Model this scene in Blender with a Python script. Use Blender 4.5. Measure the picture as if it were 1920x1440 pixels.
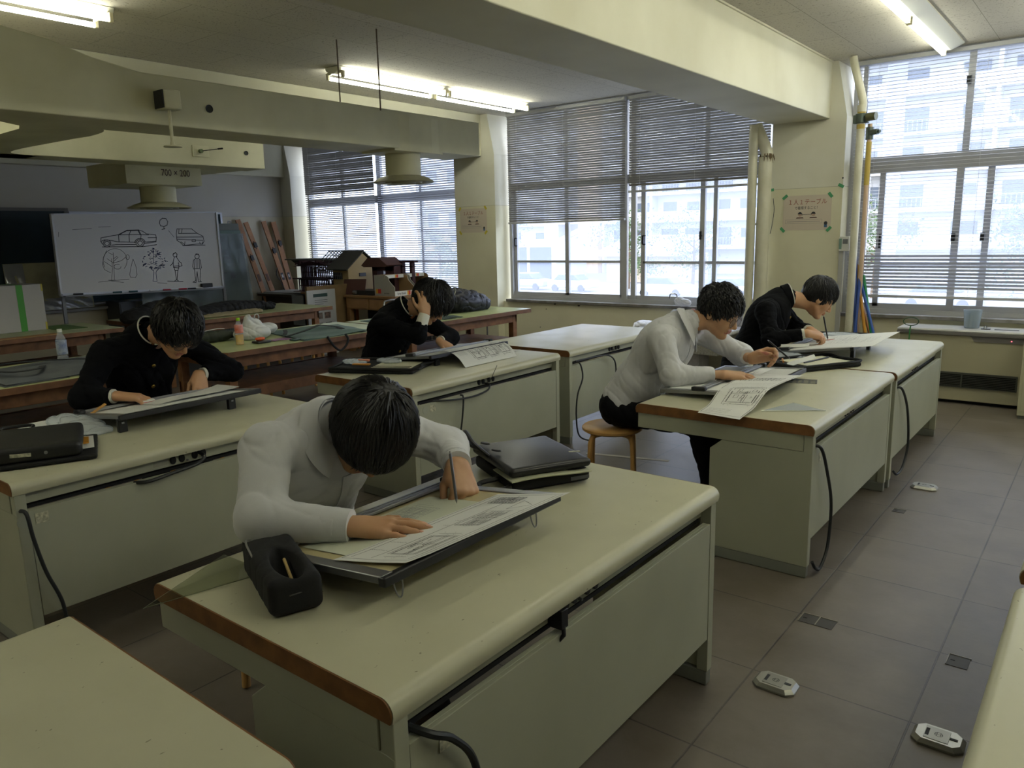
import bpy, bmesh, math, random
import numpy as np
from mathutils import Vector, Matrix, Euler
PI = math.pi
C = bpy.context.scene.collection
SC = bpy.context.scene
for o in list(bpy.data.objects): bpy.data.objects.remove(o)

# ---------------------------------------------------------------- camera, world, exposure
cam_d = bpy.data.cameras.new('camera'); cam = bpy.data.objects.new('camera', cam_d); C.objects.link(cam)
yaw, pitch, roll = 2.2410374916612117, -0.192613225591472, -0.02403744534959958
cf = Vector((math.cos(pitch)*math.cos(yaw), math.cos(pitch)*math.sin(yaw), math.sin(pitch)))
cr = cf.cross(Vector((0, 0, 1))).normalized(); cu = cr.cross(cf)
r2 = math.cos(roll)*cr + math.sin(roll)*cu; u2 = -math.sin(roll)*cr + math.cos(roll)*cu
cam.matrix_world = Matrix(((r2.x, u2.x, -cf.x, 0), (r2.y, u2.y, -cf.y, 0), (r2.z, u2.z, -cf.z, 1.57), (0, 0, 0, 1)))
cam_d.sensor_width = 36; cam_d.lens = 36*1433.05/1920; cam_d.clip_start = .03; cam_d.clip_end = 400
SC.camera = cam
W = bpy.data.worlds.new('sky'); SC.world = W; W.use_nodes = True
wn = W.node_tree.nodes; wl = W.node_tree.links
bg = wn['Background']
tcw = wn.new('ShaderNodeTexCoord'); sep = wn.new('ShaderNodeSeparateXYZ'); rmp = wn.new('ShaderNodeValToRGB')
wl.new(tcw.outputs['Generated'], sep.inputs[0]); wl.new(sep.outputs['Z'], rmp.inputs[0]); wl.new(rmp.outputs[0], bg.inputs[0])
rmp.color_ramp.elements[0].position = .0; rmp.color_ramp.elements[0].color = (.72, .78, .92, 1)
rmp.color_ramp.elements[1].position = .7; rmp.color_ramp.elements[1].color = (.80, .86, 1, 1)
bg.inputs[1].default_value = 6.0
SC.view_settings.view_transform = 'Standard'; SC.view_settings.look = 'None'
SC.view_settings.gamma = 1; SC.view_settings.exposure = 0.12; SC.view_settings.use_curve_mapping = False
LAMP_COL = (.99, 1.0, .85); LAMP_STR = 21.0

# ---------------------------------------------------------------- helpers
def s2l(c):
    if isinstance(c, str):
        c = c.lstrip('#'); c = tuple(int(c[i:i+2], 16)/255 for i in (0, 2, 4))
    return tuple((x/12.92 if x <= .04045 else ((x+.055)/1.055)**2.4) for x in c)
MATS = {}
def mat(name, col, rough=.5, metal=0., spec=.5, noise=None, bump=None, scale=8., alpha=None, emit=None, coat=0., trans=0., sheen=0.):
    if name in MATS: return MATS[name]
    m = bpy.data.materials.new(name); m.use_nodes = True; MATS[name] = m
    n = m.node_tree.nodes; l = m.node_tree.links; b = n['Principled BSDF']
    c = s2l(col) if isinstance(col, str) else col
    b.inputs['Base Color'].default_value = (*c, 1); b.inputs['Roughness'].default_value = rough
    b.inputs['Metallic'].default_value = metal; b.inputs['Specular IOR Level'].default_value = spec
    b.inputs['Coat Weight'].default_value = coat
    if sheen: b.inputs['Sheen Weight'].default_value = sheen
    if trans: b.inputs['Transmission Weight'].default_value = trans
    if alpha is not None: b.inputs['Alpha'].default_value = alpha
    if emit: b.inputs['Emission Color'].default_value = (*emit[0], 1); b.inputs['Emission Strength'].default_value = emit[1]
    if noise or bump:
        tc = n.new('ShaderNodeTexCoord'); nz = n.new('ShaderNodeTexNoise'); nz.inputs['Scale'].default_value = scale; nz.inputs['Detail'].default_value = 5
        l.new(tc.outputs['Object'], nz.inputs['Vector'])
        if noise:
            c2 = s2l(noise) if isinstance(noise, str) else noise
            mx = n.new('ShaderNodeMix'); mx.data_type = 'RGBA'; mx.inputs['A'].default_value = (*c, 1); mx.inputs['B'].default_value = (*c2, 1)
            rp = n.new('ShaderNodeMapRange'); rp.inputs['From Min'].default_value = .35; rp.inputs['From Max'].default_value = .7
            l.new(nz.outputs['Fac'], rp.inputs['Value']); l.new(rp.outputs[0], mx.inputs['Factor']); l.new(mx.outputs['Result'], b.inputs['Base Color'])
        if bump:
            bp_ = n.new('ShaderNodeBump'); bp_.inputs['Strength'].default_value = bump; bp_.inputs['Distance'].default_value = .002
            l.new(nz.outputs['Fac'], bp_.inputs['Height']); l.new(bp_.outputs[0], b.inputs['Normal'])
    return m
def wm(o):
    M = Matrix.Identity(4)
    while o is not None:
        M = Matrix.LocRotScale(o.location, o.rotation_euler, o.scale) @ M; o = o.parent
    return M
def tag(o, label=None, cat=None, group=None, kind=None):
    if label: o['label'] = label
    if cat: o['category'] = cat
    if group: o['group'] = group
    if kind: o['kind'] = kind
    return o
def thing(name, label, cat, loc=(0, 0, 0), rz=0., group=None):
    o = bpy.data.objects.new(name, None); C.objects.link(o); o.location = loc; o.rotation_euler = (0, 0, rz)
    o.empty_display_size = .05
    return tag(o, label, cat, group)
def dup(root, loc=None, rz=None, label=None, group=None, parent=None):
    r = root.copy(); C.objects.link(r); r.parent = parent
    if loc is not None: r.location = loc
    if rz is not None: r.rotation_euler = (0, 0, rz)
    if label: r['label'] = label
    if group: r['group'] = group
    for ch in list(root.children): dup(ch, parent=r)
    return r
class MB:
    """collects shapes; build() links them as one mesh object"""
    def __init__(s): s.v = []; s.f = []; s.mi = []; s.cur = 0
    def add(s, vs, fs, M=None):
        k = len(s.v)
        s.v += [tuple(M @ Vector(v)) if M is not None else tuple(v) for v in vs]
        s.f += [tuple(k+i for i in f) for f in fs]; s.mi += [s.cur]*len(fs); return s
    def box(s, x0, x1, y0, y1, z0, z1, M=None):
        x0, x1 = sorted((x0, x1)); y0, y1 = sorted((y0, y1)); z0, z1 = sorted((z0, z1))
        v = [(x0,y0,z0),(x1,y0,z0),(x1,y1,z0),(x0,y1,z0),(x0,y0,z1),(x1,y0,z1),(x1,y1,z1),(x0,y1,z1)]
        return s.add(v, [(0,3,2,1),(4,5,6,7),(0,1,5,4),(1,2,6,5),(2,3,7,6),(3,0,4,7)], M)
    def prism(s, poly, a, b, axis='y', M=None):
        """poly: 2D points; axis the extrusion axis. y: (x,z); x: (y,z); z: (x,y)"""
        def P(p, t): return {'y': (p[0], t, p[1]), 'x': (t, p[0], p[1]), 'z': (p[0], p[1], t)}[axis]
        n = len(poly); v = [P(p, a) for p in poly]+[P(p, b) for p in poly]
        f = [tuple(range(n))[::-1], tuple(range(n, 2*n))]+[(i, (i+1) % n, n+(i+1) % n, n+i) for i in range(n)]
        return s.add(v, f, M)
    def tube(s, pts, r, n=8, cap=True, M=None):
        pts = [Vector(p) for p in pts]; k = len(pts); rs = r if isinstance(r, (list, tuple)) else [r]*k
        up = Vector((0, 0, 1)); v = []; prev = None
        for i, p in enumerate(pts):
            t = (pts[min(i+1, k-1)]-pts[max(i-1, 0)]).normalized()
            if prev is None:
                a = up if abs(t.z) < .9 else Vector((1, 0, 0)); u = t.cross(a).normalized()
            else: u = (prev-t*prev.dot(t)).normalized()
            prev = u; w = t.cross(u)
            for j in range(n):
                an = 2*PI*j/n; v.append(p+rs[i]*(math.cos(an)*u+math.sin(an)*w))
        f = [(i*n+j, i*n+(j+1) % n, (i+1)*n+(j+1) % n, (i+1)*n+j) for i in range(k-1) for j in range(n)]
        if cap: f += [tuple(range(n))[::-1], tuple(range((k-1)*n, k*n))]
        return s.add(v, f, M)
    def lathe(s, prof, c=(0, 0, 0), n=24, M=None, sx=1, sy=1):
        """prof: (r,z) list"""
        v = [(c[0]+r*sx*math.cos(2*PI*j/n), c[1]+r*sy*math.sin(2*PI*j/n), c[2]+z) for r, z in prof for j in range(n)]
        k = len(prof)
        f = [(i*n+j, i*n+(j+1) % n, (i+1)*n+(j+1) % n, (i+1)*n+j) for i in range(k-1) for j in range(n)]
        if prof[0][0] > 1e-5: f.append(tuple(range(n))[::-1])
        if prof[-1][0] > 1e-5: f.append(tuple(range((k-1)*n, k*n)))
        return s.add(v, f, M)
    def sheet(s, fn, nu, nv, th=.0006, M=None):
        """fn(u,v)->point; closed thin slab"""
        g = [[Vector(fn(i/nu, j/nv)) for j in range(nv+1)] for i in range(nu+1)]
        N = [[None]*(nv+1) for _ in range(nu+1)]
        for i in range(nu+1):
            for j in range(nv+1):
                a = g[min(i+1, nu)][j]-g[max(i-1, 0)][j]; b = g[i][min(j+1, nv)]-g[i][max(j-1, 0)]
                N[i][j] = a.cross(b).normalized()
        v = [g[i][j]+N[i][j]*th/2 for i in range(nu+1) for j in range(nv+1)]+[g[i][j]-N[i][j]*th/2 for i in range(nu+1) for j in range(nv+1)]
        K = (nu+1)*(nv+1); I = lambda i, j: i*(nv+1)+j
        f = []
        for i in range(nu):
            for j in range(nv):
                f.append((I(i,j), I(i+1,j), I(i+1,j+1), I(i,j+1))); f.append((K+I(i,j), K+I(i,j+1), K+I(i+1,j+1), K+I(i+1,j)))
        for i in range(nu):
            f.append((I(i,0), K+I(i,0), K+I(i+1,0), I(i+1,0))); f.append((I(i,nv), I(i+1,nv), K+I(i+1,nv), K+I(i,nv)))
        for j in range(nv):
            f.append((I(0,j), I(0,j+1), K+I(0,j+1), K+I(0,j))); f.append((I(nu,j), K+I(nu,j), K+I(nu,j+1), I(nu,j+1)))
        return s.add(v, f, M)
    def build(s, name, m, parent=None, world=True, bevel=0., smooth=False, kind=None, seg=2, subsurf=0):
        me = bpy.data.meshes.new(name)
        vs = s.v
        if parent is not None and world:
            I = wm(parent).inverted(); vs = [tuple(I @ Vector(v)) for v in vs]
        me.from_pydata(vs, [], s.f); me.validate(); me.update()
        ms = m if isinstance(m, (list, tuple)) else [m]
        for q in ms: me.materials.append(q)
        if len(ms) > 1 and len(me.polygons) == len(s.mi): me.polygons.foreach_set('material_index', s.mi)
        bm = bmesh.new(); bm.from_mesh(me); bmesh.ops.recalc_face_normals(bm, faces=bm.faces); bm.to_mesh(me); bm.free()
        o = bpy.data.objects.new(name, me); C.objects.link(o)
        if parent is not None: o.parent = parent
        if bevel:
            b = o.modifiers.new('bevel', 'BEVEL'); b.width = bevel; b.segments = seg; b.limit_method = 'ANGLE'; b.angle_limit = .6
        if subsurf:
            b = o.modifiers.new('sub', 'SUBSURF'); b.levels = subsurf; b.render_levels = subsurf
        if smooth or bevel:
            for p in me.polygons: p.use_smooth = True
            if not smooth or smooth == 'auto':
                try: me.set_sharp_from_angle(angle=.7)
                except Exception: pass
        if kind: o['kind'] = kind
        return o
def struct(name, mb, m, parent=None, **k):
    o = mb.build(name, m, parent, **k)
    if parent is None: o['kind'] = 'structure'
    return o
def frameM(o, x, y, z=None):
    """matrix with origin o, x axis x, y axis y"""
    x = Vector(x).normalized(); z = x.cross(Vector(y)).normalized(); y = z.cross(x)
    return Matrix(((x.x, y.x, z.x, o[0]), (x.y, y.y, z.y, o[1]), (x.z, y.z, z.z, o[2]), (0, 0, 0, 1)))
def stroke(mb, pts, w, M=None, closed=False, z=0.):
    """flat ribbon through 2D points in the local xy plane"""
    pts = [Vector((p[0], p[1], 0)) for p in pts]
    if closed: pts.append(pts[0])
    v = []; f = []
    for a, b in zip(pts, pts[1:]):
        d = b-a
        if d.length < 1e-7: continue
        d.normalize(); n = Vector((-d.y, d.x, 0))*w/2; e = d*w/2; k = len(v)
        v += [(*(a-e-n).xy, z), (*(b+e-n).xy, z), (*(b+e+n).xy, z), (*(a-e+n).xy, z)]; f.append((k, k+1, k+2, k+3))
    mb.add(v, f, M)
def text(name, s, size, m, M, parent, align='CENTER', ext=.0004, sx=1.):
    cu_ = bpy.data.curves.new(name, 'FONT'); cu_.body = s; cu_.size = size; cu_.align_x = align; cu_.align_y = 'CENTER'; cu_.extrude = ext; cu_.resolution_u = 3
    t = bpy.data.objects.new('t', cu_); C.objects.link(t); bpy.context.view_layer.update()
    me = bpy.data.meshes.new_from_object(t.evaluated_get(bpy.context.evaluated_depsgraph_get()))
    bpy.data.objects.remove(t)
    MM = M @ Matrix.Diagonal((sx, 1, 1, 1))
    if parent is not None: MM = wm(parent).inverted() @ MM
    me.transform(MM); me.materials.clear(); me.materials.append(m)
    o = bpy.data.objects.new(name, me); C.objects.link(o); o.parent = parent
    return o
def hang(p0, p1, sag, n=10):
    p0, p1 = Vector(p0), Vector(p1)
    return [p0.lerp(p1, i/n)-Vector((0, 0, sag*4*(i/n)*(1-i/n))) for i in range(n+1)]
def spline(pts, n=6):
    """Catmull-Rom through points"""
    P = [Vector(p) for p in pts]; P = [2*P[0]-P[1]]+P+[2*P[-1]-P[-2]]; out = []
    for i in range(1, len(P)-2):
        for k in range(n):
            t = k/n; a, b, c, d = P[i-1:i+3]
            out.append(.5*((2*b)+(c-a)*t+(2*a-5*b+4*c-d)*t*t+(-a+3*b-3*c+d)*t**3))
    out.append(P[-2]); return out
# ================================================================ materials
def painted_wall(name, low, high, zline=1.955):
    m = mat(name, low, .6, noise=None, spec=.35)
    n = m.node_tree.nodes; l = m.node_tree.links; b = n['Principled BSDF']
    g = n.new('ShaderNodeNewGeometry'); sp = n.new('ShaderNodeSeparateXYZ'); mr = n.new('ShaderNodeMapRange')
    l.new(g.outputs['Position'], sp.inputs[0]); l.new(sp.outputs['Z'], mr.inputs['Value'])
    mr.inputs['From Min'].default_value = zline-.002; mr.inputs['From Max'].default_value = zline+.002
    mx = n.new('ShaderNodeMix'); mx.data_type = 'RGBA'; mx.inputs['A'].default_value = (*s2l(low), 1); mx.inputs['B'].default_value = (*s2l(high), 1)
    l.new(mr.outputs[0], mx.inputs['Factor'])
    nz = n.new('ShaderNodeTexNoise'); nz.inputs['Scale'].default_value = 2.3; nz.inputs['Detail'].default_value = 7; l.new(g.outputs['Position'], nz.inputs['Vector'])
    mr2 = n.new('ShaderNodeMapRange'); mr2.inputs['From Min'].default_value = .4; mr2.inputs['From Max'].default_value = .8; mr2.inputs['To Max'].default_value = .35
    l.new(nz.outputs['Fac'], mr2.inputs['Value'])
    m2 = n.new('ShaderNodeMix'); m2.data_type = 'RGBA'; l.new(mr2.outputs[0], m2.inputs['Factor']); l.new(mx.outputs['Result'], m2.inputs['A']); m2.inputs['B'].default_value = (*s2l('#b9b190'), 1)
    # thin dark seam along the paint line
    mt = n.new('ShaderNodeMath'); mt.operation = 'COMPARE'; l.new(sp.outputs['Z'], mt.inputs[0]); mt.inputs[1].default_value = zline; mt.inputs[2].default_value = .0022
    ms = n.new('ShaderNodeMath'); ms.operation = 'MULTIPLY'; l.new(mt.outputs[0], ms.inputs[0]); ms.inputs[1].default_value = .45
    m3 = n.new('ShaderNodeMix'); m3.data_type = 'RGBA'; l.new(ms.outputs[0], m3.inputs['Factor']); l.new(m2.outputs['Result'], m3.inputs['A']); m3.inputs['B'].default_value = (*s2l('#6d6650'), 1)
    l.new(m3.outputs['Result'], b.inputs['Base Color'])
    bp_ = n.new('ShaderNodeBump'); bp_.inputs['Strength'].default_value = .25; bp_.inputs['Distance'].default_value = .002
    n2 = n.new('ShaderNodeTexNoise'); n2.inputs['Scale'].default_value = 180; l.new(g.outputs['Position'], n2.inputs['Vector']); l.new(n2.outputs['Fac'], bp_.inputs['Height']); l.new(bp_.outputs[0], b.inputs['Normal'])
    return m
M_wall = painted_wall('wall_paint', '#dad6bb', '#dad8c9')
M_beam = mat('beam_paint', '#d2cfb8', .65, noise='#c6c2a8', scale=1.7, bump=.1)
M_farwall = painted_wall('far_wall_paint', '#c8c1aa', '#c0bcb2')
M_duct = mat('duct_paint', '#cfccae', .55, noise='#b9b696', scale=2.2)
M_alu = mat('aluminium', '#9fa0a0', .4, .75, noise='#86878a', scale=30)
M_aluw = mat('window_aluminium', '#b4b5b8', .45, .15)
M_black = mat('black_plastic', '#15161a', .45)
M_dark = mat('dark_gap', '#08080a', .8)
M_white = mat('white_plastic', '#dcdcd6', .4)
# ceiling: fissured board with joints
M_ceil = mat('ceiling_board', '#b9b4a6', .85, spec=.2)
def _ceil(m):
    n = m.node_tree.nodes; l = m.node_tree.links; b = n['Principled BSDF']
    g = n.new('ShaderNodeNewGeometry'); br = n.new('ShaderNodeTexBrick')
    mp = n.new('ShaderNodeMapping'); mp.inputs['Rotation'].default_value = (0, 0, PI/2); l.new(g.outputs['Position'], mp.inputs['Vector']); l.new(mp.outputs[0], br.inputs['Vector'])
    br.inputs['Scale'].default_value = 1; br.inputs['Brick Width'].default_value = .99; br.inputs['Row Height'].default_value = .495; br.inputs['Mortar Size'].default_value = .0025
    br.inputs['Color1'].default_value = (*s2l('#bfbaac'), 1); br.inputs['Color2'].default_value = (*s2l('#bbb6a8'), 1); br.inputs['Mortar'].default_value = (*s2l('#8f8a7c'), 1)
    vz = n.new('ShaderNodeTexVoronoi'); vz.inputs['Scale'].default_value = 60; l.new(g.outputs['Position'], vz.inputs['Vector'])
    nz = n.new('ShaderNodeTexNoise'); nz.inputs['Scale'].default_value = 75; nz.inputs['Detail'].default_value = 2; l.new(g.outputs['Position'], nz.inputs['Vector'])
    mr = n.new('ShaderNodeMapRange'); mr.inputs['From Min'].default_value = .62; mr.inputs['From Max'].default_value = .68; l.new(nz.outputs['Fac'], mr.inputs['Value'])
    mx = n.new('ShaderNodeMix'); mx.data_type = 'RGBA'; l.new(mr.outputs[0], mx.inputs['Factor']); l.new(br.outputs['Color'], mx.inputs['A']); mx.inputs['B'].default_value = (*s2l('#8d877a'), 1)
    l.new(mx.outputs['Result'], b.inputs['Base Color'])
_ceil(M_ceil)
# floor: worn grey-brown panels ~0.5 x 0.5 m
M_floor = mat('floor_panels', '#6b645c', .42, spec=.5)
def _floor(m):
    n = m.node_tree.nodes; l = m.node_tree.links; b = n['Principled BSDF']
    g = n.new('ShaderNodeNewGeometry'); br = n.new('ShaderNodeTexBrick'); br.offset = 0
    mp = n.new('ShaderNodeMapping'); mp.inputs['Location'].default_value = (.385, .07, 0); l.new(g.outputs['Position'], mp.inputs['Vector']); l.new(mp.outputs[0], br.inputs['Vector'])
    br.inputs['Scale'].default_value = 1; br.inputs['Brick Width'].default_value = .515; br.inputs['Row Height'].default_value = .515; br.inputs['Mortar Size'].default_value = .0035; br.inputs['Mortar Smooth'].default_value = .3
    br.inputs['Color1'].default_value = (*s2l('#655c50'), 1); br.inputs['Color2'].default_value = (*s2l('#5d554a'), 1); br.inputs['Mortar'].default_value = (*s2l('#2e2b27'), 1)
    nz = n.new('ShaderNodeTexNoise'); nz.inputs['Scale'].default_value = 3; nz.inputs['Detail'].default_value = 8; nz.inputs['Roughness'].default_value = .65; l.new(g.outputs['Position'], nz.inputs['Vector'])
    mr = n.new('ShaderNodeMapRange'); mr.inputs['From Min'].default_value = .35; mr.inputs['From Max'].default_value = .75; mr.inputs['To Max'].default_value = .6; l.new(nz.outputs['Fac'], mr.inputs['Value'])
    mx = n.new('ShaderNodeMix'); mx.data_type = 'RGBA'; l.new(mr.outputs[0], mx.inputs['Factor']); l.new(br.outputs['Color'], mx.inputs['A']); mx.inputs['B'].default_value = (*s2l('#817a72'), 1)
    l.new(mx.outputs['Result'], b.inputs['Base Color'])
    r = n.new('ShaderNodeMapRange'); r.inputs['To Min'].default_value = .36; r.inputs['To Max'].default_value = .55; l.new(nz.outputs['Fac'], r.inputs['Value']); l.new(r.outputs[0], b.inputs['Roughness'])
    bp_ = n.new('ShaderNodeBump'); bp_.inputs['Strength'].default_value = .5; bp_.inputs['Distance'].default_value = .003; l.new(br.outputs['Fac'], bp_.inputs['Height']); bp_.invert = True
    n2 = n.new('ShaderNodeTexNoise'); n2.inputs['Scale'].default_value = 45; l.new(g.outputs['Position'], n2.inputs['Vector'])
    b2 = n.new('ShaderNodeBump'); b2.inputs['Strength'].default_value = .15; b2.inputs['Distance'].default_value = .002; l.new(n2.outputs['Fac'], b2.inputs['Height']); l.new(bp_.outputs[0], b2.inputs['Normal']); l.new(b2.outputs[0], b.inputs['Normal'])
_floor(M_floor)
M_glass = bpy.data.materials.new('window_glass'); M_glass.use_nodes = True
def _glass(m, tint=(.93, .96, 1), gl=.03):
    n = m.node_tree.nodes; l = m.node_tree.links; n.clear()
    o = n.new('ShaderNodeOutputMaterial'); t = n.new('ShaderNodeBsdfTransparent'); t.inputs[0].default_value = (*tint, 1); g = n.new('ShaderNodeBsdfGlossy'); g.inputs['Roughness'].default_value = .02
    x = n.new('ShaderNodeMixShader'); x.inputs[0].default_value = gl; l.new(t.outputs[0], x.inputs[1]); l.new(g.outputs[0], x.inputs[2]); l.new(x.outputs[0], o.inputs[0])
_glass(M_glass)
def _dirty(m, amt=.16):
    # dusty panes: a veil of dust scatters part of the daylight
    n = m.node_tree.nodes; l = m.node_tree.links; o = [q for q in n if q.type == 'OUTPUT_MATERIAL'][0]; s0 = o.inputs[0].links[0].from_socket
    tr = n.new('ShaderNodeBsdfTranslucent'); tr.inputs[0].default_value = (.86, .9, 1, 1); x = n.new('ShaderNodeMixShader'); x.inputs[0].default_value = amt
    l.new(s0, x.inputs[1]); l.new(tr.outputs[0], x.inputs[2]); l.new(x.outputs[0], o.inputs[0])
_dirty(M_glass)

# ================================================================ room shell
X0, X1, Y0, Y1, ZC = -11.05, 3.2, -3.2, 8.15, 3.1
struct('floor', MB().box(X0-.2, X1+.2, Y0-.2, Y1+.3, -.12, 0), M_floor)
struct('ceiling', MB().box(X0-.2, X1+.2, Y0-.2, Y1+.3, ZC, ZC+.12), M_ceil)
struct('wall_left', MB().box(X0-.2, X0, Y0-.2, Y1+.3, 0, ZC), M_farwall)
struct('wall_right', MB().box(X1, X1+.2, Y0-.2, Y1+.3, 0, ZC), M_wall)
struct('wall_back', MB().box(X0, X1, Y0-.2, Y0, 0, ZC), M_wall)
# window wall: spandrel under the sills, sills
w = MB().box(X0, X1, 8.03, 8.3, 0, .70)
struct('wall_front', w, M_wall)
M_sill = mat('sill_metal', '#8e8c88', .5, .3, noise='#6c6862', scale=9)
BAYS = [(-10.62, -7.17), (-6.40, -2.89), (-2.16, 1.45), (2.17, X1)]
for i, (a, b) in enumerate(BAYS):
    struct('trim_%d' % (i+1), MB().box(a, b, 7.985, 8.12, .70, .733), M_sill, bevel=.004)
# pillars (room column + flared head) and beams
for i, x in enumerate((-10.78, -6.47, -2.16, 2.16)):
    a = x-.70
    if i == 0: a = X0+.001
    p = MB().prism([(a, 0), (x, 0), (x, 2.6), (x-.10, ZC), (a, ZC)], 7.9, 8.3, 'y')
    struct('wall_pillar_%d' % (i+1), p, M_wall)
for i, (a, b) in enumerate(((-11.045, -10.92), (-7.2, -6.68), (-2.86, -2.315), (1.45, 2.0))):
    struct('ceiling_beam_%d' % (i+1), MB().box(a, b, Y0, 7.9, 2.586, ZC-.001), M_beam, bevel=.006)
# thin shadow bead where the big beam meets the ceiling
struct('trim_5', MB().box(-2.325, -2.300, Y0, 7.9, ZC-.014, ZC-.001), M_beam)

# ---------------------------------------------------------------- windows
def bar(mb, x0, x1, z0, z1, y0=8.13, y1=8.18): mb.box(x0, x1, y0, y1, z0, z1)
def window(k, xa, xb, vbars, hbars, panes, extra=None):
    fr = MB()
    bar(fr, xa, xb, .733, .775, 8.10, 8.2); bar(fr, xa, xb, 3.06, 3.1, 8.10, 8.2); bar(fr, xa, xa+.04, .775, 3.06, 8.1, 8.2); bar(fr, xb-.04, xb, .775, 3.06, 8.1, 8.2)
    for x, wd, z0, z1, y in vbars: bar(fr, x-wd/2, x+wd/2, z0, z1, y, y+.045)
    for z, h, x0, x1, y in hbars: bar(fr, x0, x1, z-h/2, z+h/2, y, y+.045)
    root = bpy.data.objects.new('window_%d' % k, None); C.objects.link(root); root['kind'] = 'structure'; root.location = ((xa+xb)/2, 8.15, .733)
    fr.build('window_frame', M_aluw, root)
    for (a, b, c, d, y) in panes:
        MB().box(a, b, y, y+.004, c, d).build('pane', M_glass, root)
    return root
w3 = window(1, -10.62, -7.17, [(-8.9, .09, .775, 3.06, 8.11), (-9.78, .04, .775, 2.1, 8.13), (-8.05, .04, .775, 2.1, 8.13), (-9.78, .04, 2.2, 3.06, 8.13), (-8.05, .04, 2.2, 3.06, 8.13)],
            [(2.15, .11, -10.6, -7.2, 8.11), (1.22, .025, -10.6, -7.2, 8.13)],
            [(-10.58, -8.94, .775, 2.1, 8.15), (-8.86, -7.21, .775, 2.1, 8.155), (-10.58, -8.94, 2.2, 3.06, 8.15), (-8.86, -7.21, 2.2, 3.06, 8.155)])
# bay 2: two sliding units around a broad post
w2 = window(2, -6.40, -2.89, [(-4.66, .07, .775, 3.06, 8.09), (-4.55, .06, .775, 3.06, 8.11), (-6.33, .04, .80, 2.15, 8.14), (-5.50, .055, .80, 2.15, 8.12), (-4.72, .03, .8, 2.15, 8.12),
            (-4.43, .055, .8, 2.15, 8.13), (-3.68, .055, .8, 2.15, 8.10), (-3.55, .045, .8, 2.15, 8.145), (-3.0, .045, .8, 2.15, 8.14), (-5.5, .05, 2.25, 3.06, 8.12), (-3.65, .05, 2.25, 3.06, 8.12)],
            [(.80, .05, -6.36, -2.93, 8.12), (2.18, .10, -6.36, -2.93, 8.11), (1.222, .028, -6.33, -5.5, 8.15), (1.222, .028, -5.5, -4.72, 8.13), (1.215, .028, -4.43, -3.68, 8.13), (1.215, .028, -3.66, -3.0, 8.15)],
            [(-6.33, -5.5, .8, 2.15, 8.17), (-5.5, -4.72, .8, 2.15, 8.15), (-4.43, -3.68, .8, 2.15, 8.15), (-3.68, -3.0, .8, 2.15, 8.17), (-6.33, -4.7, 2.23, 3.06, 8.15), (-4.52, -2.93, 2.23, 3.06, 8.15)])
# pull handles and crescent latches on the sashes
h = MB()
for x, z in ((-6.32, 1.42), (-4.42, 1.42)):
    h.box(x-.008, x+.012, 8.10, 8.125, z, z+.11).box(x-.002, x+.03, 8.105, 8.12, z, z+.012).box(x-.002, x+.03, 8.105, 8.12, z+.098, z+.11)
h.build('pull_handle', M_black, w2)
MB().lathe([(.0, 0), (.018, .002), (.018, .02), (0, .022)], (-3.69, 8.085, 1.50), 12).box(-3.70, -3.68, 8.07, 8.09, 1.47, 1.56).build('latch', M_black, w2)
w1 = window(3, -2.16, 1.45, [(-2.03, .10, .775, 2.1, 8.13), (-1.86, .05, .80, 2.07, 8.12), (-1.21, .06, .80, 2.07, 8.10), (-.975, .055, .8, 2.07, 8.14), (-.30, .05, .8, 2.07, 8.14), (.4, .06, .8, 2.07, 8.12),
            (-2.07, .04, 2.23, 3.06, 8.13), (-1.19, .055, 2.22, 3.06, 8.12), (-.3, .055, 2.22, 3.06, 8.12), (.5, .055, 2.22, 3.06, 8.12)],
            [(.80, .06, -2.1, 1.41, 8.12), (2.14, .15, -2.14, 1.41, 8.11), (1.21, .028, -1.86, -.3, 8.15)],
            [(-1.86, -1.2, .8, 2.07, 8.15), (-1.2, -.3, .8, 2.07, 8.16), (-.3, .4, .8, 2.07, 8.15), (.4, 1.41, .8, 2.07, 8.16), (-2.05, 1.41, 2.22, 3.06, 8.15)])
h = MB()
for x, z in ((-1.85, 1.36), (-2.05, 2.62)):
    h.box(x-.008, x+.012, 8.10, 8.125, z, z+.13)
h.build('pull_handle', M_black, w1)
h = MB()
for x, z in ((-1.22, 1.42), (-.99, 1.42), (-1.2, 2.78)): h.box(x-.02, x+.012, 8.07, 8.12, z, z+.07)
h.build('latch', M_black, w1)
w4 = window(4, 2.17, X1, [], [(2.18, .1, 2.2, X1, 8.11)], [(2.21, X1, .78, 2.1, 8.15), (2.21, X1, 2.2, 3.06, 8.15)])

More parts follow.
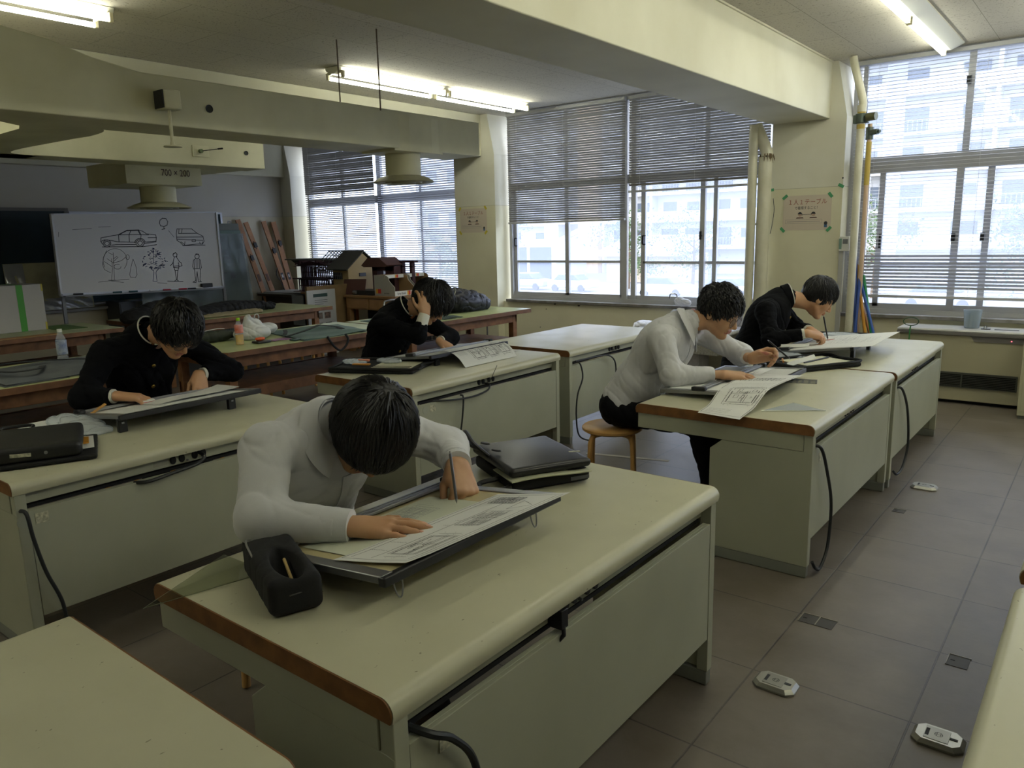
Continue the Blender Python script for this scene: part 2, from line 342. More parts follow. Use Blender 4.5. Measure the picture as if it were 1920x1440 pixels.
# ---------------------------------------------------------------- venetian blinds
M_slat = mat('blind_slat', '#a09e9a', .4, .2)
M_slat2 = mat('blind_slat_light', '#b8b8bb', .4, .2)
def blind(label, xa, xb, zb, pitch, tilt, m, wd=.028, bunch=0, gaps=(), y=8.045, seed=0):
    R = random.Random(seed)
    t = thing('venetian_blind', label, 'blind', ((xa+xb)/2, y, 3.07), 0, 'venetian blinds')
    s = MB(); z = 3.04; zend = zb+.02+bunch*.010; i = 0
    while z > zend:
        tl = tilt(z) if callable(tilt) else tilt
        tl += R.uniform(-.03, .03)
        c, sn = math.cos(tl)*wd/2, math.sin(tl)*wd/2
        d = .0035
        A = [(y-c, z-sn), (y, z+d), (y+c, z+sn), (y+c, z+sn-.0008), (y, z+d-.0012), (y-c, z-sn-.0008)]
        dz = R.uniform(-.0015, .0015)
        n0 = len(s.v); x0, x1 = xa+R.uniform(0, .003), xb-R.uniform(0, .003)
        s.v += [(x0, p[0], p[1]) for p in A]+[(x1, p[0], p[1]+dz) for p in A]
        F = [(i0, (i0+1) % 6, 6+(i0+1) % 6, 6+i0) for i0 in range(6)]+[(0, 5, 4, 1), (1, 4, 3, 2), (6, 7, 10, 11), (7, 8, 9, 10)]
        s.f += [tuple(n0+q for q in f) for f in F]; s.mi += [0]*len(F)
        z -= pitch; i += 1
    for k in range(bunch):
        zz = zb+.02+k*.010; s.box(xa, xb, y-wd/2, y+wd/2, zz, zz+.001)
    s.build('slats', m, t)
    MB().box(xa, xb, y-.018, y+.018, zb-.012, zb+.012).build('bottom_rail', M_aluw, t, bevel=.003)
    MB().box(xa, xb, y-.022, y+.022, 3.05, 3.085).build('head_rail', M_aluw, t)
    for f in (.09, .5, .88):
        x = xa+(xb-xa)*f; MB().tube([(x, y-wd*.45, zb), (x, y-wd*.45, 3.05)], .0012, 4).build('ladder_cord', mat('cord_white', '#c9c9cc', .6), t)
    return t
blind('half raised grey venetian blind over the left panes of the middle window', -6.36, -4.625, 1.72, .0275, -.92, M_slat, wd=.0277, seed=1)
blind('shorter raised grey venetian blind over the right panes of the middle window', -4.575, -2.93, 2.03, .0275, -.95, M_slat, wd=.0277, bunch=5, seed=2)
blind('fully lowered venetian blind nearest the whiteboard wall', -10.60, -8.93, .84, .031, lambda z: -1.15 if z > 2.28 else -.5, M_slat, wd=.031, seed=3)
blind('fully lowered venetian blind behind the house model and cardboard trays', -8.87, -7.19, .84, .031, lambda z: -.55, M_slat2, wd=.028, seed=4)
blind('open slatted venetian blind lowered over the right window above the heater', -2.12, .0, .905, .0325, lambda z: 0.02 if z > 1.30 or z < .97 else -.95, M_slat2, wd=.027, seed=5)
blind('open slatted venetian blind over the far end of the right window', .04, 1.42, .905, .0325, 0.02, M_slat2, wd=.027, seed=6)

# ================================================================ fluorescent lamps
M_enamel = mat('lamp_enamel', '#d8d6c4', .35)
M_tube = mat('lamp_tube', '#ffffff', .4, emit=(LAMP_COL, LAMP_STR))
M_end = mat('lamp_end_cap', '#c9c2a4', .5)
def lamp2(label, x, ya, n=2, L=1.42, group='twin tube ceiling lights'):
    t = thing('ceiling_light', label, 'ceiling light', (x, ya, ZC), 0, group)
    Lt = L*n
    MB().prism([(x-.10, ZC-.001), (x+.10, ZC-.001), (x+.085, ZC-.03), (x+.03, ZC-.06), (x-.03, ZC-.06), (x-.085, ZC-.03)], ya, ya+Lt, 'y').build('housing', M_enamel, t, bevel=.004)
    for k in range(n):
        y0, y1 = ya+k*L+.035, ya+(k+1)*L-.035
        for sx in (-.105, .105):
            MB().tube([(x+sx, y0+.02, ZC-.082), (x+sx, y1-.02, ZC-.082)], .0165, 12).build('tube', M_tube, t, smooth='auto')
            for yy in (y0, y1): MB().box(x+sx-.016, x+sx+.016, yy-.012, yy+.012, ZC-.10, ZC-.04).box(min(x, x+sx), max(x, x+sx), yy-.01, yy+.01, ZC-.06, ZC-.035).build('lamp_holder', M_end, t, bevel=.004)
    return t
def lamp1(label, x, ya, n=2, L=1.42, group='single tube reflector lights'):
    t = thing('ceiling_light', label, 'ceiling light', (x, ya, ZC), 0, group)
    MB().prism([(x-.04, ZC-.001), (x+.13, ZC-.001), (x+.13, ZC-.012), (x+.03, ZC-.055), (x-.02, ZC-.055), (x-.04, ZC-.02)], ya, ya+L*n, 'y').build('reflector', M_enamel, t)
    for k in range(n):
        y0, y1 = ya+k*L+.03, ya+(k+1)*L-.03
        MB().tube([(x-.02, y0+.02, ZC-.08), (x-.02, y1-.02, ZC-.08)], .0185, 12).build('tube', M_tube, t, smooth='auto')
        for yy in (y0, y1): MB().box(x-.04, x, yy-.01, yy+.01, ZC-.10, ZC-.04).build('lamp_holder', M_end, t, bevel=.004)
    return t
lamp2('twin tube ceiling light reaching the middle window, crossed by two hanger rods', -5.78, 4.78)
lamp2('twin tube ceiling light at the upper left edge of the photo', -5.47, -.18)
lamp1('bare tube ceiling light pointing at the right window', -1.36, 5.05)
lamp1('bare tube ceiling light above the foreground aisle, outside the frame', -1.36, 2.0)
lamp1('second ceiling light by the right window, at the right edge of the photo', -.42, 5.05)
for x, y in ((-5.6, -3.1), (1.0, .6), (1.0, 4.6), (-3.7, -2.3)):  # unseen lamps, added to brighten the room from outside the view
    lamp2('added twin tube ceiling light in the unseen part of the room', x, y, 2 if y > -3 else 1)

# ================================================================ ducts
d = thing('ventilation_duct', 'long cream painted ventilation duct hung below the ceiling nearest the camera', 'duct', (-4.8, 2, 2.26))
dm = MB()
# rises and widens towards the left of the room
dm.prism([(-3.1, 2.26), (5.37, 2.26), (5.37, 2.545), (2.36, 2.545), (2.1, 2.585), (1.9, 2.64), (1.6, 2.68), (-3.1, 2.72)], -4.98, -4.558, 'x')
dm.build('duct_box', M_duct, d, bevel=.006)
MB().prism([(-4.58+.015, 4.35), (-4.545, 4.5), (-4.545, 4.75), (-4.565, 4.9), (-4.95, 4.9), (-4.95, 4.35)], 2.245, 2.52, 'z').build('outlet_box', M_duct, d)
def arc(cx, cy, r, a0, a1, n=12): return [(cx+r*math.cos(a0+(a1-a0)*i/n), cy+r*math.sin(a0+(a1-a0)*i/n)) for i in range(n+1)]
# curved branch joining the two duct runs (slab with swept inner edge)
inner = spline([(-4.9, 2.16, 0), (-5.01, 2.33, 0), (-5.30, 2.385, 0), (-5.65, 2.36, 0), (-6.54, 2.345, 0), (-6.72, 2.6, 0)], 6)
brp = [(p.x, p.y) for p in inner]+[(-7.02, 2.6), (-7.02, 1.96), (-5.52, 1.95), (-5.25, 1.945), (-5.12, 1.90), (-5.01, 1.76), (-4.99, 1.2), (-4.9, 1.2)]
MB().prism(brp, 2.262, 2.543, 'z').build('branch', M_duct, d)
rd = MB()
for x in (-4.53, -4.99): rd.tube([(x, 4.19, 2.52), (x, 4.19, ZC)], .006, 6)
rd.build('hanger_rod', mat('rod_steel', '#6a5f50', .5, .6), d)
# round diffusers
def diffuser(name, parent, c, r, R_, ztop, zlip):
    MB().lathe([(r, ztop), (r, zlip+.05), (r+.01, zlip+.05)], (c[0], c[1], 0), 32).build(name+'_neck', M_duct, parent, smooth='auto')
    h_ = MB().lathe([(r+.005, zlip+.052), (r+.06, zlip+.035), (R_, zlip+.005), (R_+.006, zlip), (R_-.01, zlip-.006), (R_*.80, zlip-.002), (R_*.62, zlip+.012), (R_*.60, zlip-.008), (R_*.42, zlip+.01), (R_*.40, zlip-.012), (R_*.2, zlip), (0, zlip-.004)], (c[0], c[1], 0), 40)
    h_.build(name+'_cone', mat('diffuser_paint', '#a9a68c', .5), parent, smooth='auto')
diffuser('outlet', d, (-4.76, 4.62), .145, .25, 2.30, 2.02)
d2 = thing('ventilation_duct', 'wide cream ventilation duct further back above the whiteboard', 'duct', (-7.0, 3.5, 2.26))
MB().box(-7.02, -6.7, 1.2, 4.63, 2.262, 2.543).build('duct_box', M_duct, d2, bevel=.006)
MB().prism([(-6.74, 4.6), (-7.95, 4.5), (-7.95, 3.95), (-7.4, 3.40), (-6.74, 3.38)], 2.264, 2.5, 'z').build('plenum', M_duct, d2)
MB().box(-7.75, -7.0, 3.40, 4.12, 2.10, 2.30).build('outlet_box', M_duct, d2)
diffuser('outlet', d2, (-7.35, 3.86), .16, .285, 2.12, 1.905)
text('size_marking', '700 × 200', .085, mat('stencil_ink', '#4b3438', .8), frameM((-6.99, 3.86, 2.205), (0, 1, 0), (0, 0, 1)), d2, sx=.8)
# odd fittings on the duct faces
f = thing('duct_damper_box', 'small cream control box with hanging rod and disc on the near duct', 'box', (-4.54, 2.47, 2.4))
MB().box(-4.553, -4.45, 2.435, 2.54, 2.34, 2.45).build('box', M_duct, f, bevel=.008)
MB().tube([(-4.50, 2.485, 2.35), (-4.50, 2.485, 2.155)], .010, 8).build('rod', M_duct, f, smooth='auto')
MB().lathe([(0, .03), (.012, .03), (.014, .012), (.05, .008), (.052, 0), (0, -.004)], (-4.50, 2.485, 2.13), 20).build('disc', M_duct, f, smooth='auto')
MB().box(-4.556, -4.455, 2.429, 2.436, 2.345, 2.445).build('dark_cover', M_black, f)
def port(label, x, y, z, r):
    t = thing('duct_test_port', label, 'port', (x, y, z))
    Mx = Matrix.Translation((x, y, z)) @ Matrix.Rotation(PI/2, 4, 'Y')
    MB().lathe([(r*.75, 0), (r*.78, .006), (r, .007), (r, 0)], (0, 0, 0), 20, Mx).build('rim', M_black, t)
    MB().lathe([(0, .002), (r*.8, .002), (r*.8, 0)], (0, 0, 0), 20, Mx).build('plug', mat('port_dark', '#2a2d25', .7), t)
port('dark round test hole on the near duct face', -4.559, 2.78, 2.385, .024)
port('dark round test hole on the far duct face near its end', -6.699, 4.43, 2.40, .021)
t = thing('duct_sensor', 'square plate with thin black probe on the far duct face', 'sensor', (-6.7, 3.97, 2.38))
MB().box(-6.70, -6.692, 3.88, 3.98+.06, 2.335, 2.435).build('plate', M_duct, t)
MB().lathe([(0, .0), (.018, 0), (.018, .03), (0, .03)], (0, 0, 0), 12, Matrix.Translation((-6.692, 3.95, 2.385)) @ Matrix.Rotation(PI/2, 4, 'Y')).build('boss', mat('brass_green', '#5d6a4a', .5, .5), t)
MB().tube([(-6.67, 3.95, 2.385), (-6.60, 4.10, 2.41)], .004, 6).tube([(-6.61, 4.08, 2.407), (-6.59, 4.12, 2.413)], .008, 6).build('probe', M_black, t)
# ================================================================ work desks
def laminate(name, col, spot):
    m = mat(name, col, .32, spec=.5)
    n = m.node_tree.nodes; l = m.node_tree.links; b = n['Principled BSDF']
    tc = n.new('ShaderNodeTexCoord'); nz = n.new('ShaderNodeTexNoise'); nz.inputs['Scale'].default_value = 5; nz.inputs['Detail'].default_value = 6; l.new(tc.outputs['Object'], nz.inputs['Vector'])
    mr = n.new('ShaderNodeMapRange'); mr.inputs['From Min'].default_value = .4; mr.inputs['From Max'].default_value = .7; mr.inputs['To Max'].default_value = .5; l.new(nz.outputs['Fac'], mr.inputs['Value'])
    mx = n.new('ShaderNodeMix'); mx.data_type = 'RGBA'; mx.inputs['A'].default_value = (*s2l(col), 1); mx.inputs['B'].default_value = (*s2l(spot), 1); l.new(mr.outputs[0], mx.inputs['Factor'])
    # scattered nicks and scratches
    mp = n.new('ShaderNodeMapping'); mp.inputs['Scale'].default_value = (16, 9, 9); mp.inputs['Rotation'].default_value = (0, 0, .5); l.new(tc.outputs['Object'], mp.inputs['Vector'])
    vz = n.new('ShaderNodeTexNoise'); vz.inputs['Scale'].default_value = 5.; vz.inputs['Detail'].default_value = 2; l.new(mp.outputs[0], vz.inputs['Vector'])
    m2 = n.new('ShaderNodeMapRange'); m2.inputs['From Min'].default_value = .735; m2.inputs['From Max'].default_value = .76; m2.inputs['To Max'].default_value = .7; l.new(vz.outputs['Fac'], m2.inputs['Value'])
    m3 = n.new('ShaderNodeMix'); m3.data_type = 'RGBA'; l.new(m2.outputs[0], m3.inputs['Factor']); l.new(mx.outputs['Result'], m3.inputs['A']); m3.inputs['B'].default_value = (*s2l('#6e6650'), 1)
    l.new(m3.outputs['Result'], b.inputs['Base Color'])
    r = n.new('ShaderNodeMapRange'); r.inputs['To Min'].default_value = .24; r.inputs['To Max'].default_value = .45; l.new(nz.outputs['Fac'], r.inputs['Value']); l.new(r.outputs[0], b.inputs['Roughness'])
    return m
M_lam = laminate('desk_laminate', '#c0bea4', '#b5b398')
M_edge = mat('brown_edge_band', '#84592f', .55, noise='#694524', scale=20, bump=.2)
M_metal = mat('desk_steel_paint', '#abad99', .45, noise='#a3a591', scale=3)
M_foot = mat('desk_plinth_grey', '#7d8078', .5)
M_sock = mat('socket_black', '#1a1a1c', .35)
M_cord = mat('cable_dark', '#25282a', .5)
DW, DL = .885, 1.50
def desk_proto():
    """local frame: x from -DW (student side) to 0 (panel side), y 0..DL, z 0 floor"""
    t = thing('work_desk', 'x', 'desk', (0, 0, 0))
    # rolled top: rounded over on both long edges; ends show brown edging
    def prof(o=0.):
        p = []
        for a in range(0, 7):
            an = PI/2-a*(PI/2)/6*1.25; p.append((-.028+.03*math.cos(an)+o, .69+.03*math.sin(an)))
        p.append((-.002, .672)); p.append((-.022, .672))
        q = [(-DW-x, z) for x, z in reversed(p)]
        return p+q
    MB().prism(prof(), .004, DL-.004, 'y').build('tabletop', M_lam, t, smooth='auto')
    e = []
    for y0, y1 in ((0, .004), (DL-.004, DL)):
        MB().prism([(x*.994-.003, z-.0006 if z > .7 else z) for x, z in prof()], y0, y1, 'y').build('edge_band', M_edge, t)
    # steel body
    b = MB()
    b.box(-DW+.012, -.047, .006, .028, .5955, .672).box(-DW+.012, -.047, DL-.028, DL-.006, .5955, .672)     # end aprons
    b.box(-DW+.012, -DW+.035, .02, DL-.02, .60, .672)                                                    # student-side rail
    b.box(-.05, -.042, .04, DL-.04, .622, .672)                                                          # recessed socket rail
    b.build('apron', M_metal, t, bevel=.002)
    for y0, y1 in ((.0085, .048), (DL-.048, DL-.0085)):
        ya, yb = (y0, y0+.022) if y0 < .1 else (y1-.022, y1)
        pl = MB().prism([(-.007, .055), (-.007, .590), (-.03, .594), (-.425, .594), (-.485, .545), (-.485, .055)], ya, yb, 'y')
        o = pl.build('leg_panel', M_metal, t, bevel=.002)
        MB().box(-.046, -.0065, y0+.001 if y0 < .1 else y0, y1 if y0 < .1 else y1-.001, .056, .671).build('corner_post', M_metal, t, bevel=.002)
        MB().box(-.49, -.010, y0+.001, y1-.001, 0.002, .0545).build('plinth', M_foot, o, bevel=.003)
    MB().box(-.020, -.008, .05, DL-.05, .18, .602).box(-.034, -.020, .05, DL-.05, .594, .602).build('modesty_panel', M_metal, t, bevel=.0015)
    MB().box(-.44, -.05, .05, DL-.05, .60, .612).build('cable_tray', M_dark, t)
    for y in (.635, .675, .735, .775):
        s = MB().prism([(y-.013+.026*k, 0) for k in ()] or [(y+.0135*math.cos(a), .6475+.0185*math.sin(a)) for a in np.linspace(0, 2*PI, 13)[:-1]], -.044, -.034, 'x')
        s.build('socket', M_sock, t, bevel=.002)
    MB().box(-.0425, -.0405, .55, .61, .635, .655).build('rating_label', mat('label_grey', '#9b9b8b', .5), t)
    MB().lathe([(0, .012), (.004, .012), (.005, 0)], (0, 0, 0), 8, Matrix.Translation((-.042, .70, .632)) @ Matrix.Rotation(PI/2, 4, 'Y')).build('screw', M_alu, t)
    return t
dk = desk_proto()
DESKS = [
    (-.985, .855, 'cream desk in the foreground where the white-shirted student bends over a drawing board', 'desk_front'),
    (-3.10, .95, 'cream desk on the left under the black drawing board of the bespectacled student', 'd2'),
    (-.975, 3.35, 'cream desk of the student in white shirt and round glasses, paper hanging over its end', 'd3'),
    (-.965, 4.875, 'cream desk nearest the heater, used by the student in profile', 'd4'),
    (-3.12, 3.01, 'cream desk in the middle with a curved plan sheet hanging off its drawing board', 'd5'),
    (-3.13, 4.64, 'empty cream desk in front of the middle window', 'd6'),
    (-.985, -.85, 'bare cream desk corner at the bottom left of the photo', 'd0'),
    (.765, .575, 'cream desk cut off by the bottom right edge of the photo', 'd7'),
    (.765, 2.20, 'cream desk glimpsed at the right edge of the photo, behind the cut off one', 'd8')]
DK = {}
for i, (x, y, lb, key) in enumerate(DESKS):
    o = dk if i == 0 else dup(dk)
    o.location = (x, y, 0); o['label'] = lb; DK[key] = o; o['group'] = 'cream work desks'
# stickers on front panels
def sticker(parent, x, y, z, w=.045, h=.04, round_=False):
    MB().box(x, x+.0008, y, y+w, z, z+h).build('sticker', mat('sticker_cream', '#d4d2b8', .5, noise='#8f8f7a', scale=90), parent)
    if round_: MB().lathe([(0, .001), (.024, .001), (.024, 0)], (0, 0, 0), 20, Matrix.Translation((x, y-.04, z+.02)) @ Matrix.Rotation(PI/2, 4, 'Y')).build('round_sticker', mat('sticker_grey', '#a9ac9c', .5), parent)
sticker(DK['d2'], -3.107, 1.02, .545, round_=True); sticker(DK['d5'], -3.127, 3.16, .55, round_=True); sticker(DK['d6'], -3.137, 4.74, .56, .002, .002, True)
sticker(DK['desk_front'], -.992, .985, .535, .03, .028); sticker(DK['d3'], -.982, 3.46, .53, .03, .04)
# cables hanging at the desk fronts
def cable(label, pts, r=.006, plug=None):
    t = thing('power_cable', label, 'cable', pts[-1])
    p = spline(pts, 8)
    MB().tube(p, r, 8).build('cord', M_cord, t, smooth='auto')
    if plug:
        e = Vector(plug); MB().box(e.x-.012, e.x+.012, e.y-.016, e.y+.016, e.z-.055, e.z).build('plug', M_black, t, bevel=.004)
        MB().box(e.x-.005, e.x-.003, e.y-.008, e.y+.008, e.z-.075, e.z-.05).box(e.x+.003, e.x+.005, e.y-.008, e.y+.008, e.z-.075, e.z-.05).build('prongs', M_alu, t)
    return t
cable('black power cable hanging down the left end of the foreground desk front', [(-1.02, .93, .615), (-.975, .95, .605), (-.965, 1.0, .57), (-.965, 1.06, .48), (-.968, 1.09, .30), (-.97, 1.08, .10), (-.965, 1.10, .012), (-.93, 1.2, .008)], .0085)
cable('black cable hanging from the desk of the student with round glasses to the floor', [(-1.0, 3.41, .615), (-.965, 3.43, .60), (-.955, 3.50, .48), (-.95, 3.58, .30), (-.95, 3.56, .10), (-.955, 3.48, .02), (-.962, 3.43, .03), (-.97, 3.40, .07)], .0075)
cable('black cable looping down from the desk nearest the heater', [(-.99, 4.96, .615), (-.955, 4.99, .60), (-.945, 5.13, .45), (-.94, 5.20, .22), (-.945, 5.12, .09), (-.955, 5.02, .06), (-.97, 4.98, .085)], .0075)
cable('grey cable running from the sockets of the left desk along its slot', [(-3.14, 1.705, .655), (-3.085, 1.70, .645), (-3.08, 1.66, .622), (-3.082, 1.55, .610), (-3.085, 1.45, .600), (-3.12, 1.40, .60)], .008)
cable('black cable hanging down the left end of the left desk front', [(-3.12, .97, .61), (-3.085, .985, .60), (-3.08, .995, .5), (-3.08, 1.02, .36), (-3.08, 1.06, .22), (-3.09, 1.075, .05), (-3.08, 1.1, .01)], .007)
cable('dark cable drooping from the sockets of the middle desk and tied down its front', [(-3.15, 3.69, .635), (-3.11, 3.69, .628), (-3.10, 3.66, .60), (-3.10, 3.55, .585), (-3.10, 3.42, .588), (-3.10, 3.30, .60), (-3.14, 3.20, .61)], .006)
cable('straight dark cable hanging from the slot of the middle desk front', [(-3.12, 3.42, .61), (-3.10, 3.425, .59), (-3.095, 3.40, .45), (-3.095, 3.35, .25), (-3.09, 3.31, .02), (-3.07, 3.28, .008)], .0055)
cable('thin cable hanging down the left leg of the empty desk to the floor', [(-3.15, 4.73, .62), (-3.11, 4.75, .61), (-3.10, 4.77, .50), (-3.10, 4.70, .38), (-3.10, 4.68, .22), (-3.10, 4.72, .06), (-3.04, 4.80, .012), (-3.03, 4.83, .02)], .006)
cable('cable with plug dangling in front of the empty desk', [(-3.15, 4.75, .625), (-3.12, 5.05, .628), (-3.10, 5.16, .615), (-3.095, 5.24, .55), (-3.095, 5.25, .42), (-3.095, 5.22, .33)], .006, plug=(-3.095, 5.22, .335))
t = thing('power_plug', 'black plug pushed into the sockets of the foreground desk', 'plug', (-1.0, 1.43, .64))
MB().box(-1.03, -.985, 1.415, 1.445, .615, .665).tube([(-.99, 1.43, .62), (-.985, 1.425, .60), (-1.0, 1.42, .58)], .006, 8).build('body', M_black, t, bevel=.004)
t = thing('cable_tie', 'thin wire tie sticking up from the sockets of the middle desk', 'tie', (-3.1, 3.72, .62))
MB().tube([(-3.15, 3.70, .63), (-3.12, 3.72, .66), (-3.10, 3.76, .745)], .0018, 5).build('wire', M_cord, t)

# ================================================================ old wooden tables at the back
M_wood = mat('old_table_wood', '#7a5334', .55, noise='#5c3c24', scale=9, bump=.15)
M_wood2 = mat('table_leg_wood', '#8a5f3a', .55, noise='#6e4829', scale=12)
M_green = laminate('green_table_laminate', '#a2aa78', '#959c6c')
def wtable(label, x0, x1, y0, y1, chamfer=None, shelf=True):
    t = thing('wooden_table', label, 'table', ((x0+x1)/2, (y0+y1)/2, 0), 0, 'old wooden tables')
    p = [(x0, y0), (x1, y0), (x1, y1), (x0, y1)]
    if chamfer: p = [(x0, y0), (x1-.17, y0), (x1, y0+.10), (x1, y1), (x0, y1)]
    MB().prism([(a, b) for a, b in p], .675, .7185, 'z').build('table_edge', M_wood, t, bevel=.002)
    q = [(a+(.006 if a == x0 else -.006 if a == x1 else 0), b+(.006 if b == y0 else -.006 if b == y1 else 0)) for a, b in p]
    MB().prism(q, .716, .7205, 'z').build('tabletop', M_green, t)
    ix, iy = .10, .15
    a = MB().box(x1-ix-.03, x1-ix-.005, y0+iy, y1-iy, .575, .675).box(x0+ix+.005, x0+ix+.03, y0+iy, y1-iy, .575, .675)
    a.box(x0+ix, x1-ix, y0+iy, y0+iy+.025, .575, .675).box(x0+ix, x1-ix, y1-iy-.025, y1-iy, .575, .675)
    a.build('apron', M_wood2, t, bevel=.002)
    for x in (x0+ix, x1-ix-.07):
        for y in (y0+iy, y1-iy-.07):
            s = .5
            MB().prism([(x, 0.0), (x+.07, 0), (x+.07, .675), (x, .675)], y, y+.07, 'y').build('leg', M_wood2, t, bevel=.004)
    if shelf:
        MB().box(x0+ix+.02, x1-ix-.02, y0+iy+.02, y1-iy-.02, .375, .392).build('shelf', M_wood, t)
        MB().box(x1-ix-.04, x1-ix-.01, y0+iy, y1-iy, .31, .40).box(x0+ix+.01, x0+ix+.04, y0+iy, y1-iy, .31, .40).build('lower_rail', M_wood, t, bevel=.002)
    return t
wtable('green topped wooden table reaching the wall under the middle window, bag on it', -6.30, -5.37, 5.16, 7.17)
wtable('green topped wooden table with clipped corner holding the orange drink and shopping bag', -6.40, -5.40, 3.16, 5.13, chamfer=True)
wtable('green topped wooden table with dark coats on it, in front of the display board', -9.10, -7.98, 4.0, 6.36)
wtable('wooden table by the blackboard carrying the white box with green stripe', -9.10, -8.10, 1.75, 3.73)
wtable('green topped wooden table on the far left under the grey tote bag', -6.31, -5.28, .62, 2.66)
# ================================================================ organic modelling: distance fields meshed with surface nets
def nrm(v): v = np.array(v, float); return v/np.linalg.norm(v)
class Field:
    def __init__(s, lo, hi, h):
        s.h = h; s.lo = np.array(lo, np.float32); s.n = np.ceil((np.array(hi)-np.array(lo))/h).astype(int)+1
        s.F = np.full(s.n, .15, np.float32)
    def sub(s, lo, hi):
        a = np.clip(np.floor((np.array(lo)-s.lo)/s.h).astype(int), 0, s.n); b = np.clip(np.ceil((np.array(hi)-s.lo)/s.h).astype(int)+1, 0, s.n)
        if (b <= a).any(): return None
        ax = [s.lo[i]+s.h*np.arange(a[i], b[i], dtype=np.float32) for i in range(3)]
        return (slice(a[0], b[0]), slice(a[1], b[1]), slice(a[2], b[2])), ax[0][:, None, None], ax[1][None, :, None], ax[2][None, None, :]
    def _merge(s, sl, d, k, mode):
        G = s.F[sl]
        if mode == 'cut':
            d = -d; h = np.clip(.5-.5*(G-d)/k, 0, 1); s.F[sl] = G*(1-h)+d*h+k*h*(1-h)   # smooth max(G, -d)
        else:
            h = np.clip(.5+.5*(G-d)/k, 0, 1); s.F[sl] = G*(1-h)+d*h-k*h*(1-h)
    def cap(s, a, b, ra, rb=None, k=.02, mode='add'):
        rb = ra if rb is None else rb; a = np.array(a, np.float32); b = np.array(b, np.float32); m = max(ra, rb)+k+.01+2*s.h
        r = s.sub(np.minimum(a, b)-m, np.maximum(a, b)+m)
        if r is None: return s
        sl, X, Y, Z = r; ab = b-a; L2 = max(float(ab@ab), 1e-9)
        t = np.clip(((X-a[0])*ab[0]+(Y-a[1])*ab[1]+(Z-a[2])*ab[2])/L2, 0, 1)
        d = np.sqrt((X-a[0]-t*ab[0])**2+(Y-a[1]-t*ab[1])**2+(Z-a[2]-t*ab[2])**2)-(ra+(rb-ra)*t)
        s._merge(sl, d, k, mode); return s
    def ell(s, c, r, R=None, k=.02, mode='add'):
        c = np.array(c, np.float32); r = np.array(r, np.float32); m = r.max()+k+.01+2*s.h
        q = s.sub(c-m, c+m)
        if q is None: return s
        sl, X, Y, Z = q; X = X-c[0]; Y = Y-c[1]; Z = Z-c[2]
        if R is None: R = np.eye(3)
        R = np.array(R, np.float32)   # columns: local axes in world
        u = (X*R[0, 0]+Y*R[1, 0]+Z*R[2, 0])/r[0]; v = (X*R[0, 1]+Y*R[1, 1]+Z*R[2, 1])/r[1]; w = (X*R[0, 2]+Y*R[1, 2]+Z*R[2, 2])/r[2]
        k0 = np.sqrt(u*u+v*v+w*w); k1 = np.sqrt((u/r[0])**2+(v/r[1])**2+(w/r[2])**2)+1e-6
        d = k0*(k0-1)/k1
        s._merge(sl, d, k, mode); return s
    def half(s, p, n, k=.004, lo=None, hi=None):
        """remove everything on the side the normal n points to"""
        lo = s.lo if lo is None else lo; hi = s.lo+s.h*s.n if hi is None else hi
        sl, X, Y, Z = s.sub(lo, hi); p = np.array(p, float); n = nrm(n)
        d = (X-p[0])*n[0]+(Y-p[1])*n[1]+(Z-p[2])*n[2]
        s._merge(sl, -d.astype(np.float32)+0*s.F[sl], k, 'cut'); return s
    def wrinkle(s, amp, f=1., seed=0, mask=None):
        near = np.abs(s.F) < .03; I = np.nonzero(near)
        P = [s.lo[i]+s.h*I[i] for i in range(3)]; rng = np.random.RandomState(seed); w = np.zeros(len(I[0]), np.float32)
        warp = .9*np.sin(9*P[0]+7*P[1]+seed)+.9*np.sin(11*P[2]-6*P[1]+2*seed)+.6*np.sin(23*P[1]+17*P[2])
        for j in range(5):
            d = rng.randn(3); d /= np.linalg.norm(d); fr = f*rng.uniform(26, 62); ph = rng.uniform(0, 6)
            x = np.sin(fr*(P[0]*d[0]+P[1]*d[1]+P[2]*d[2])+ph+warp*rng.uniform(.8, 1.8))
            env = .5+.5*np.sin(8*(P[0]*d[1]+P[1]*d[2]+P[2]*d[0])+ph*2)
            w += ((1-np.abs(x))**3.5*1.5-.25)*env*rng.uniform(.6, 1)
        if mask is not None: w = w*mask(*P)
        s.F[I] += amp*w; return s
    def mesh(s):
        F = s.F; S = F < 0; n = s.n
        c = np.zeros(tuple(n-1), np.uint8)
        for i in (0, 1):
            for j in (0, 1):
                for k in (0, 1): c += S[i:n[0]-1+i, j:n[1]-1+j, k:n[2]-1+k]
        act = (c > 0) & (c < 8); idx = np.nonzero(act); N = len(idx[0]); ids = np.full(act.shape, -1, np.int32); ids[idx] = np.arange(N)
        pos = np.zeros((N, 3), np.float32); cnt = np.zeros(N, np.float32)
        corners = [(i, j, k) for i in (0, 1) for j in (0, 1) for k in (0, 1)]
        V = {q: F[idx[0]+q[0], idx[1]+q[1], idx[2]+q[2]] for q in corners}
        for a in corners:
            for ax in range(3):
                if a[ax] == 0:
                    b = list(a); b[ax] = 1; b = tuple(b); fa, fb = V[a], V[b]; m = (fa < 0) != (fb < 0)
                    t = np.where(m, fa/np.where(m, fa-fb, 1), 0); p = np.tile(np.array(a, np.float32), (N, 1)); p[:, ax] = t
                    pos[m] += p[m]; cnt[m] += 1
        pos = pos/cnt[:, None]+np.stack(idx, 1); vs = s.lo+s.h*pos; quads = []
